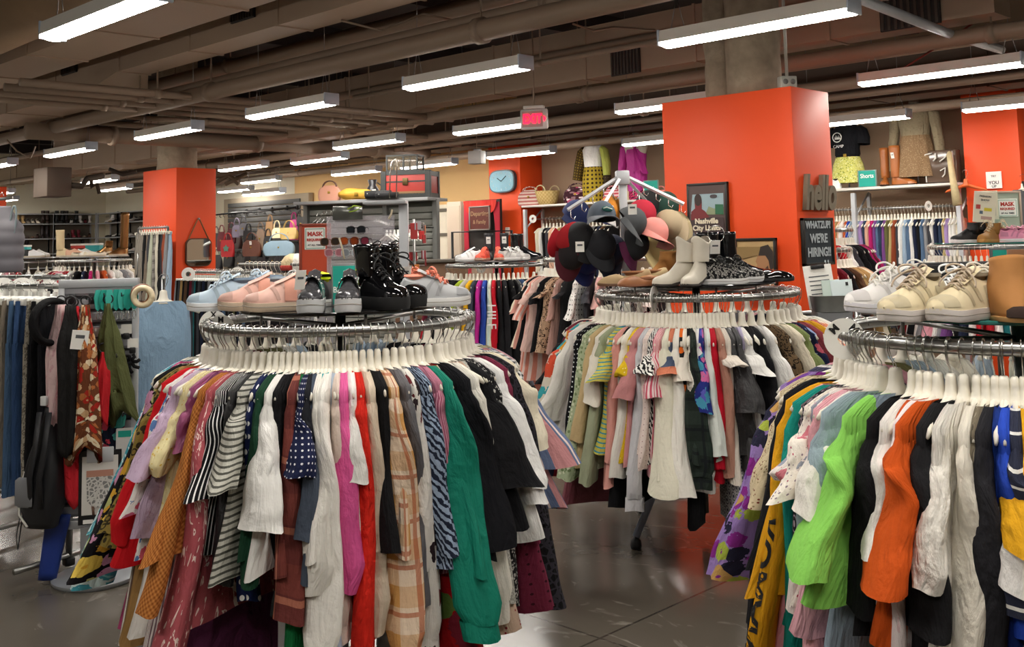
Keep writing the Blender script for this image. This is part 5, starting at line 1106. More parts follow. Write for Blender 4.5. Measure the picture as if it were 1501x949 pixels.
# heap on the far racks
zG = 1.47
for i, (k, lb, u, d, y, up, sf) in enumerate((('boot', 'tall cream boot standing in the far shoe heap', 96, 15.7, toeR, 'd8c49a', .3), ('boot', 'tall bronze metallic boot in the far shoe heap', 174, 15.8, toeL+.4, '8a6238', .55), ('ankle', 'brown suede bootie beside the bronze boot', 152, 15.75, toeL, '6d4a2a', .08), ('flat', 'cream ballet flat in the far shoe heap', 118, 15.6, toeR, 'd9ccb0', 0), ('flat', 'white flat in the far shoe heap', 131, 15.6, toeL, 'eae6dc', 0), ('flat', 'ivory flat in the far shoe heap', 142, 15.6, toeL+.4, 'e2dac6', 0), ('sneaker', 'peach shoe in the far shoe heap', 110, 15.7, toeR+.3, 'd8a98c', 0), ('sneaker', 'white sneaker in the far shoe heap', 126, 15.9, toeR+.6, 'f0eee8', 0),
                                             ('sneaker', 'black sneaker on the rack beside the grey vest', 36, 16.2, toeL, '1a1a1c', 0), ('sneaker', 'white sneaker on the rack beside the grey vest', 50, 16.2, toeR, 'ececec', 0), ('sneaker', 'pale grey sneaker on the rack beside the grey vest', 58, 16.3, toeR, 'd2d0cc', 0), ('flat', 'black flat on the rack beside the grey vest', 28, 16.3, toeL, '202022', 0))):
    shoe(k, lb, ground(u, d, zG), y, .3, up, 'c9bda8', None, '3a322a', lod=1, shaft=sf, um=mat('bronze_foil', '8a6238', .25, .7) if 'bronze' in lb else None)
for (u, d, z, lb, c) in ((117, 16.1, zG+.0, 'red gift carton in the far shoe heap', 'c0382c'), (138, 16.1, zG, 'teal gift carton in the far shoe heap', '1f8f92'), (33, 16.7, zG, 'teal carton on the rack beside the grey vest', '2aa5a5')):
    o = thing('carton', lb, 'box', ground(u, d, z), CAMR); MB().box((0, 0, .09), (.22, .15, .18), .004).build('box', mat('carton_'+c, c, .6), o, sharp=40); MB().box((0, 0, .185), (.23, .16, .03), .004).build('lid', mat('carton_lid', 'e8e4dc', .6), o, sharp=40)
# ------------------------------------------------------------------ shoe shelving in the cream corner
def shelving(label, x0, y0, x1, y1, zs, depth, side, ztop):
    t = thing('shoe_shelf', label, 'shelving', (x0, y0, 0)); d = Vector((x1-x0, y1-y0, 0)); L = d.length; u = d.normalized(); n = Vector((-u.y, u.x, 0))*side
    R = Matrix.Rotation(math.atan2(u.y, u.x), 3, 'Z')
    for z in zs: MB().box(d/2+n*depth/2+Vector((0, 0, z)), (L, depth, .025), .003, M=R).build('shelf_board', SILV, t, sharp=40)
    for s in (0, 1):
        for e in (.02, depth-.02): MB().box(d*s+n*e+Vector((0, 0, ztop/2)), (.035, .035, ztop), M=R).build('upright', SILV, t, smooth=False)
    MB().box(d/2+n*(depth-.01)+Vector((0, 0, ztop/2)), (L, .012, ztop), M=R).build('back_panel', mat('shelf_back', '6b6459', .8), t, smooth=False)
    return t
zs = [.35, .75, 1.12, 1.47, 1.85, 2.22]
XF = XL+.42
Yc = [9.45, 10.55, 11.62]
shelving('silver shoe shelving bay beside the far orange column on the cream wall', XF, Yc[0], XF, Yc[1], zs+[2.47], .38, 1, 2.5)
shelving('silver shoe shelving bay next to the corner of the cream wall', XF, Yc[1], XF, Yc[2], zs+[2.47], .38, 1, 2.5)
YS = YB-.42
xq = [XL+.45, XL+1.6, XL+3.4]
shelving('silver shoe shelving bay just round the corner, behind the bronze boot', xq[0], YS, xq[1], YS, zs+[2.47], .38, 1, 2.5)
shelving('silver shoe shelving bay running behind the mirror column', xq[1], YS, xq[2], YS, zs+[2.47], .38, 1, 2.5)
SHC = ['1a1a1c', 'b89a6a', 'd8cdb8', '3a2a26', '7a2030', '8d8478', 'efece6', '5a4030', '241a1c', 'c9c2b4', '6d1a2c', '9a8a78']
SHN = {'1a1a1c': 'black', 'b89a6a': 'tan', 'd8cdb8': 'bone', '3a2a26': 'dark brown', '7a2030': 'wine', '8d8478': 'taupe', 'efece6': 'white', '5a4030': 'brown', '241a1c': 'near-black', 'c9c2b4': 'pale grey', '6d1a2c': 'burgundy', '9a8a78': 'mushroom'}
NUMW = ['first', 'second', 'third', 'fourth', 'fifth', 'sixth', 'seventh', 'eighth', 'ninth', 'tenth', 'eleventh', 'twelfth']
rs = random.Random(5)
def row_of_shoes(fn, n, z, where, cols, kinds):
    for i in range(n):
        p, yaw = fn((i+.5)/n); c = cols[i % len(cols)]; k = kinds[i % len(kinds)]
        shoe(k, '%s %s, %s along the %s' % (SHN[c], {'heel': 'pump', 'boot': 'tall boot', 'flat': 'flat shoe', 'sneaker': 'sneaker', 'ankle': 'ankle boot'}[k], NUMW[i], where), (p.x, p.y, z), yaw+rs.uniform(-.2, .2), .26, c, '2a2624', None, '1a1614', lod=1, shaft=.24 if k == 'boot' else .08, soleh=.016, group='shoes on the corner shelving')
b1 = lambda f: (Vector((XF-.17, Yc[0]+.1+f*.95, 0)), -.3); b2 = lambda f: (Vector((XF-.17, Yc[1]+.08+f*.95, 0)), -.3); b3 = lambda f: (Vector((xq[0]+.3+f*.8, YS+.17, 0)), -1.6); b4 = lambda f: (Vector((xq[1]+.1+f*1.6, YS+.17, 0)), -1.6)
row_of_shoes(b1, 8, 2.235, 'top shelf by the far column', ['1a1a1c', 'b89a6a', 'b89a6a', '8d8478', 'd8cdb8', 'd8cdb8', '3a2a26', '3a2a26'], ['flat', 'ankle', 'ankle', 'heel', 'heel', 'heel', 'boot', 'boot'])
row_of_shoes(b1, 8, 1.865, 'second shelf by the far column', ['7a2030', '241a1c', '241a1c', '3a2a26', '5a4030', '3a2a26', '241a1c', '241a1c'], ['heel', 'heel', 'heel', 'flat', 'flat', 'heel', 'boot', 'boot'])
row_of_shoes(b1, 6, 1.485, 'third shelf by the far column', ['1a1a1c', '1a1a1c', '241a1c', '8d8478', '9a8a78', '1a1a1c'], ['boot', 'flat', 'boot', 'heel', 'heel', 'flat'])
row_of_shoes(b2, 8, 2.235, 'top shelf next to the corner', ['1a1a1c', '1a1a1c', '241a1c', 'efece6', '1a1a1c', 'efece6', '7a2030', 'efece6'], ['boot', 'boot', 'boot', 'heel', 'boot', 'ankle', 'heel', 'ankle'])
row_of_shoes(b2, 7, 1.865, 'second shelf next to the corner', ['8d8478', '1a1a1c', '3a2a26', '7a2030', '6d1a2c', '9a8a78', '5a4030'], ['flat', 'flat', 'heel', 'ankle', 'ankle', 'flat', 'heel'])
row_of_shoes(b2, 6, 1.485, 'third shelf next to the corner', ['1a1a1c', '241a1c', '1a1a1c', '3a2a26', '1a1a1c', '241a1c'], ['boot', 'ankle', 'flat', 'heel', 'boot', 'flat'])
row_of_shoes(b3, 4, 2.235, 'top shelf just round the corner', ['efece6', 'b89a6a', '1a1a1c', '3a2a26'], ['ankle', 'flat', 'ankle', 'heel'])
row_of_shoes(b3, 4, 1.865, 'second shelf just round the corner', ['1a1a1c', '1a1a1c', 'efece6', '1a1a1c'], ['flat', 'flat', 'sneaker', 'heel'])
row_of_shoes(b4, 5, 2.235, 'top shelf behind the mirror column', ['1a1a1c', 'efece6', '241a1c', '1a1a1c', '3a2a26'], ['ankle', 'sneaker', 'heel', 'ankle', 'flat'])
row_of_shoes(b4, 5, 1.865, 'second shelf behind the mirror column', ['efece6', 'efece6', '1a1a1c', 'c9c2b4', '1a1a1c'], ['sneaker', 'flat', 'flat', 'sneaker', 'heel'])
row_of_shoes(b4, 5, 1.485, 'third shelf behind the mirror column', ['1a1a1c', 'efece6', 'efece6', '1a1a1c', '241a1c'], ['ankle', 'sneaker', 'sneaker', 'ankle', 'flat'])
# ------------------------------------------------------------------ scarf and accessory spinner
SLAT = mat('slat_panel', '9b9da2', .4, .25); SLATD = mat('slat_groove', '5f6167', .5, .2)
pS = atz(140, 850, 0); yS = CAMR + .22
t = thing('accessory_spinner', 'grey slatwall spinner of scarves and bangles on a round foot', 'display stand', pS, yS)
MB().lathe([(0, 0), (.19, 0), (.2, .012), (.2, .022), (.185, .03), (0, .034)], 40).build('base', mat('spinner_base', 'a4a8ad', .35, .3), t, sharp=40)
MB().box((-.02, 0, .14), (.09, .09, .24), .004).build('foot_post', SILV, t, sharp=40)
for sx in (-.172, .172): MB().box((sx, 0, .85), (.028, .05, 1.16), .003).build('upright', SILV, t, sharp=40)
MB().box((0, 0, 1.425), (.372, .055, .04), .003).build('header', SILV, t, sharp=40); MB().box((0, 0, .27), (.4, .05, .04), .003).build('bottom_rail', SILV, t, sharp=40)
sl = MB()
for k in range(17):
    z = .31+.066*k; sl.grid([[(-.175, -.012, z), (-.175, -.02, z+.012), (-.175, -.02, z+.045), (-.175, -.006, z+.05), (-.175, .012, z+.05), (-.175, .012, z)], [(.175, -.012, z), (.175, -.02, z+.012), (.175, -.02, z+.045), (.175, -.006, z+.05), (.175, .012, z+.05), (.175, .012, z)]], True, True, True, flip=True)
sl.build('slat_panel', SLAT, t, smooth=False); MB().box((0, .016, .87), (.36, .006, 1.14)).build('backing', SLATD, t, smooth=False)
def loc_s(x, y, z): return pS + Matrix.Rotation(yS, 3, 'Z') @ Vector((x, y, z))
def prong(x, z, L=.16):
    h = MB().tube([(0, .02, 0), (0, -L, -.005), (0, -L-.004, .012)], .003, 6); h.box((0, 0, -.01), (.03, .02, .05), .003)
    return h.build('prong_hook', BLACKP, t, (x, -.02, z))
for x, z in ((-.12, 1.36), (-.03, 1.36), (.05, 1.37), (.13, 1.37), (.0, 1.08), (.11, 1.08), (.14, .8), (.03, .8)): prong(x, z)
def scarf(label, x, y, ztop, L, m, w=.06, d=.045, sway=0.0, seed=1, yaw=0.0, bulge=1.0):
    r = random.Random(seed); rows = []; n = 26
    for j in range(23):
        s = j/22; wid = w*(.35+.65*sstep(s*3))*(1+.25*math.sin(3.2*s+seed))*bulge; z = -L*s
        rows.append([(wid*(1+.22*math.cos(4*(a)+seed+3*s))*math.cos(a)+sway*s*s, d*(.4+.6*sstep(s*3))*(1+.25*math.sin(5*a+2*seed+4*s))*math.sin(a), z+.05*s*math.sin(2*a+seed)*(s > .8)) for a in [2*PI*i/n for i in range(n)]])
    o = MB().grid(rows, True, True, True).build('scarf', m, None, loc_s(x, y, ztop), yS+yaw)
    lp = MB().tube([(0.022*math.cos(a), .0, .02+.022*math.sin(a)) for a in [2*PI*k/16 for k in range(17)]], .004, 6, False).build('loop', BLACKP, o)
    return tag(o, label, 'scarf', 'scarves on the spinner')
scarf('pink and white scarf hanging at the post end of the spinner', -.16, -.09, 1.33, .82, F_('tie', 'e3c3c3', 'd9a9b0'), .05, .04, -.02, 1)
scarf('red and pink scarf beside the black jacket scarf', -.1, -.11, 1.32, .9, F_('blotch', 'a8121c', 'c82a34', k=2.5), .06, .045, .03, 2)
scarf('black satin scarf with white tag on the spinner', -.1, -.18, 1.33, .66, S('191818', rough=.62), .068, .05, .03, 3)
scarf('brown scarf patterned with cream and red leaves', -.03, -.19, 1.33, .7, F_('floral', '6a3a22', 'c9a37a', 'a8281e', 'e0d0b0', 'b06a3a', w=.6, k=2.4), .06, .05, .0, 4)
scarf('olive green scarf draped toward the bangles', .06, -.12, 1.33, .55, S('555a35'), .05, .04, .09, 5)
scarf('small red scarf peeking below the olive one', .045, -.15, 1.1, .3, S('c0222a'), .025, .03, .0, 6)
scarf('navy and teal print scarf low on the spinner', .06, -.06, .92, .38, F_('floral', '1b2233', '4aa39a', 'b03a4a', w=.5), .06, .03, .0, 7)
scarf('black beaded scarf low on the spinner', .0, -.08, .95, .3, F_('ditsy', '151518', '6a6a70', w=.4), .05, .03, .0, 8)
o = MB().box((0, 0, 0), (.075, .002, .09)).build('price_card', PAPER, None, loc_s(-.045, -.245, 1.17), yS+.2, smooth=False); o.rotation_euler = (.1, .12, yS+.2); tag(o, 'white price card pinned to the black satin scarf', 'price tag'); MB().box((0, -.0016, .015), (.04, .001, .016)).build('print', mat('tag_print', '55585c', .8), o, smooth=False)
def ring_thing(name, label, cat, x, y, z, R, r, m, yaw=0, tilt=0, ex=1.0):
    b = MB(); n = 36
    b.grid([[((R+r*ex*math.cos(2*PI*j/12))*math.cos(2*PI*i/n), r*1.6*math.sin(2*PI*j/12), (R+r*ex*math.cos(2*PI*j/12))*math.sin(2*PI*i/n)) for j in range(12)] for i in range(n+1)], True)
    o = b.build(name, m, None, loc_s(x, y, z), None); o.rotation_euler = (tilt, 0, yS+yaw); return tag(o, label, cat)
ring_thing('headband', 'wide black padded headband hanging outside the spinner post', 'headband', -.215, -.05, 1.25, .1, .015, S('0e0e10'), 1.0)
ring_thing('headband', 'second black padded headband overlapping the first', 'headband', -.2, -.1, 1.25, .1, .017, S('111113'), .85)
ring_thing('bangle', 'ivory speckled wooden bangle on the spinner', 'bangle', 0.23, -.2, 1.36, .042, .014, mat('ivory_bangle', 'd8c9a6', .4, var=.25, vscale=60), -.1)
ring_thing('bangle', 'dark brown wooden bangle behind the ivory one', 'bangle', 0.22, -.15, 1.365, .042, .014, mat('brown_bangle', '6b3a1e', .35), .15)
ring_thing('bangle', 'amber wooden bangle just behind the ivory one', 'bangle', 0.22, -.175, 1.362, .036, .008, mat('amber_bangle', 'a8682e', .35), .1)
for i in range(7):
    x = .01+.028*i; o = MB().prism([(-.02, 0), (-.013, -.05), (0, -.062), (.013, -.05), (.02, 0), (.012, .04), (-.012, .04)], -.002, .002, 'y').build('jewellery_card', TEAL if i % 2 else mat('aqua_card', '3cb7a8', .6), None, loc_s(x, -.1-.012*(i % 3), 1.355), yS+.6-.1*i, smooth=False)
    tag(o, 'turquoise jewellery card, %s counting toward the bangles' % NUMW[i], 'jewellery card', 'turquoise jewellery cards')
    b = MB(); b.tube([(.008*math.cos(a), -.004, -.085+.02*math.sin(a)) for a in [2*PI*k/14 for k in range(15)]], .002, 5); b.build('necklace', CHROME, o)
for i, (x, z) in enumerate(((.02, 1.19), (.09, 1.18), (.14, 1.2), (.17, 1.13))):
    o = MB().box((0, 0, 0), (.05, .002, .045)).build('earring_card', PAPER, None, loc_s(x, -.08, z), yS+.2-.1*i, smooth=False); tag(o, 'small white earring card, %s below the turquoise cards' % NUMW[i], 'jewellery card', 'white earring cards'); MB().box((0, -.003, -.035), (.03, .012, .03), .005).build('earrings', BLACKP, o, sharp=40)
for i, (x, z) in enumerate(((.12, 1.03), (.16, 1.04))):
    o = MB()
    for k in range(7): a = 2*PI*k/7; o.tube([(0, 0, 0), (.03*math.cos(a), -.02, .03*math.sin(a)), (.045*math.cos(a+.4), -.01, .045*math.sin(a+.4)-.01)], .009, 6)
    tag(o.build('hair_bow', S('17171a'), None, loc_s(x, -.06, z), yS), ('black ruffled hair bow on the spinner hook', 'second black hair bow, nearer the denim skirt')[i], 'hair bow')
o = thing('hosiery_packet', 'packet of patterned stockings clipped at the bottom of the spinner', 'packet', loc_s(.04, -.16, .62), yS+.05)
MB().box((0, 0, -.15), (.19, .006, .34), .002).build('card', BLACKP, o, smooth=False); MB().box((0, -.005, -.14), (.16, .004, .27), .001).build('picture', mat('packet_white', 'dcd9d3', .5), o, smooth=False)
MB().grid([[(x, -.009, z) for x in (-.06, -.03, 0, .03, .06)] for z in (-.07, -.1)], False).build('waist', mat('packet_pink', 'c08a76', .7), o); MB().prism([(-.06, -.1), (.06, -.1), (.055, -.21), (.03, -.24), (-.03, -.24), (-.055, -.21)], -.011, -.008, 'y').build('lace_panel', F_('lace', '8a8a88', 'd5d3ce', k=1), o, smooth=False)
for s in (-.03, .04): MB().tube([(s, -.009, -.235), (s+.004, -.009, -.275)], .006, 6).build('stocking', mat('stocking', '6a4a3a', .6), o)
for s in (-.05, .03): MB().box((s, -.0065, -.305), (.045, .003, .018)).build('price_sticker', PAPER, o, smooth=False)
MB().tube([(0, 0, .02), (.01, 0, .05), (.0, .02, .07)], .003, 6).build('hanger_hook', CHROME, o); MB().box((0, -.004, .0), (.12, .012, .07), .004).build('plastic_fold', mat('clear_fold', 'b9bcc0', .15), o, sharp=30)
o = thing('accessory_box', 'white boxed accessory hung beside the stocking packet', 'packet', loc_s(.14, -.09, .7), yS); MB().box((0, 0, -.06), (.08, .02, .17), .002).build('box', mat('box_pale', 'dedcd8', .6), o, smooth=False); MB().box((0, -.011, -.0), (.06, .002, .03)).build('label_panel', TEAL, o, smooth=False)
o = thing('accessory_box', 'white card of clips with teal header on the spinner', 'packet', loc_s(.1, -.09, .93), yS); MB().box((0, 0, -.05), (.1, .008, .16), .002).build('box', mat('box_pale', 'dedcd8', .6), o, smooth=False); MB().box((0, -.006, .04), (.09, .003, .03)).build('label_panel', TEAL, o, smooth=False)
# backpack and blue bag
pB = atd(70, 690, 4.95); BKN = mat('black_nylon', '1a1b1f', .55, var=.15, vscale=15)
o = thing('backpack', 'black backpack with grey piping hung from a clear clip', 'backpack', pB, CAMR-.3)
rows = []
for j in range(17):
    s = j/16; z = .3-.56*s; wd = .03+.075*sstep(s*1.6)*(1-.35*sstep((s-.75)*4)); dp = .025+.05*sstep(s*1.8)*(1-.5*sstep((s-.8)*5))
    rows.append([(wd*math.copysign(abs(math.cos(a))**.7, math.cos(a))*(1+.05*math.sin(5*a+9*s))-.05*s+.02, dp*math.copysign(abs(math.sin(a))**.7, math.sin(a)), z) for a in [2*PI*i/24 for i in range(24)]])
MB().grid(rows, True, True, True).build('body', BKN, o)
MB().grid([[(-.045+x*.05*q-.02, -.082*(.6+.4*q), -.02-.14*s) for x in (-1, -.5, 0, .5, 1)] for s, q in ((0, .7), (.1, 1), (.9, 1), (1, .7))], False).build('pocket', mat('grey_nylon', '77797d', .6), o)
MB().tube([(-.085, -.05, .0), (-.12, -.05, -.1), (-.115, -.05, -.2), (-.06, -.06, -.25)], .006, 6).build('piping', PAPER, o)
for sx in (-.01, .045): MB().tube([(sx, -.05, .28), (sx+.01, -.085, .12), (sx-.015, -.09, -.02), (sx-.02, -.07, -.16)], .013, 8, True, (1.3, .5)).build('strap', BKN, o)
MB().tube([(.02, 0, .3), (.03, 0, .36), (.05, 0, .385), (.08, .03, .39)], .012, 6).build('loop', BKN, o); MB().box((.0, -.03, .33), (.035, .02, .045), .004).build('clip', mat('clear_clip', 'd4d6d6', .15), o, sharp=40)
MB().tube([(-.11, -.04, -.16), (-.13, -.05, -.3), (-.12, -.05, -.36), (-.105, -.05, -.26), (-.1, -.04, -.18)], .003, 6).build('drawcord', BLACKP, o)
o = MB()
o.grid([[(.06*(1-.25*s)*math.cos(a)-.05*s, .02*math.sin(a), -.3*s+.0) for a in [2*PI*i/18 for i in range(18)]] for s in [k/8 for k in range(9)]], True, True, True)
tag(o.build('pouch_bag', mat('blue_nylon', '1f3a8c', .5, var=.12, vscale=12), None, atd(86, 755, 5.0), CAMR), 'royal blue drawstring pouch hanging below the black backpack', 'pouch')
# grey quilted vest on a face-out arm
pv = atd(-4, 350, 7.4); o = thing('puffer_vest', 'grey quilted puffer vest cut by the frame edge', 'vest', pv, CAMR)
rows = []
for j in range(31):
    s = j/30; z = .23-.47*s; q = 1+.06*abs(math.sin(PI*s*5)); wd = (.09+.09*sstep(s*2.6))*q; dp = (.04+.05*sstep(s*2))*q
    rows.append([(wd*math.copysign(abs(math.cos(a))**.8, math.cos(a)), dp*math.sin(a), z) for a in [2*PI*i/26 for i in range(26)]])
MB().grid(rows, True, True, True).build('body', mat('grey_quilt', '6c6a70', .65), o); MB().tube([(.13+.02*math.cos(a), -.04+.03*math.sin(a)*.5, .12+.11*math.sin(a)) for a in [2*PI*k/18 for k in range(19)]], .007, 8, False).build('armhole_trim', mat('vest_trim', '6f7c80', .6), o)
MB().tube([(0, 0, .22), (0, 0, .3), (.03, 0, .33), (.04, 0, .3)], .003, 6).build('hook', CHROME, o)
t = thing('face_out_stand', 'chrome stand carrying the grey vest at the frame edge', 'clothes rail', ground(-35, 7.4)); MB().tube([(0, 0, .05), (0, 0, 1.95), (.25*math.cos(CAMR), .25*math.sin(CAMR), 1.97)], .015, 8).build('post', STEEL, t); MB().lathe([(0, 0), (.22, 0), (.22, .02), (.03, .05), (0, .06)], 24).build('base', STEEL, t, sharp=40)
# ------------------------------------------------------------------ sunglasses stand
dG = 6.9; gp = ground(535, dG); t = thing('sunglasses_stand', 'silver post display stand with clear acrylic sunglasses panel', 'display stand', gp, CAMR)
sc = dG/FPX
def GL(u, v): return ((u-535)*sc, 0, EYE-(v-hor(u))*sc)
x_, _, zt = GL(591, 302); MB().box((x_, .05, zt/2+.02), (.062, .05, zt), .006).build('post', SILV, t, sharp=40); MB().box((x_, .05, .015), (.4, .4, .03), .01).build('base', SILV, t, sharp=40)
a_, b_ = GL(535, 298), GL(597, 298); MB().box(((a_[0]+b_[0])/2, .0, a_[2]), (b_[0]-a_[0], .2, .025), .004).build('top_cap', SILV, t, sharp=40)
ACR = mat('clear_acrylic', 'd8d4dc', .06, 0, .5, alpha=.3); c0, c1 = GL(478, 318), GL(578, 410); MB().box(((c0[0]+c1[0])/2, .02, (c0[2]+c1[2])/2), (c1[0]-c0[0], .006, c0[2]-c1[2]), .002).build('acrylic_panel', ACR, t, sharp=40)
for v in (340, 357, 372): q0_, q1_ = GL(482, v), GL(575, v); MB().box(((q0_[0]+q1_[0])/2, -.04, q0_[2]-.015), (q1_[0]-q0_[0], .08, .006), .001).build('acrylic_ledge', ACR, t, smooth=False)
a_, b_ = GL(488, 303), GL(532, 322); MB().box(((a_[0]+b_[0])/2, -.0, (a_[2]+b_[2])/2), (b_[0]-a_[0], .008, a_[2]-b_[2]), .002).build('mirror_panel', mat('grey_mirror', '6a6c68', .15, .6), t, sharp=40)
def sunglasses(label, u, v, fr, lens, tilt=.0, w=.14, dd=.06):
    o = thing('sunglasses', label, 'sunglasses', gp + Matrix.Rotation(CAMR, 3, 'Z') @ Vector((GL(u, v)[0], -dd, GL(u, v)[2])), CAMR+tilt, 'sunglasses on the acrylic stand')
    fm = mat('frame_'+fr, fr, .2); lm = mat('lens_'+lens, lens, .06, 0, .7)
    for s in (-1, 1):
        pts = [(s*w*.25+.026*math.copysign(abs(math.cos(a))**.8, math.cos(a)), .0, .022*math.copysign(abs(math.sin(a))**.8, math.sin(a))-(.004 if math.sin(a) < 0 else 0)) for a in [2*PI*k/20 for k in range(21)]]
        MB().tube(pts, .004, 6, False).build('rim', fm, o); MB().prism([(p[0], p[2]) for p in pts[:-1]], -.001, .001, 'y').build('lens', lm, o, smooth=False)
        MB().tube([(s*w*.45, 0, .012), (s*w*.5, .03, .012), (s*w*.48, .1, .008), (s*w*.46, .125, -.012)], .003, 6).build('temple', fm, o)
    MB().tube([(-.012, 0, .008), (0, -.003, .013), (.012, 0, .008)], .003, 6).build('bridge', fm, o); return o
for args in (('black cat-eye sunglasses on the top ledge', 524, 337, '131417', '1b2028'), ('tortoise sunglasses over the mask sign edge', 486, 354, '5a3a22', '2f2622'), ('amber mirrored sunglasses in the middle row', 514, 353, '7a3a1c', 'a84a1e'), ('magenta tinted sunglasses in the middle row', 529, 353, '3a2028', '7a2a3e'), ('clear pink sunglasses on the lowest ledge', 492, 370, 'c99aa0', 'a86a74'), ('pale grey sunglasses on the lowest ledge', 516, 370, 'b8bcc0', '8a9298')): sunglasses(*args)
MB().tube([GL(510, 307), GL(520, 302), GL(531, 303), GL(522, 309), GL(512, 311)], .006, 6).build('ribbon', mat('lime_ribbon', 'a8c832', .6), t)
for i, (u, v, u2, v2, n) in enumerate(((501, 349, 508, 379, 'pale twig ornament leaning above the Blouses sign'), (578, 308, 573, 322, 'white hook dangling from the sunglasses stand top'))):
    p0, p1q = Vector(GL(u, v)), Vector(GL(u2, v2)); o = MB().tube([Vector((0, 0, 0)), (p1q-p0)*.5+Vector((.004, 0, 0)), p1q-p0], .006, 6).build('hanging_ornament', mat('bone', 'd8ccae', .6), None, gp + Matrix.Rotation(CAMR, 3, 'Z') @ (p0+Vector((0, -.1, 0))), CAMR); tag(o, n, 'ornament')
# red and white spinner of small goods beside the sunglasses
t = thing('card_spinner', 'small wire spinner of red and silver goods beside the sunglasses post', 'display stand', ground(607, 7.4), CAMR); sc2 = 7.4/FPX
MB().tube([(0, 0, .02), (0, 0, 1.75)], .01, 8).build('pole', STEEL, t); MB().lathe([(0, 0), (.16, 0), (.15, .02), (0, .03)], 20).build('base', STEEL, t, sharp=40)
for k in range(5): MB().tube([(.07*math.cos(a), .07*math.sin(a), 1.72-.1*k) for a in [2*PI*i/20 for i in range(21)]], .004, 5, False).build('wire_hoop', STEEL, t)
rs2 = random.Random(9)
for k in range(18):
    a = 2*PI*rs2.random(); z = 1.36+.36*rs2.random(); c = rs2.choice(['b02028', 'c43a3a', 'd8d0cc', 'a8a4a8', 'd07a30', '8a1a24'])
    o = MB().box((0, 0, 0), (.05, .006, .06), .002).build('trinket_card', mat('trinket_'+c, c, .4), None, ground(607, 7.4, z)+Vector((.08*math.cos(a), .08*math.sin(a), 0)), a+PI/2, smooth=False); tag(o, '%s trinket card, number %d down the small wire spinner' % ({'b02028': 'red', 'c43a3a': 'bright red', 'd8d0cc': 'white', 'a8a4a8': 'silver', 'd07a30': 'orange', '8a1a24': 'dark red'}[c], k+1), 'trinket card', 'trinkets on the small wire spinner')
# ------------------------------------------------------------------ orange mask notice and grey gondola
def poster(label, p, yaw, w, h, board, words, frame=None, tilt=0.0, name='notice_board', cat='sign', depth=.012, extra=None):
    o = thing(name, label, cat, p, yaw); o.rotation_euler = (tilt, 0, yaw)
    MB().box((0, 0, 0), (w, depth, h), .002).build('panel', board, o, smooth=False)
    if frame:
        b = MB()
        for s in (-1, 1): b.box((s*w/2, -.002, 0), (.02, depth+.014, h+.02), .002); b.box((0, -.002, s*h/2), (w+.02, depth+.014, .02), .002)
        b.build('frame', frame, o, sharp=40)
    for s, sz, x, z, c in words: text(s, sz, c, o, (x, -depth/2-.004, z), RX, ext=.0008, bold=sz*.015)
    if extra: extra(o)
    return o
def mask(o, x=0, z=.11, w=.19, h=.2, sc=1.0):
    MB().box((x, -.009, z), (w, .004, h), .001).build('card', PAPER, o, smooth=False); b = MB()
    for s in (-1, 1): b.box((x+s*w*.44, -.012, z), (.006, .002, h*.88)); b.box((x, -.012, z+s*h*.44), (w*.88, .002, .006))
    b.build('card_border', mat('mint_line', '8fb3a2', .6), o, smooth=False)
    text('MASK', .055*sc, INKR, o, (x, -.012, z+h*.2), RX, bold=.002, ext=.0006); text('REQUIRED', .032*sc, INKR, o, (x, -.012, z-h*.06), RX, bold=.0012, ext=.0006); text('AT ALL TIMES', .022*sc, INKK, o, (x, -.012, z-h*.3), RX, bold=.0006, ext=.0006)
poster('orange notice board with a mask rule card behind the sunglasses', atd(462, 370, 7.6), CAMR+.1, .21, .4, mat('rust_board', 'c8471f', .5), [], mat('board_frame', '8d3a26', .5), extra=lambda o: mask(o, 0, .1, .15, .16, .78))
t = thing('notice_post', 'slim post holding up the orange mask notice', 'stand', ground(462, 7.68)); MB().tube([(0, 0, .03), (0, 0, 1.42)], .012, 8).build('post', STEEL, t); MB().lathe([(0, 0), (.16, 0), (.15, .02), (0, .03)], 20).build('base', STEEL, t, sharp=40)
# grey gondola fixture with hangers, trunk on top
dN = 13.0; g0_, g1_ = ground(452, 13.6), ground(641, 13.0); zt_ = atd(600, 293, 13).z
L_ = (g1_-g0_).length; yg = math.atan2((g1_-g0_).y, (g1_-g0_).x)
t = thing('slatwall_gondola', 'grey slatwall gondola under the red trunk', 'display fixture', (g0_+g1_)/2, yg)
b = MB()
for k in range(24): b.box((0, .0, .1+k*.082), (L_*.98, .03, .068), .003)
b.build('slat_panel', mat('gondola_slat', '8e908a', .55), t, sharp=40); MB().box((0, .02, zt_/2), (L_, .02, zt_)).build('core', mat('gondola_core', '55574f', .7), t, smooth=False)
MB().box((0, -.02, zt_), (L_+.05, .62, .04), .004).build('top_board', mat('gondola_top', '9b9d9f', .5), t, sharp=40)
for s in (-1, .25, 1): MB().box((s*L_/2, -.03, zt_/2), (.06, .1, zt_), .004).build('upright', mat('gondola_post', '6f716e', .5), t, sharp=40)
zr_ = atd(610, 334, 12.8).z; MB().tube([(.18*L_, -.3, zr_), (.5*L_, -.3, zr_)], .012, 8).build('hang_bar', DARKM, t)
for s in (.2, .49): MB().tube([(s*L_, 0, zr_), (s*L_, -.3, zr_)], .01, 8).build('bracket', DARKM, t)
Rg = Matrix.Rotation(yg, 3, 'Z'); cg = (g0_+g1_)/2
for i in range(9):
    p = cg + Rg @ Vector(((.2+.028*i)*L_, -.3, zr_-.1+.0)); hanger('empty white hanger, %s along the grey gondola bar' % NUMW[i], p, yg-PI/2+.9, WHITEP, 1, 'empty hangers on the gondola')
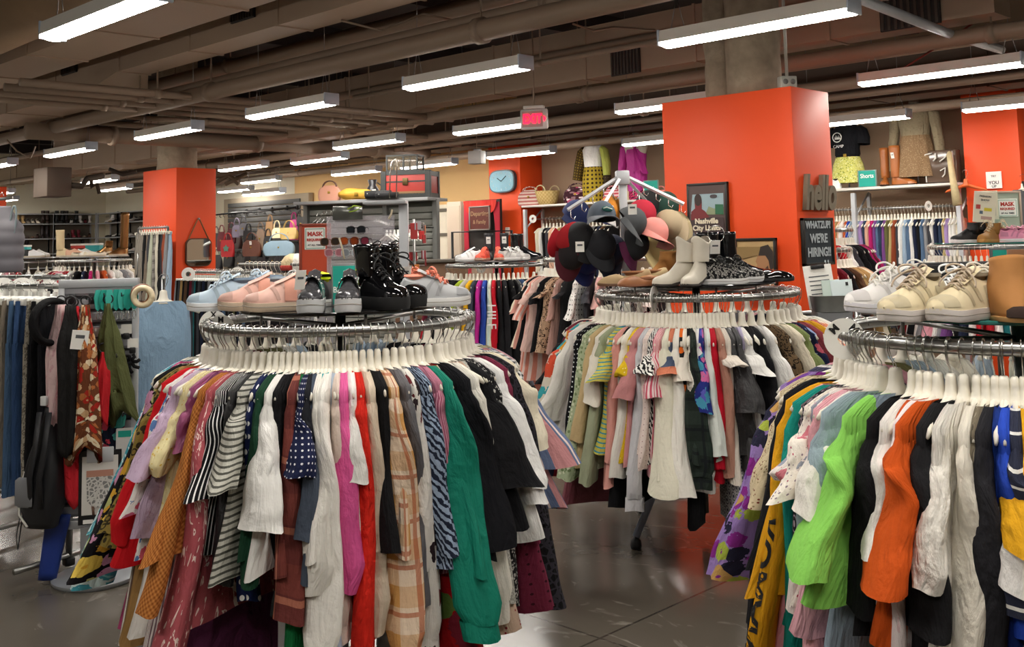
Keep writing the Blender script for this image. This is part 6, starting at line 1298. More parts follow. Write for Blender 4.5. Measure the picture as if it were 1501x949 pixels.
for i in range(5):
    p = atd(464+7*i, 322-2*i, 13.2); o = MB().tube([(-.17, 0, -.12), (0, 0, 0), (.17, 0, -.12), (-.17, 0, -.12)], .004, 6).build('wire_hanger', CHROME, None, p, CAMR+.8+.2*i); tag(o, 'bare wire hanger, %s from the handbag wall side' % NUMW[i], 'hanger', 'bare wire hangers'); MB().tube([(0, 0, 0), (0, 0, .05), (.03, 0, .08), (.04, 0, .05)], .003, 5).build('hook', CHROME, o)
# things on the gondola top
zt2 = zt_+.02
RDT = mat('trunk_red', 'a8342c', .5, var=.1, vscale=6); TBK = mat('trunk_trim', '2c302f', .5)
pt = ground(603, 13.1, zt2); o = thing('steamer_trunk', 'red steamer trunk with black edging and brass lock', 'trunk', pt, CAMR-.22)
h1 = atd(603, 252, 13.1).z-zt2; MB().box((0, 0, h1/2), (.62, .4, h1), .012).build('chest', RDT, o, sharp=40)
e = MB()
for sx in (-1, 1):
    for sy in (-1, 1): e.box((sx*.29, sy*.185, h1/2), (.07, .06, h1+.02), .006)
    e.box((sx*.305, 0, .03), (.03, .42, .06)); e.box((sx*.305, 0, h1-.03), (.03, .42, .06))
    e.box((0, sx*.195, .03), (.64, .03, .06)); e.box((0, sx*.195, h1-.02), (.64, .03, .045)); e.box((0, sx*.197, h1*.62), (.62, .02, .02))
e.build('edging', TBK, o, smooth=False); MB().box((0, -.21, h1*.62), (.07, .02, .09), .006).build('lock', mat('old_brass', '5a4a2c', .4, .7), o, sharp=40); MB().box((0, -.206, h1*.2), (.5, .008, .035)).build('wood_slat', mat('trunk_wood', '8a6a44', .6), o, smooth=False)
for s in (-.14, .14): MB().lathe([(0, .01), (.02, .008), (.022, 0)], 12).build('stud', TBK, o, (-.318, s, h1*.55), (0, -PI/2, 0))
o = thing('glass_lantern', 'old glass and iron lantern box standing on the red trunk', 'lantern', ground(590, 13.1, zt2+h1+.005), CAMR-.22); MB().box((.05, 0, .1), (.4, .26, .19), .004).build('glass', mat('smoky_glass', '7d735f', .12, alpha=.45), o, sharp=40)
e = MB()
for sx in (-.15, .07, .25):
    for sy in (-.13, .13): e.box((sx, sy, .1), (.02, .02, .2))
for z in (.01, .2): e.box((.05, .13, z), (.42, .02, .02)); e.box((.05, -.13, z), (.42, .02, .02)); e.box((-.15, 0, z), (.02, .26, .02)); e.box((.25, 0, z), (.02, .26, .02))
e.build('frame', TBK, o, smooth=False)
MB().tube([atd(571, 291, 12.7), atd(572, 255, 12.7), atd(574, 238, 12.7), atd(581, 232, 12.7), atd(582, 240, 12.7), atd(581, 290, 12.7)], .008, 6).build('tmpw', CHROME)
w = bpy.data.objects['tmpw']; w.name = 'wire_stand'; tag(w, 'bent chrome wire frame standing in front of the red trunk end', 'wire stand')
def handbag(label, p, yaw, sz, m, strap=None, hl=.12, flap=False, hw=.6, tilt=0.0, group=None, round_=.35, hm=None, chain=False, stuff_=None):
    o = thing('handbag', label, 'handbag', p, yaw, group); o.rotation_euler = (0, tilt, yaw)
    w, d, h = sz; rows = []
    for j in range(9):
        s = j/8; z = -h*(1-s)
        f = (1-.25*(2*abs(s-.42))**3)*(1 if s < .85 else 1-(s-.85)*1.2); g = (1 - .72*s)
        rows.append([(w/2*f*math.copysign(abs(math.cos(a))**.35, math.cos(a)), d/2*g*math.copysign(abs(math.sin(a))**.5, math.sin(a)), z) for a in [2*PI*i/24 for i in range(24)]])
    MB().grid(rows, True, True, True).build('body', m, o, sharp=60)
    hm = hm or m
    for sy in (-1, 1): MB().tube([(hw*w/2*math.cos(a), sy*d*.13, -.02+hl*math.sin(a)) for a in [PI*k/12 for k in range(13)]], .007, 6).build('handle', hm, o)
    if flap: MB().grid([[(w*.47*x, -d/2*(.45+.35*s)-.006, -h*.6*s) for x in (-1, -.6, 0, .6, 1)] for s in (0, .4, .8, 1)], False).build('flap', m, o)
    MB().box((0, -d/2*.75, -h*.45), (.03, .012, .03), .003).build('clasp', mat('gold_clasp', 'b0903e', .3, .9), o, sharp=40)
    return o
handbag('salmon pink structured handbag on the gondola top', ground(484, 13.3, zt2+.2), CAMR-.1, (.3, .14, .2), mat('salmon_leather', 'd59a82', .5), hl=.08, hm=mat('brown_strap', '6a4434', .5))
o = thing('duffel_bag', 'mustard yellow slouchy bag on the gondola top', 'bag', ground(522, 13.1, zt2), CAMR); rows = []
for j in range(15):
    s = j/14; r_ = .075*math.sin(PI*min(.97, max(.03, s)))**.45*(1+.12*math.sin(9*s)); rows.append([(-.22+.44*s, r_*1.1*math.cos(a)*(1+.08*math.sin(4*a+6*s)), .075+r_*math.sin(a)*(1+.1*math.sin(3*a+8*s))) for a in [2*PI*i/20 for i in range(20)]])
MB().grid(rows, True, True, True, flip=False).build('body', mat('mustard_fabric', 'd9a53c', .6, var=.15, vscale=10), o); MB().box((.02, -.085, .07), (.05, .01, .05), .004).build('gold_disc', mat('gold_clasp', 'b0903e', .3, .9), o, sharp=40)
clutch('black leather bag lying on the gondola top beside the trunk', ground(556, 12.9, zt2), CAMR, (.34, .16, .1), mat('black_leather', '202124', .4)); clutch('second black leather bag against the red trunk', ground(568, 12.75, zt2), CAMR+.2, (.28, .14, .07), mat('black_leather', '202124', .4))
t = thing('bust_ornament', 'grey pitcher-like ornament hanging above the black bags', 'ornament', ground(547, 13.4, zt2+.0), CAMR); MB().lathe([(0, 0), (.06, .0), (.09, .06), (.08, .14), (.045, .2), (.06, .26), (.055, .27), (0, .265)], 20).build('body', mat('pewter2', '55565a', .35, .5), t)
MB().tube([(.08, 0, .1), (.14, 0, .17), (.06, 0, .23)], .01, 6).build('handle', mat('pewter2', '55565a', .35, .5), t); MB().box((.03, -.09, .1), (.05, .01, .08), .002).build('price_tag', PAPER, t, smooth=False)
# wooden counter
c0_, c1_ = ground(590, 12.35), ground(672, 12.6); yc = math.atan2((c1_-c0_).y, (c1_-c0_).x)
t = thing('service_counter', 'brown wooden service counter below the grey gondola', 'counter', (c0_+c1_)/2, yc); Lc = (c1_-c0_).length; zc2 = atd(620, 386, 12).z
MB().box((0, 0, zc2/2), (Lc*1.1, .5, zc2), .004).build('body', mat('counter_wood', '7a5a42', .6, var=.12, vscale=6), t, sharp=40); MB().box((0, -.02, zc2+.015), (Lc*1.14, .58, .03), .004).build('top', mat('counter_top', '5f584f', .5), t, sharp=40)
o = thing('cup', 'small white cup at the end of the service counter', 'cup', ground(605, 12.3, zc2+.03), CAMR); MB().lathe([(0, 0), (.028, 0), (.04, .06), (.036, .06), (.026, .008), (0, .006)], 18).build('bowl', WHITEP, o); MB().tube([(.034, 0, .045), (.058, 0, .04), (.055, 0, .02), (.03, 0, .015)], .005, 6).build('handle', WHITEP, o)
# white panel doors, beige locker, red puppet-theatre board by the clock column
slab2 = lambda nm, u0, u1, v0, m, dep, k: struct(MB().box(((atY(u0, 350, YB-dep).x+atY(u1, 350, YB-dep).x)/2, YB-dep/2, atY((u0+u1)/2, v0, YB-dep).z/2), (abs(atY(u1, 350, YB-dep).x-atY(u0, 350, YB-dep).x), dep, atY((u0+u1)/2, v0, YB-dep).z), .005).build(nm, m, sharp=40))
slab2('door_1', 638, 663, 300, mat('white_door', 'e4dcc8', .6), .06, 0)
for v in (308, 344): struct(MB().box((atY(650, v, YB-.08).x, YB-.07, atY(650, v, YB-.08).z), (.6, .03, .05)).build('trim_1', mat('door_trim', '6b6458', .6), smooth=False))
t = thing('locker', 'tall beige locker beside the red puppet board', 'locker', (atY(671, 350, 11.5).x, 11.72, 0)); zl2 = atY(671, 296, 11.5).z; MB().box((0, 0, zl2/2), (.34, .6, zl2), .008).build('body', mat('locker_beige', 'c7b7a4', .5), t, sharp=40); MB().box((.0, -.305, zl2*.5), (.3, .012, zl2*.94), .004).build('door', mat('locker_door', 'bfae9a', .5), t, sharp=40); MB().box((.1, -.32, zl2*.52), (.02, .02, .1), .004).build('handle', STEEL, t, sharp=40)
t = thing('board_panel', 'narrow black board between the locker and the puppet board', 'board', (atY(684, 350, 11.6).x, 11.75, 0)); MB().box((0, 0, zl2*.49), (.22, .3, zl2*.98), .006).build('panel', mat('black_board', '26302c', .6), t, sharp=40); MB().box((0, -.155, zl2*.49), (.18, .01, zl2*.9)).build('face', mat('black_board2', '1c2421', .7), t, smooth=False)
yT = 11.25; u0, u1 = 679, 731; xa_, xb_ = atY(u0, 320, yT).x, atY(u1, 320, yT).x; zT = atY(705, 293, yT).z; wT = xb_-xa_
t = thing('puppet_theatre_board', 'red curtained puppet theatre board standing before the clock column', 'board', ((xa_+xb_)/2, yT, 0)); CUR = mat('curtain_red', 'b8263a', .8); CUR2 = mat('curtain_scarlet', 'c92a1c', .8)
MB().box((0, .06, zT/2), (wT, .04, zT), .004).build('back', mat('board_dark', '1c1712', .7), t, sharp=40)
for s in (-1, 1):
    rows = []
    for k in range(13):
        f = k/12; z = zT*.98-(zT*.62)*f; wd = wT*(.2-.09*math.sin(PI*min(1, f*1.3))+.02*f); rows.append([(s*(wT/2-wd*x), .025-.02*abs(math.sin(6*PI*x)), z) for x in [i/12 for i in range(13)]])
    MB().grid(rows, False).build('curtain', CUR, t)
for i, x in enumerate((-.3, 0, .3)):
    MB().grid([[(x*wT+wT*(.17 if i != 1 else .2)*a*(1-.15*f), -.005-.012*abs(math.sin(5*a)), zT-.01-.2*f*(1-.6*a*a)) for a in [k/6-1 for k in range(13)]] for f in (0, .33, .66, 1)], False).build('swag', CUR2, t)
MB().box((0, .03, zT*.3), (wT*.6, .05, zT*.56), .003).build('lower_board', mat('board_brown', '8d7562', .7), t, sharp=40)
o = poster('small worn wooden sign hung inside the red puppet board', Vector(((xa_+xb_)/2, yT-.02, atY(705, 320, yT).z)), 0, wT*.56, .36, mat('sign_wood', '5a241a', .6, var=.2, vscale=10), [('Departing', .1, 0, .07, mat('gilt', '9a7a5a', .6)), ('& Family', .085, 0, -.06, mat('gilt', '9a7a5a', .6))], mat('silver_frame', '8d8a84', .45, .4), name='wooden_sign')
# ------------------------------------------------------------------ handbag wall
yH = 11.9; hx0, hx1 = atY(336, 300, yH).x, atY(441, 290, yH).x; zH = atY(390, 291, yH).z
struct(MB().box(((hx0+hx1)/2, yH+.07, zH/2), (hx1-hx0+.5, .12, zH+.1), .01).build('wall_panel', mat('beige_frame', 'a39580', .7), sharp=40))
t = thing('handbag_wall', 'dark slatwall panel with slanting black arms holding handbags', 'display fixture', ((hx0+hx1)/2, yH-.02, 0)); wH = hx1-hx0
b = MB()
for k in range(22): b.box((0, 0, .15+k*(zH-.25)/21), (wH, .03, (zH-.25)/21*.82), .003)
b.build('slat_panel', mat('dark_slat', '4d4d4c', .6), t, sharp=40)
ctr = t.location.copy(); arms = []
for i, (ua, va, ub, vb) in enumerate(((344, 312, 315, 327), (361, 310, 336, 326), (380, 308, 352, 324), (398, 307, 370, 323), (420, 305, 392, 321), (435, 304, 410, 319))):
    a = atY(ua, va, yH-.05); b_ = a + Vector((.0, -1.0, -.1)); pb = b_
    MB().tube([a-ctr, b_-ctr], .016, 8).build('arm', BLACKP, t); MB().box((a-ctr), (.07, .05, .09), .006).build('arm_bracket', BLACKP, t, sharp=40); arms.append((a, b_))
    for k in range(5): q = a+(b_-a)*(.15+.19*k)-ctr; MB().tube([q, q+Vector((0, -.02, -.05)), q+Vector((0, .02, -.07))], .006, 5).build('peg', BLACKP, t)
LEA = lambda c, r=.45: mat('leather_'+c, c, r, var=.08, vscale=14)
BAGS = [(317, 342, .5, 'dark grey shoulder bag nearest the mirror column', '2f2f33', .2, .3), (325, 340, .7, 'crimson suede tote near the mirror column', '6f1424', .2, .4), (339, 336, .45, 'wine red hobo bag behind the red satchel', '5a1a26', .2, .3), (334, 352, .85, 'bright red satchel with a green star patch', 'b8262a', .3, .34), (347, 330, .4, 'lavender grey shoulder bag', '8a8296', .2, .26), (357, 327, .4, 'silver grey crossbody bag', '77777f', .18, .26), (364, 338, .45, 'black soft bag behind the brown laced bag', '1a1a1d', .2, .3),
        (369, 352, .75, 'brown laced leather bag with white tag', '5a3020', .42, .32), (382, 336, .5, 'taupe slouch bag with hanging straps', '8a7462', .2, .42), (396, 325, .35, 'tan shoulder bag with long straps', 'b08a62', .16, .3), (393, 346, .6, 'black bucket bag beside the denim tote', '1c1c1e', .2, .28), (409, 353, .9, 'pale denim blue wide tote', '7f98a8', .62, .28), (424, 334, .5, 'gold metallic ruched clutch bag', 'b89a58', .4, .22), (406, 334, .6, 'cream small purse beside the gold clutch', 'd8c8a0', .2, .2), (431, 322, .3, 'fuchsia pink backpack purse', 'a82070', .18, .4), (442, 318, .2, 'black rounded shoulder bag beside the fuchsia purse', '121214', .34, .3)]
for i, (u, v, dd, lb, c, w, h) in enumerate(BAGS):
    o = handbag(lb, atY(u, v, yH-.1-dd), rnd.uniform(-.1, .3)+CAMR*.6, (w, .12, h), LEA(c, .25 if 'metallic' in lb or 'patent' in lb else .5), hl=.16, flap=i % 3 == 0, group='handbags on the slanting arms')
    if 'star' in lb: MB().prism([((.075 if k % 2 == 0 else .045)*math.sin(PI*k/5), -.17+(.075 if k % 2 == 0 else .045)*math.cos(PI*k/5)) for k in range(10)], -.07, -.062, 'y').build('star_patch', mat('star_green', '5f8a78', .6), o, smooth=False)
    if 'white tag' in lb: tag_card(o, (.02, -.075, -.06), 0, (.05, .07))
BAG2 = [(318, 384, '2a2a2e'), (336, 378, '1a1a1d'), (352, 386, '26221f'), (368, 383, '17171a'), (384, 388, '202024'), (402, 382, '161618'), (420, 378, '1c1c20'), (432, 366, '141416'), (346, 352, '3a2420'), (376, 368, '1e1a1a'), (411, 386, '2b2b30')]
for i, (u, v, c) in enumerate(BAG2): handbag('black leather bag, %s in the dark lower row of the handbag wall' % NUMW[i], atY(u, v, yH-.3)+Vector((0, 0, .15)), rnd.uniform(0, .6), (.34, .14, .34), LEA(c), hl=.14, group='dark handbags low on the wall')
for i, (u, v) in enumerate(((436, 384), (428, 389))):
    p = ground(u, 8.9, 1.38); o = thing('soft_toy' if False else 'knit_hat', ('white fluffy knit hat on the pants rail end', 'cream knit hat with red trim on the pants rail end')[i], 'hat', p, CAMR); MB().lathe([(.085, 0), (.095, .02), (.09, .07), (.06, .11), (.02, .13), (0, .132)], 20).build('crown', S('e6e2da') if i == 0 else S('dcc8a0'), o); MB().lathe([(.09, -.01), (.1, .0), (.1, .03), (.09, .035)], 20, cap0=False, cap1=False).build('cuff', W_ if i == 0 else S('b0403a'), o)
# ------------------------------------------------------------------ mirror on the column
t = thing('wall_mirror', 'squarish mirror hung by a tan leather strap on the orange column', 'mirror', (-12.37, 6.72, 0), PI/2); xm = -12.36
def on_side(u, v, x): return atX(u, v, x)
cm = on_side(290, 370, xm); t.location = cm; wm, hm_ = .42, .33
def rrect(w, h, r, n=6): 
    o = []
    for cx, cy, a0 in ((w/2-r, h/2-r, 0), (-w/2+r, h/2-r, PI/2), (-w/2+r, -h/2+r, PI), (w/2-r, -h/2+r, 3*PI/2)): o += [(cx+r*math.cos(a0+PI/2*k/n), cy+r*math.sin(a0+PI/2*k/n)) for k in range(n+1)]
    return o
t.rotation_euler = (0, 0, PI/2)
MB().prism(rrect(.36, .36, .08), -.03, .0, 'y').build('frame', mat('walnut', '4a3020', .45), t, sharp=40); MB().prism(rrect(.335, .335, .07), -.033, -.03, 'y').build('glass', mat('mirror_glass', 'dfe4e6', .02, 1.0), t, smooth=False)
for s in (-1, 1): MB().tube([(s*.15, -.015, .15), (s*.01, -.015, .43)], .016, 6, True, (.4, 1)).build('strap', mat('tan_strap', '8a5a34', .6), t)
MB().lathe([(0, .02), (.014, .018), (.014, 0)], 12).build('peg', STEEL, t, (0, -.01, .43), (PI/2, 0, 0))
# ------------------------------------------------------------------ clock on the far orange column
t = thing('wall_clock', 'pale blue rounded wall clock on the orange column', 'clock', atY(738.5, 266, 11.53)); CW_ = .56; CH_ = .36
def sup(w, h, p=.6, n=40): return [(w/2*math.copysign(abs(math.cos(a))**p, math.cos(a)), h/2*math.copysign(abs(math.sin(a))**p, math.sin(a))) for a in [2*PI*k/n for k in range(n)]]
MB().prism(sup(CW_, CH_), -.05, .01, 'y').build('case', mat('clock_case', '3a4a54', .4), t, sharp=50); MB().prism(sup(CW_*.93, CH_*.9), -.056, -.05, 'y').build('dial', mat('clock_dial', '86bcd0', .5, var=.12, vscale=7), t, smooth=False)
for k in (0, 1, 2, 3, 4, 5, 6, 7, 8, 9, 10, 11):
    a = PI/2-2*PI*(k+1)/12; text(str(k+1), .05, mat('clock_ink', 'cfe2e8', .6), t, (CW_*.37*math.cos(a), -.058, CH_*.36*math.sin(a)), RX, 'lettering', .001)
for a, l in ((PI/2+1.05, .1), (PI/2-.95, .13)): MB().tube([(0, -.062, 0), (l*math.cos(a), -.062, l*math.sin(a))], .006, 6).build('hand', mat('clock_hand', '22323c', .5), t)
o = tag(MB().box((0, 0, 0), (.08, .03, .12), .008).build('light_switch', WHITEP, None, atY(744, 339, 11.53), sharp=40), 'small white switch low on the clock column', 'switch'); MB().box((0, -.018, .0), (.03, .012, .05), .003).build('rocker', WHITEP, o, sharp=40)
# ------------------------------------------------------------------ shelf with mannequins on the taupe wall
ys = 11.62; SHV = mat('white_shelf', 'dcd9d2', .5)
def wall_shelf(label, u0, v0, u1, v1, posts):
    a, b = atY(u0, v0, ys-.2), atY(u1, v1, ys-.2); z = (a.z+b.z)/2; t = thing('wall_shelf', label, 'shelf', ((a.x+b.x)/2, ys, z)); W = b.x-a.x
    MB().box((0, 0, -.015), (W, .46, .03), .004).build('board', SHV, t, sharp=40)
    for x in posts:
        px = x-(a.x+b.x)/2; MB().box((px, -.19, -(z)/2-.03), (.05, .05, z-.06), .004).build('upright', SILV, t, sharp=40); MB().tube([(px, -.18, -.35), (px, .2, -.05)], .012, 8).build('brace', SILV, t); MB().box((px, .2, -z/2-.03), (.04, .04, z-.06)).build('rear_post', SILV, t, smooth=False)
    return z, t
zs1, _t = wall_shelf('long white wall shelf carrying the mannequins and tall boots', 1200, 277.5, 1406, 268, [atY(1251, 300, ys-.2).x, atY(1405, 300, ys-.2).x])
zs2, _t = wall_shelf('white wall shelf with the striped tote and straw basket', 766, 298, 978, 294.5, [atY(769, 310, ys-.2).x, atY(972, 310, ys-.2).x])
def bust(label, u, v, sc_, skin=mat('form_ivory', 'c9bfae', .4), z=None, yaw=0):
    p = atY(u, v, ys); o = thing('dress_form', label, 'mannequin', (p.x, ys-.02, z), yaw); rows = []
    for s, w, d, zz in ((0, .03, .03, .12), (1, .13, .09, .14), (1, .145, .1, .25), (1, .115, .085, .42), (1, .15, .095, .62), (1, .19, .085, .72), (1, .12, .07, .79), (1, .05, .05, .82), (1, .045, .045, .9), (1, .02, .02, .905)):
        rows.append([(w*sc_*math.copysign(abs(math.cos(a))**.85, math.cos(a)), d*sc_*math.sin(a), zz*sc_) for a in [2*PI*i/24 for i in range(24)]])
    MB().grid(rows, True, True, True).build('torso', skin, o); MB().tube([(0, 0, 0), (0, 0, .14*sc_)], .01, 8).build('stand', STEEL, o); MB().lathe([(0, 0), (.09, 0), (.085, .012), (0, .016)], 20).build('stand_base', STEEL, o, sharp=40); return o
def wrap(o, name, m, prof, sc_=1.0, fold=0.0, nf=7, cap=False, k0=0.0):
    rows = []; n = 36
    for w, d, z in prof: rows.append([((w+fold*(prof[0][2]-z)*math.cos(nf*a+k0))*sc_*math.copysign(abs(math.cos(a))**.85, math.cos(a)), (d+fold*(prof[0][2]-z)*math.cos(nf*a+k0))*sc_*math.sin(a), z*sc_) for a in [2*PI*i/n for i in range(n)]])
    return MB().grid(rows, True, False, cap).build(name, m, o)
def arm(o, name, m, sx, L, sc_=1.0, r=(.06, .055, .04), out=.06): return MB().tube([(sx*.15*sc_, 0, .74*sc_), (sx*(.2)*sc_, 0, .7*sc_), (sx*(.21+out*.5)*sc_, 0, (.7-L*.5)*sc_), (sx*(.2+out)*sc_, -.01, (.7-L)*sc_)], [r[0]*sc_*.8, r[0]*sc_, r[1]*sc_, r[2]*sc_], 12, False).build(name, m, o)
sc_ = 1.0
o = bust('mannequin torso in a black printed tee and yellow patterned shorts', 1245, 250, .95, z=zs1)
BT = S('15161b'); wrap(o, 't_shirt', BT, [(.06, .055, .83), (.13, .08, .79), (.2, .1, .73), (.17, .115, .6), (.155, .11, .5), (.16, .115, .42)], .95)
for s in (-1, 1): arm(o, 'sleeve', BT, s, .16, .95, (.075, .08, .08), .02)
MB().tube([(-.06+.055*math.cos(a), -.128, .61+.055*math.sin(a)) for a in [2*PI*k/20 for k in range(21)]], .006, 5).build('printed_emblem', INKW, o)
text('CAMP', .05, INKW, o, (-.05, -.126, .5), RX, 'print'); 
b = MB()
for k in range(5): b.tube([(-.09+.015*k, -.126, .585), (-.085+.015*k, -.13, .62+.015*(k % 2)), (-.08+.015*k, -.126, .585)], .004, 5)
b.build('printed_trees', INKW, o)
wrap(o, 'belt', BK, [(.15, .108, .425), (.152, .11, .395)], .95); MB().box((.02, -.112, .39), (.04, .012, .04), .003).build('buckle', mat('gold_clasp', 'b0903e', .3, .9), o, sharp=40)
wrap(o, 'shorts', F_('ditsy', 'd8d878', '8a9a3a', 'f0f0c0', w=.5), [(.152, .11, .395), (.19, .13, .3), (.21, .135, .18), (.225, .14, .07)], .95, .02, 5)
t = sign_stand('teal Shorts sign standing on the mannequin shelf', Vector((atY(1280, 262, ys).x, ys-.15, zs1)), .1, .22, .2, TEAL, mat('clear_edge', '6a8a86', .3), [('Shorts', .07, .03, INKW)])
CB = mat('cognac_leather', 'a5602c', .3, var=.08, vscale=8)
shoe('boot', 'tall cognac leather boot on the mannequin shelf, side on', (atY(1303, 262, ys).x, ys-.1, zs1), -PI/2+.35, .3, 'a5602c', '3a2418', None, '4a2a16', lod=1, shaft=.35, um=CB, soleh=.016); shoe('boot', 'tall cognac leather boot with size tag, toe pointing out', (atY(1330, 262, ys).x, ys-.12, zs1), -.1, .3, 'a5602c', '3a2418', None, '4a2a16', lod=1, shaft=.36, um=CB, soleh=.016, extra=lambda o, X, W, L, sh: tag_card(o, (X(.2), -W*1.2, sh+.33), 0, (.04, .07)))
o = bust('mannequin in a bronze shimmer long-sleeved dress', 1345, 230, 1.12, z=zs1); BRZ = F_('blotch', '7d705a', '8c8068', k=5); wrap(o, 'dress', BRZ, [(.05, .05, .83), (.12, .08, .8), (.185, .1, .73), (.16, .11, .6), (.14, .1, .5)], 1.12)
wrap(o, 'skirt', F_('ditsy', '8a6f52', 'b09a78', w=.4, k=1.5), [(.142, .102, .5), (.17, .12, .4), (.19, .14, .25), (.215, .15, .08)], 1.12, .05, 9)
for s in (-1, 1): arm(o, 'sleeve', BRZ, s, .55, 1.12, (.055, .05, .04), .05)
t = thing('tote_bag', 'clear plastic tote with brown paper and white loops on the mannequin shelf', 'bag', Vector((atY(1386, 260, ys).x, ys-.05, zs1)), .0); MB().box((0, 0, .19), (.36, .14, .36), .02).build('body', mat('clear_brown', '5d4c40', .15), t, sharp=40)
for pts in (((-.16, -.08, .02), (-.165, -.08, .2), (-.16, -.08, .33), (-.08, -.085, .34)), ((-.04, -.085, .34), (-.04, -.09, .28), (-.07, -.09, .25)), ((.0, -.085, .24), (.06, -.09, .28), (.1, -.085, .33)), ((.0, -.085, .14), (.06, -.09, .17), (.05, -.09, .1), (.02, -.088, .07)), ((.14, -.08, .35), (.145, -.08, .2), (.14, -.08, .08))): MB().tube(pts, .008, 6).build('white_cord', WHITEP, t)
o = MB().tube([(0, 0, .36), (.07, -.2, .3), (.12, -.27, .02), (.16, -.29, -.25)], [.02, .03, .035, .05], 10).build('straw_tassel', mat('straw', 'c4b48a', .8, var=.2, vscale=30), None, Vector((atY(1396, 260, ys).x, ys-.02, zs1))); tag(o, 'long straw tassel hanging off the end of the mannequin shelf', 'tassel')
t = hanger('orange hanger on the end of the mannequin shelf', Vector((atY(1416, 273, ys-.25).x, ys-.25, atY(1416, 273, ys-.25).z)), .3, mat('orange_plastic', 'd8642a', .4), 1)
shoe('sneaker', 'white sneaker lying at the column end of the mannequin shelf', (atY(1226, 270, ys).x, ys-.1, zs1), 2.9, .28, 'efefec', 'e8e8e6', None, '333333', lod=1)
# busts and bags on the other shelf
o = bust('mannequin in a yellow circle-print skirt suit with white top', 872, 262, 1.05, z=zs2); YC = F_('dots', 'a8912c', '3a2c1c', k=.55, w=.55)
wrap(o, 'white_top', W_, [(.05, .05, .84), (.12, .08, .8), (.17, .105, .73), (.15, .112, .6), (.14, .1, .48)], 1.05); wrap(o, 'skirt', YC, [(.15, .105, .49), (.18, .12, .35), (.19, .125, .2), (.17, .115, -.0)], 1.05)
arm(o, 'sleeve', F_('dots', '4a3a1c', '8a7430', k=.8, w=.5), -1, .38, 1.05, (.075, .075, .07), .1); arm(o, 'sleeve', S('b8c060'), 1, .34, 1.05, (.06, .06, .05), .04)
MB().grid([[(.2+.06*math.cos(a)+.05*s, .02+.06*math.sin(a), .72-.55*s) for a in [2*PI*i/14 for i in range(14)]] for s in (0, .3, .6, 1)], True).build('jacket_side', F_('dots', '3c3226', '5a4a30', k=.8, w=.5), o)
o = bust('mannequin in a fuchsia draped cape dress', 935, 262, 1.05, z=zs2); FU = S('b8228c', rough=.6); wrap(o, 'dress', FU, [(.14, .1, .68), (.15, .112, .6), (.14, .1, .48), (.15, .11, .35), (.14, .1, .12)], 1.05)
MB().grid([[(.02+.2*f*x+.03, -.09-.03*math.cos(9*x)-.02*f, .8-.42*f+.03*math.sin(5*x)) for x in [i/12 for i in range(-3, 14)]] for f in (0.0, .35, .7, 1)], False).build('cape', FU, o); arm(o, 'sleeve', FU, -1, .4, 1.05, (.06, .06, .05), .05)
def small_bag(label, u, v, w, h, m, z=None, kind='tote'):
    p = Vector((atY(u, v, ys-.05).x, ys-.05, (z or zs2)+h)); return handbag(label, p, .2, (w, .16, h), m, hl=.07)
small_bag('pink striped woven tote on the wall shelf', 777, 285, .42, .24, F_('hs', 'b46a66', 'd8c4b8', k=.9))
o = thing('straw_basket', 'round straw basket with looped handles on the wall shelf', 'basket', Vector((atY(806, 295, ys).x, ys-.05, zs2)), 0); MB().lathe([(0, 0), (.13, 0), (.16, .08), (.19, .2), (.185, .21), (.15, .1), (.12, .02), (0, .02)], 28).build('bowl', F_('knit', 'b89a5c', 'd8be84', k=.25), o)
for s in (-1, 1): MB().tube([(.1*math.cos(a), s*.16, .2+.09*math.sin(a)) for a in [PI*k/10 for k in range(11)]], .01, 6).build('handle', mat('straw', 'c4b48a', .8), o)
small_bag('dark floral weekend bag on the wall shelf', 846, 290, .44, .24, F_('floral', '3a1c26', '8a6a70', 'd8c8c8', 'b04a6a', w=.5, k=2))
small_bag('pink and white purse behind the cap rack post', 899, 290, .3, .17, F_('hs', 'c94a5a', 'e8c8c8', k=1)); small_bag('ivory shoulder bag behind the cap rack post', 921, 288, .22, .3, S('d0c4a0')); small_bag('pink tiger-print purse on the wall shelf', 938, 288, .32, .2, F_('zebra', 'c83a6a', '5a1a30', k=1)); small_bag('coral purse at the orange column end of wall shelf', 970, 290, .2, .12, S('e08a80'))
sign_stand('small teal sign on the wall shelf near the big column', Vector((atY(961, 282, ys).x, ys-.1, zs2)), .1, .24, .26, TEAL, mat('clear_edge', '6a8a86', .3), [('Tops', .06, .03, INKW)])
# ------------------------------------------------------------------ cap rack
dC = 6.6; cp = ground(915, dC); zc3 = atd(915, 258, dC).z; scc = dC/FPX
t = thing('cap_rack', 'grey four-armed cap rack with slanting arms', 'display stand', cp, CAMR)
MB().box((0, 0, zc3/2), (.05, .05, zc3), .006).build('post', SILV, t, sharp=40); MB().box((0, 0, zc3-.01), (.085, .085, .09), .008).build('hub', SILV, t, sharp=40)
for k in range(4): a = k*PI/2; MB().tube([(0, 0, .05), (.35*math.cos(a), .35*math.sin(a), .03)], .016, 8).build('foot', SILV, t)
ARMS = [(-.36, -.12, .21), (.37, -.1, .19), (-.2, -.3, .26), (.22, .25, .2)]
ARMW = []
for x, y, dr in ARMS:
    a, b_ = Vector((0, 0, zc3+.01)), Vector((x, y, zc3-dr)); d = (b_-a).normalized(); b2 = MB(); b2.tube([a, b_], .013, 4); b2.build('arm', mat('arm_white', 'd8dade', .35, .2), t, smooth=False); ARMW.append((a, b_))
    for k in range(4): q = a+(b_-a)*(.35+.2*k); MB().tube([q, q+Vector((0, 0, -.055)), q+Vector((.02, 0, -.07)), q+Vector((.03, 0, -.05))], .003, 5).build('hook', CHROME, t)
Rc = Matrix.Rotation(CAMR, 3, 'Z')
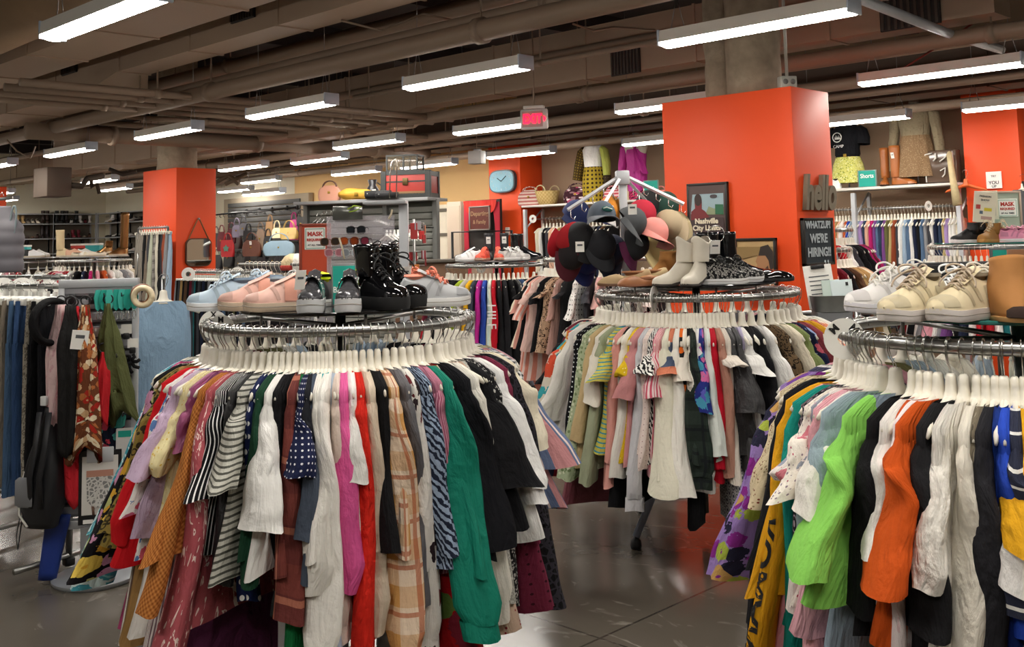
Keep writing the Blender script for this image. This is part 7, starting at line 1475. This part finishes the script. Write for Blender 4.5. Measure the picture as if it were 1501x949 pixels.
def cap(label, u, v, dd, c, brim=None, yaw=0.0, pitch=0.0, roll=0.0, patch=None, m=None, fedora=False):
    p = atd(u, v, dC+dd); o = thing('baseball_cap' if not fedora else 'sun_hat', label, 'cap' if not fedora else 'hat', p); m = m or mat('cap_'+c, c, .85, var=.06, vscale=20)
    o.rotation_euler = (Matrix.Rotation(CAMR+yaw, 3, 'Z') @ Matrix.Rotation(roll, 3, 'Y') @ Matrix.Rotation(pitch, 3, 'X')).to_euler()
    MB().grid([[(.088*math.cos(a)*math.cos(e)*(1+.012*abs(math.cos(3*a))), .1*math.sin(a)*math.cos(e), .115*math.sin(e)**.9 if e > 0 else 0) for a in [2*PI*i/24 for i in range(24)]] for e in [0, .2, .45, .7, .95, 1.2, 1.42, 1.56]], True, False, True).build('crown', m, o)
    MB().grid([[(.083*math.cos(a)*math.cos(e), .095*math.sin(a)*math.cos(e), .108*math.sin(e)) for a in [2*PI*i/18 for i in range(18)]] for e in (0.0, .4, .8, 1.2, 1.5)], True, False, True, flip=True).build('lining', mat('cap_lining', '2a2a2e', .9), o)
    bm_ = mat('brim_'+(brim or c), brim or c, .8); R0 = [2*PI*(.5+.5*k/14)-0 for k in range(15)]
    if not fedora:
        rows = []
        for f in (0, .3, .65, .9, 1.0): rows.append([(.088*math.cos(a)*(1+.06*f), (.1*math.sin(a)) - .075*f*abs(math.sin(a))**.7, .006-.018*f*0-.028*math.cos(a)**2*f - .012*f) for a in R0])
        r2 = [[(x, y, z-.004) for x, y, z in r] for r in reversed(rows)]; MB().grid(rows+r2, False).build('brim', bm_, o)
    else: MB().grid([[(rr*math.cos(a), rr*1.08*math.sin(a), .01-.03*(rr-.09)*8*abs(math.sin(a))) for a in [2*PI*i/28 for i in range(28)]] for rr in (.088, .11, .14, .165, .166, .14, .1)], True).build('brim', bm_, o)
    MB().lathe([(0, .006), (.007, .004), (.008, 0)], 10).build('button', bm_, o, (0, 0, .112))
    if patch: MB().prism(sup(.07, .034, 1.0, 24), -.0, .006, 'y').build('emblem', mat('patch_'+patch, patch, .7), o, (0, -.101, .048), (-.25, 0, 0)); MB().tube([(-.028, -.108, .046), (-.008, -.112, .054), (.006, -.112, .05), (.028, -.108, .046)], .003, 6).build('emblem_line', PAPER, o)
    return o
cap('slate blue cap with a green mountain patch', 882, 322, -.35, '56606c', '747880', .25, -.15, .1, '1f5a54'); cap('red visor hanging upside down', 833, 345, -.2, 'b01620', 'c4182a', .8, 2.2, .3); cap('black cap with oval badge beside the red visor', 850, 350, -.25, '1c1c1f', '1c1c1f', .5, 1.1, -.3); cap('maroon-brimmed black cap with small white logo', 838, 372, -.2, '1a1417', '5a1a28', .3, 1.6, .2); cap('navy cap high on the rack near the post', 843, 318, .1, '1f2c5c', '1f2c5c', .6, .5, .2); cap('orange and white cap tucked near the post', 892, 312, .1, 'd88a2a', 'd8d8d8', .3, .5, .5); cap('royal navy cap behind the orange one', 903, 314, .25, '24306a', '24306a', -.2, .4, .2)
cap('dark grey cap below the mountain-patch cap', 880, 362, -.3, '1b1c22', '26272c', .4, 1.0, 0); cap('deep navy cap lowest of the cluster', 896, 368, -.2, '141a30', '141a30', .2, 1.2, .2); cap('navy blue cap under the red visor', 858, 380, -.05, '1c2a66', '1c2a66', .5, 1.4, .1); cap('charcoal knit cap with white tag against the post', 921, 328, -.4, '46494c', '46494c', 1.2, .9, .5); cap('black cap with plum underside against the post', 925, 360, -.3, '1c1d20', '5a1440', 1.0, 1.3, .3)
cap('red and purple cap behind the white tag', 938, 318, -.1, 'b01c34', '3a2a5a', .8, .6, .3); cap('coral pink cap hanging by its strap', 955, 345, -.35, 'd98a82', 'd98a82', .9, .35, .45); cap('khaki wide hat beside the coral cap', 962, 368, .0, 'c4b07c', 'c4b07c', .6, 1.0, .5, fedora=True); cap('beige cap with curled brim', 984, 330, -.1, 'a8977a', 'a8977a', -.6, 1.2, -.6); cap('black and cream wide hat at the arm end', 981, 345, .1, '17171a', 'b8a680', -.4, 1.1, -.5, fedora=True); cap('grey cap with blue strap at the arm end', 998, 352, .1, '4a4c52', '4a4c52', -.5, 1.3, -.6); cap('dark green cap high behind the arm', 975, 305, .3, '24463c', '24463c', .1, .6, .2); cap('black cap high behind the arm', 950, 303, .3, '1a1a1c', '1a1a1c', .1, .6, .2)
bpy.context.view_layer.update()
for u, v, n in ((927, 307, 'charcoal knit cap'), (850, 362, 'black cap with oval')):
    c_ = [o for o in bpy.data.objects if o.get('label', '').startswith(n)][0]; iv = c_.matrix_world.inverted()
    o = MB().box((0, 0, 0), (.05, .002, .06)).build('price_tag', PAPER, None, smooth=False); o.parent = c_; o.matrix_local = iv @ Matrix.Translation(atd(u, v, dC-.62)) @ Matrix.Rotation(CAMR, 4, 'Z')
    MB().box((0, -.002, .01), (.03, .001, .01)).build('print', mat('tag_print', '55585c', .8), o, smooth=False)
# ------------------------------------------------------------------ on the big orange column
yF = 6.4
def flat_pic(o, w, h, shapes, y=-.012):
    for nm, pts, c in shapes: MB().prism([(x*w, z*h) for x, z in pts], y-.0008, y, 'y').build(nm, mat('ink_'+c, c, .6), o, smooth=False); y -= .0012
fa, fb = atY(1006, 273, yF), atY(1071, 341, yF); w_, h_ = .335, .335
o = poster('framed record sleeve reading Nashville City Limits on the orange column', (fa+fb)/2, 0, .33, .36, mat('sleeve_edge', 'cfc6a8', .5), [], mat('black_frame', '16130f', .4), tilt=-.02, name='framed_picture', cat='picture')
flat_pic(o, .31, .34, [('background', [(-.5, -.5), (.5, -.5), (.5, .5), (-.5, .5)], '5b4a48'), ('windscreen', [(-.46, -.1), (.46, -.14), (.46, .32), (-.4, .32)], '9db4bc'), ('hills', [(-.05, -.12), (.46, -.14), (.46, .02), (.2, .0), (.05, .05)], '8f9a78'), ('driver', [(-.46, -.5), (.12, -.5), (.08, -.2), (-.05, -.05), (-.14, .0), (-.14, .2), (-.2, .3), (-.3, .3), (-.34, .18), (-.33, .02), (-.44, -.05)], '7a2a2e'), ('head', sup(.2, .26, 1.0, 20) and [(x-.24, z+.2) for x, z in sup(.2, .26, 1.0, 20)], '3a2a28'), ('mirror', [(x+.2, z+.26) for x, z in sup(.2, .08, .8, 20)], '4a4448'), ('road_sign', [(.24, -.12), (.46, -.13), (.46, .08), (.24, .09)], '2f6a4a'), ('dash', [(-.46, -.5), (.46, -.5), (.46, -.2), (.1, -.18), (-.46, -.24)], '453536')])
text('Nashville\nCity Limits', .052, mat('cream_ink', 'e8dcc4', .7), o, (0, -.026, -.115), RX, ext=.0006, bold=.0022, sx=1.05)
fa, fb = atY(1086, 359, yF), atY(1143, 420, yF)
o = poster('framed portrait in profile standing behind the rubber boots', (fa+fb)/2+Vector((0, -.05, 0)), 0, .31, .36, mat('portrait_ground', 'b89a6a', .6, var=.2, vscale=9), [], mat('black_frame', '16130f', .4), tilt=-.03, name='framed_picture', cat='picture')
flat_pic(o, .3, .34, [('hill', [(-.5, .1), (0, .2), (.5, .1), (.5, .38), (-.5, .38)], '8f7548'), ('shirt', [(.05, -.5), (.5, -.5), (.5, -.05), (.36, -.08), (.15, -.25)], 'b87a4a'), ('face', [(.02, -.1), (.06, .02), (.02, .08), (.08, .2), (.2, .3), (.36, .28), (.42, .1), (.38, -.1), (.25, -.28), (.1, -.26), (.08, -.16)], 'a87a54'), ('hair', [(.1, .2), (.16, .38), (.36, .42), (.48, .28), (.48, -.05), (.4, -.12), (.36, .1), (.28, .2)], '2e2420'), ('beard', [(.07, -.15), (.2, -.12), (.34, .0), (.38, -.12), (.24, -.3), (.1, -.28)], '4a3226')])
# hello script and chalkboard on the side face
xS = -3.612
c1 = atX(1197, 285, xS); HEL = mat('weathered_wood', '7d7260', .75, var=.2, vscale=25)
o = thing('word_sign', 'weathered grey wooden script sign reading hello on the orange column', 'sign', c1, PI/2)
text('hello', .33, HEL, o, (0, -.018, 0), RX, 'lettering', .016, bold=.012, sx=.66, shear=.25)
cbp = (atX(1180, 322, xS)+atX(1212, 386, xS))/2; hb = abs(atX(1180, 322, xS).z-atX(1183, 387, xS).z)
o = poster("black chalkboard lettered We're Hiring below the hello sign", cbp+Vector((.012, 0, 0)), PI/2, .4, hb*1.02, mat('chalkboard', '2c343a', .8), [], mat('black_frame', '16130f', .4), name='chalkboard')
CHK = mat('chalk', 'b9c2c6', .9); text("WHATZUP?", .07, CHK, o, (0, -.012, .115), RX, ext=.0004, bold=.003, sx=.95); text("WE'RE", .085, CHK, o, (0, -.012, .02), RX, ext=.0004, bold=.003); text("HIRING!!", .085, CHK, o, (0.0, -.012, -.075), RX, ext=.0004, bold=.003, sx=.98)
for q in (-.03, .01): MB().tube([(.1+q, -.012, -.13), (.1+q, -.012, -.16), (.08+q, -.012, -.165)], .005, 5).build('note', CHK, o)
pj2 = Vector((-3.72, 6.55, 2.6)); t = thing('outlet_box', 'pale metal outlet box on a conduit atop the big orange column', 'electrical box', pj2, PI/2-.6)
MB().box((0, 0, .045), (.12, .07, .09), .006).build('box', mat('outlet_metal', 'b9b8ae', .4, .3), t, sharp=40); MB().tube([(0, 0, .09), (0, 0, ZC-2.95)], .012, 8).build('conduit', mat('outlet_metal', 'b9b8ae', .4, .3), t)
for s in (-.028, .028): MB().lathe([(0, .004), (.018, .003), (.02, 0)], 14).build('socket', mat('socket_grey', '6a6a66', .5), t, (s, -.036, .05), (PI/2, 0, 0))
# galvanised bin of leaflets with clipboard
db = 6.0; pb_ = ground(1213, db); zb_ = atd(1213, 433, db).z
t = thing('leaflet_bin', 'galvanised metal bin holding leaflets before the hello column', 'bin', (pb_.x, pb_.y, zb_-.09), CAMR)
ol = sup(.24, .15, .5, 32); MB().grid([[(x*.9, y*.9, 0) for x, y in ol], [(x, y, .09) for x, y in ol], [(x*1.02, y*1.02, .092) for x, y in ol], [(x*.96, y*.96, .09) for x, y in ol], [(x*.86, y*.86, .006) for x, y in ol]], True, True, True).build('bin', GALV, t, sharp=50)
tb = thing('plinth', 'slim grey plinth carrying the leaflet bin', 'stand', (pb_.x, pb_.y, 0), CAMR); MB().box((0, 0, (zb_-.09)/2), (.2, .13, zb_-.092), .006).build('column_box', mat('plinth_grey', '6a6c6e', .6), tb, sharp=40); MB().box((0, 0, .02), (.3, .24, .04), .006).build('foot', mat('plinth_grey', '6a6c6e', .6), tb, sharp=40)
def at_bin(x, y, z): return Vector((pb_.x, pb_.y, zb_-.08)) + Rc @ Vector((x, y, z))
o = poster('white clipboard with a black clip leaning in the leaflet bin', at_bin(-.05, .03, .13), CAMR+.1, .17, .25, PAPER, [], None, tilt=-.12, name='clipboard', cat='clipboard', depth=.006); o.rotation_euler = (-.12, -.08, CAMR+.1); MB().box((0, -.008, .115), (.08, .014, .025), .004).build('clip', BLACKP, o, sharp=40); b = MB()
for k in range(6): b.box((0, -.0045, .06-.025*k), (.12, .001, .006))
b.build('printed_lines', mat('tag_print', '8a8d90', .8), o, smooth=False)
for i, (x, c, n) in enumerate(((.0, 'cfe0d8', 'pale green leaflet stack in the bin'), (.055, 'dfeef0', 'white leaflet with a dark corner mark in the bin'))):
    o = MB().box((0, 0, 0), (.12-.02*(1-i), .012, .17), .001).build('leaflet', mat('leaf_'+c, c, .7), None, at_bin(x, -.02-.02*i, .085), CAMR, smooth=False); o.rotation_euler = (-.1, -.06, CAMR-.1); tag(o, n, 'leaflet'); MB().box((.03, -.007, .06), (.015, .001, .02)).build('mark', BLACKP, o, smooth=False)
# brown hangers and folded florals just below the bin
r_, c_ = round_rack('low round rack of floral tops under the leaflet bin', 1250, 6.3, 1.08, R=.4)
fill_ring(c_, 1.08, 'on the low rack under the bin', [('b', 'pink floral kimono', F_('floral', 'e3c9b4', 'd0607a', 'e8b0a0', w=.5), 500, 'tee', {}), ('b', 'brown satin blouse', S('8a6450', rough=.5), 500, 'tee', {}), ('b', 'taupe blouse', S('a08874'), 500, 'tee', {}), ('b', 'ivory print blouse', F_('ditsy', 'e6e0d4', 'b08a8a', w=.4), 500, 'tee', {}), ('b', 'tan satin blouse', S('9c7a62', rough=.5), 500, 'tee', {}), ('b', 'grey lace blouse', S('b4b0aa'), 520, 'tee', {})], [-70, -50, -30, -10, 12, 35], (), R=.4, lod=1, far=True)
# papers and mask sign at the far orange column, grey framed teal sign, hanging grey coat
o = poster('small white paper notice on the far orange column', atY(1457, 264, 11.53), 0, .16, .18, PAPER, [('TRY', .03, 0, .04, mat('tag_print', '8a8d90', .8)), ('YOU', .05, .0, -.03, INKK), ('UP', .04, .0, -.07, INKK)], None, name='paper_notice', cat='notice')
p = atd(1473, 308, 9.9); o = poster('grey framed mask rule sign beyond the tan boots', p, CAMR+.05, .3, .34, mat('sage_board', 'a5b0a0', .5), [], mat('frame_tan', 'b09a88', .5), name='framed_sign', extra=lambda o: mask(o, .02, .02, .2, .17, .95)); tb = thing('sign_post', 'slim post of the grey framed mask sign', 'stand', ground(1473, 9.95)); MB().tube([(0, 0, .02), (0, 0, 1.7)], .012, 8).build('post', STEEL, tb); MB().lathe([(0, 0), (.15, 0), (.14, .02), (0, .03)], 20).build('base', STEEL, tb, sharp=40)
o = poster('cream printed flyer tilted before the mask sign', atd(1443, 304, 9.7), CAMR-.05, .2, .29, mat('flyer_cream', 'e8e2cc', .7), [('FASHION', .026, 0, .1, mat('tag_print', '8a8d90', .8)), ('SHOW', .026, 0, .065, mat('tag_print', '8a8d90', .8))], None, name='paper_flyer', cat='flyer'); o.rotation_euler = (0, .12, CAMR-.05)
for x, z, w2, h2, c in ((-.06, .0, .04, .04, 'c0504a'), (-.03, -.05, .03, .03, '5a6a7a'), (.03, -.02, .07, .03, 'd8c83a'), (.02, -.1, .1, .03, 'b89a90')): MB().box((x, -.008, z), (w2, .001, h2)).build('picture_patch', mat('flyer_'+c, c, .7), o, smooth=False)
o2 = poster('second cream flyer behind the tilted one', atd(1448, 301, 9.75), CAMR, .19, .27, mat('flyer_cream', 'e8e2cc', .7), [], None, name='paper_flyer', cat='flyer'); MB().box((0, -.008, 0), (.14, .001, .2)).build('picture_patch', mat('flyer_grey', 'cfc9b8', .7), o2, smooth=False)
sign_stand('large teal size sign in a grey frame beside the tan suede boot', atd(1484, 420, 6.5), CAMR, .26, .24, TEAL, mat('frame_slate', '55585a', .5)); tb = thing('sign_post', 'grey post carrying the large teal size sign', 'stand', ground(1484, 6.6)); MB().tube([(0, 0, .02), (0, 0, 1.45)], .016, 8).build('post', STEEL, tb); MB().lathe([(0, 0), (.18, 0), (.17, .02), (0, .03)], 20).build('base', STEEL, tb, sharp=40)
pj = atd(1500, 280, 10.9); garment('j', 'long dark grey coat cut off at the frame edge beyond the mask sign', S('55575b'), Vector((pj.x, pj.y, pj.z)), CAMR, L=.62, sty='long', Ls=.45, lod=1, radial=False, t1=.05, w0=.16); tb = thing('face_out_stand', 'tall chrome stand holding the dark grey coat', 'clothes rail', (pj.x, pj.y, 0)); MB().tube([(0, 0, .02), (0, 0, pj.z+.1)], .014, 8).build('post', STEEL, tb); MB().lathe([(0, 0), (.2, 0), (.19, .02), (0, .03)], 20).build('base', STEEL, tb, sharp=40)
# ------------------------------------------------------------------ lettering down the yellow sleeve, hangers that are one mass far away
ys_ = [o for o in bpy.data.objects if o.get('label', '').startswith('mustard yellow sweatshirt')][0]
slv = [c for c in ys_.children if c.name.startswith('sleeve')][0]
def wrap_text(txt, size, m, parent, fn, ph0, s0, Ls, sx=1.0, bold=.003, off=.002):
    o = text(txt, size, m, parent, (0, 0, 0), (0, 0, 0), 'lettering', 0.0, 'LEFT', bold, sx)
    bm = bmesh.new(); bm.from_mesh(o.data); bmesh.ops.triangulate(bm, faces=bm.faces); bmesh.ops.subdivide_edges(bm, edges=[e for e in bm.edges if e.calc_length() > .012], cuts=2, use_grid_fill=False); bm.to_mesh(o.data); bm.free()
    for v in o.data.vertices:
        s = s0 + v.co.x/Ls; rad = (fn(s, ph0+.2)-fn(s, ph0-.2)).length/.4
        v.co = fn(s, ph0 - v.co.y/max(.02, rad), off)
    return o
G_ = GARM[ys_.name]
wrap_text('ROMANCE', .1, mat('black_ink', '141414', .7), ys_, sleeve(fn=True, **G_), LETPH, .33, G_['Ls'], sx=1.12)
bk = MB()
for p, rz, hm_src in [(p, r, hanger_mesh(5)) for p, r in FAR_H] + [(p, r, clip_mesh()) for p, r in FAR_C]:
    Mz = Matrix.Translation(p) @ Matrix.Rotation(rz, 4, 'Z'); b0 = len(bk.v)
    for v in hm_src.v: bk.v.append(tuple(Mz @ Vector(v)))
    for f, uq in zip(hm_src.f, hm_src.u): bk.f.append([b0+i for i in f]); bk.u.append(uq)
for p, rz, hk in [(p, r, hook_mesh(4)) for p, r in FAR_H] + [(p, r, hook_mesh(4, True)) for p, r in FAR_C]:
    Mz = Matrix.Translation(p) @ Matrix.Rotation(rz, 4, 'Z'); b0 = len(bk.v)
    for v in hk.v: bk.v.append(tuple(Mz @ Vector(v)))
    for f, uq in zip(hk.f, hk.u): bk.f.append([b0+i for i in f]); bk.u.append(uq)
o = bk.build('far_hangers', IVORYP); tag(o, 'the mass of pale hangers on the far rails and wall racks', 'hangers'); o['kind'] = 'stuff'
EXPO = 2.1
# ------------------------------------------------------------------ camera, world, colour
cam = bpy.data.cameras.new('camera'); co = bpy.data.objects.new('camera', cam); COL.objects.link(co)
cam.sensor_fit = 'HORIZONTAL'; cam.sensor_width = 36; cam.lens = FPX*36/1501; cam.shift_y = -(474.5-PCY)/1501; cam.shift_x = 0.0; cam.clip_start = .05
Mx = Matrix.Identity(4)
for i in range(3): Mx[i][0] = RGT[i]; Mx[i][1] = UPV[i]; Mx[i][2] = -FWD[i]; Mx[i][3] = EYEP[i]
co.matrix_world = Mx; SC.camera = co
w = bpy.data.worlds.new('world'); SC.world = w; w.use_nodes = True; w.node_tree.nodes['Background'].inputs[0].default_value = (.05, .05, .05, 1)
SC.view_settings.view_transform = 'Standard'; SC.view_settings.look = 'None'; SC.view_settings.exposure = EXPO; SC.view_settings.gamma = 1
SC.cycles.max_bounces = 6; SC.cycles.diffuse_bounces = 4; SC.cycles.glossy_bounces = 3; SC.cycles.transmission_bounces = 4; SC.cycles.sample_clamp_indirect = 6; SC.cycles.caustics_reflective = False; SC.cycles.caustics_refractive = False
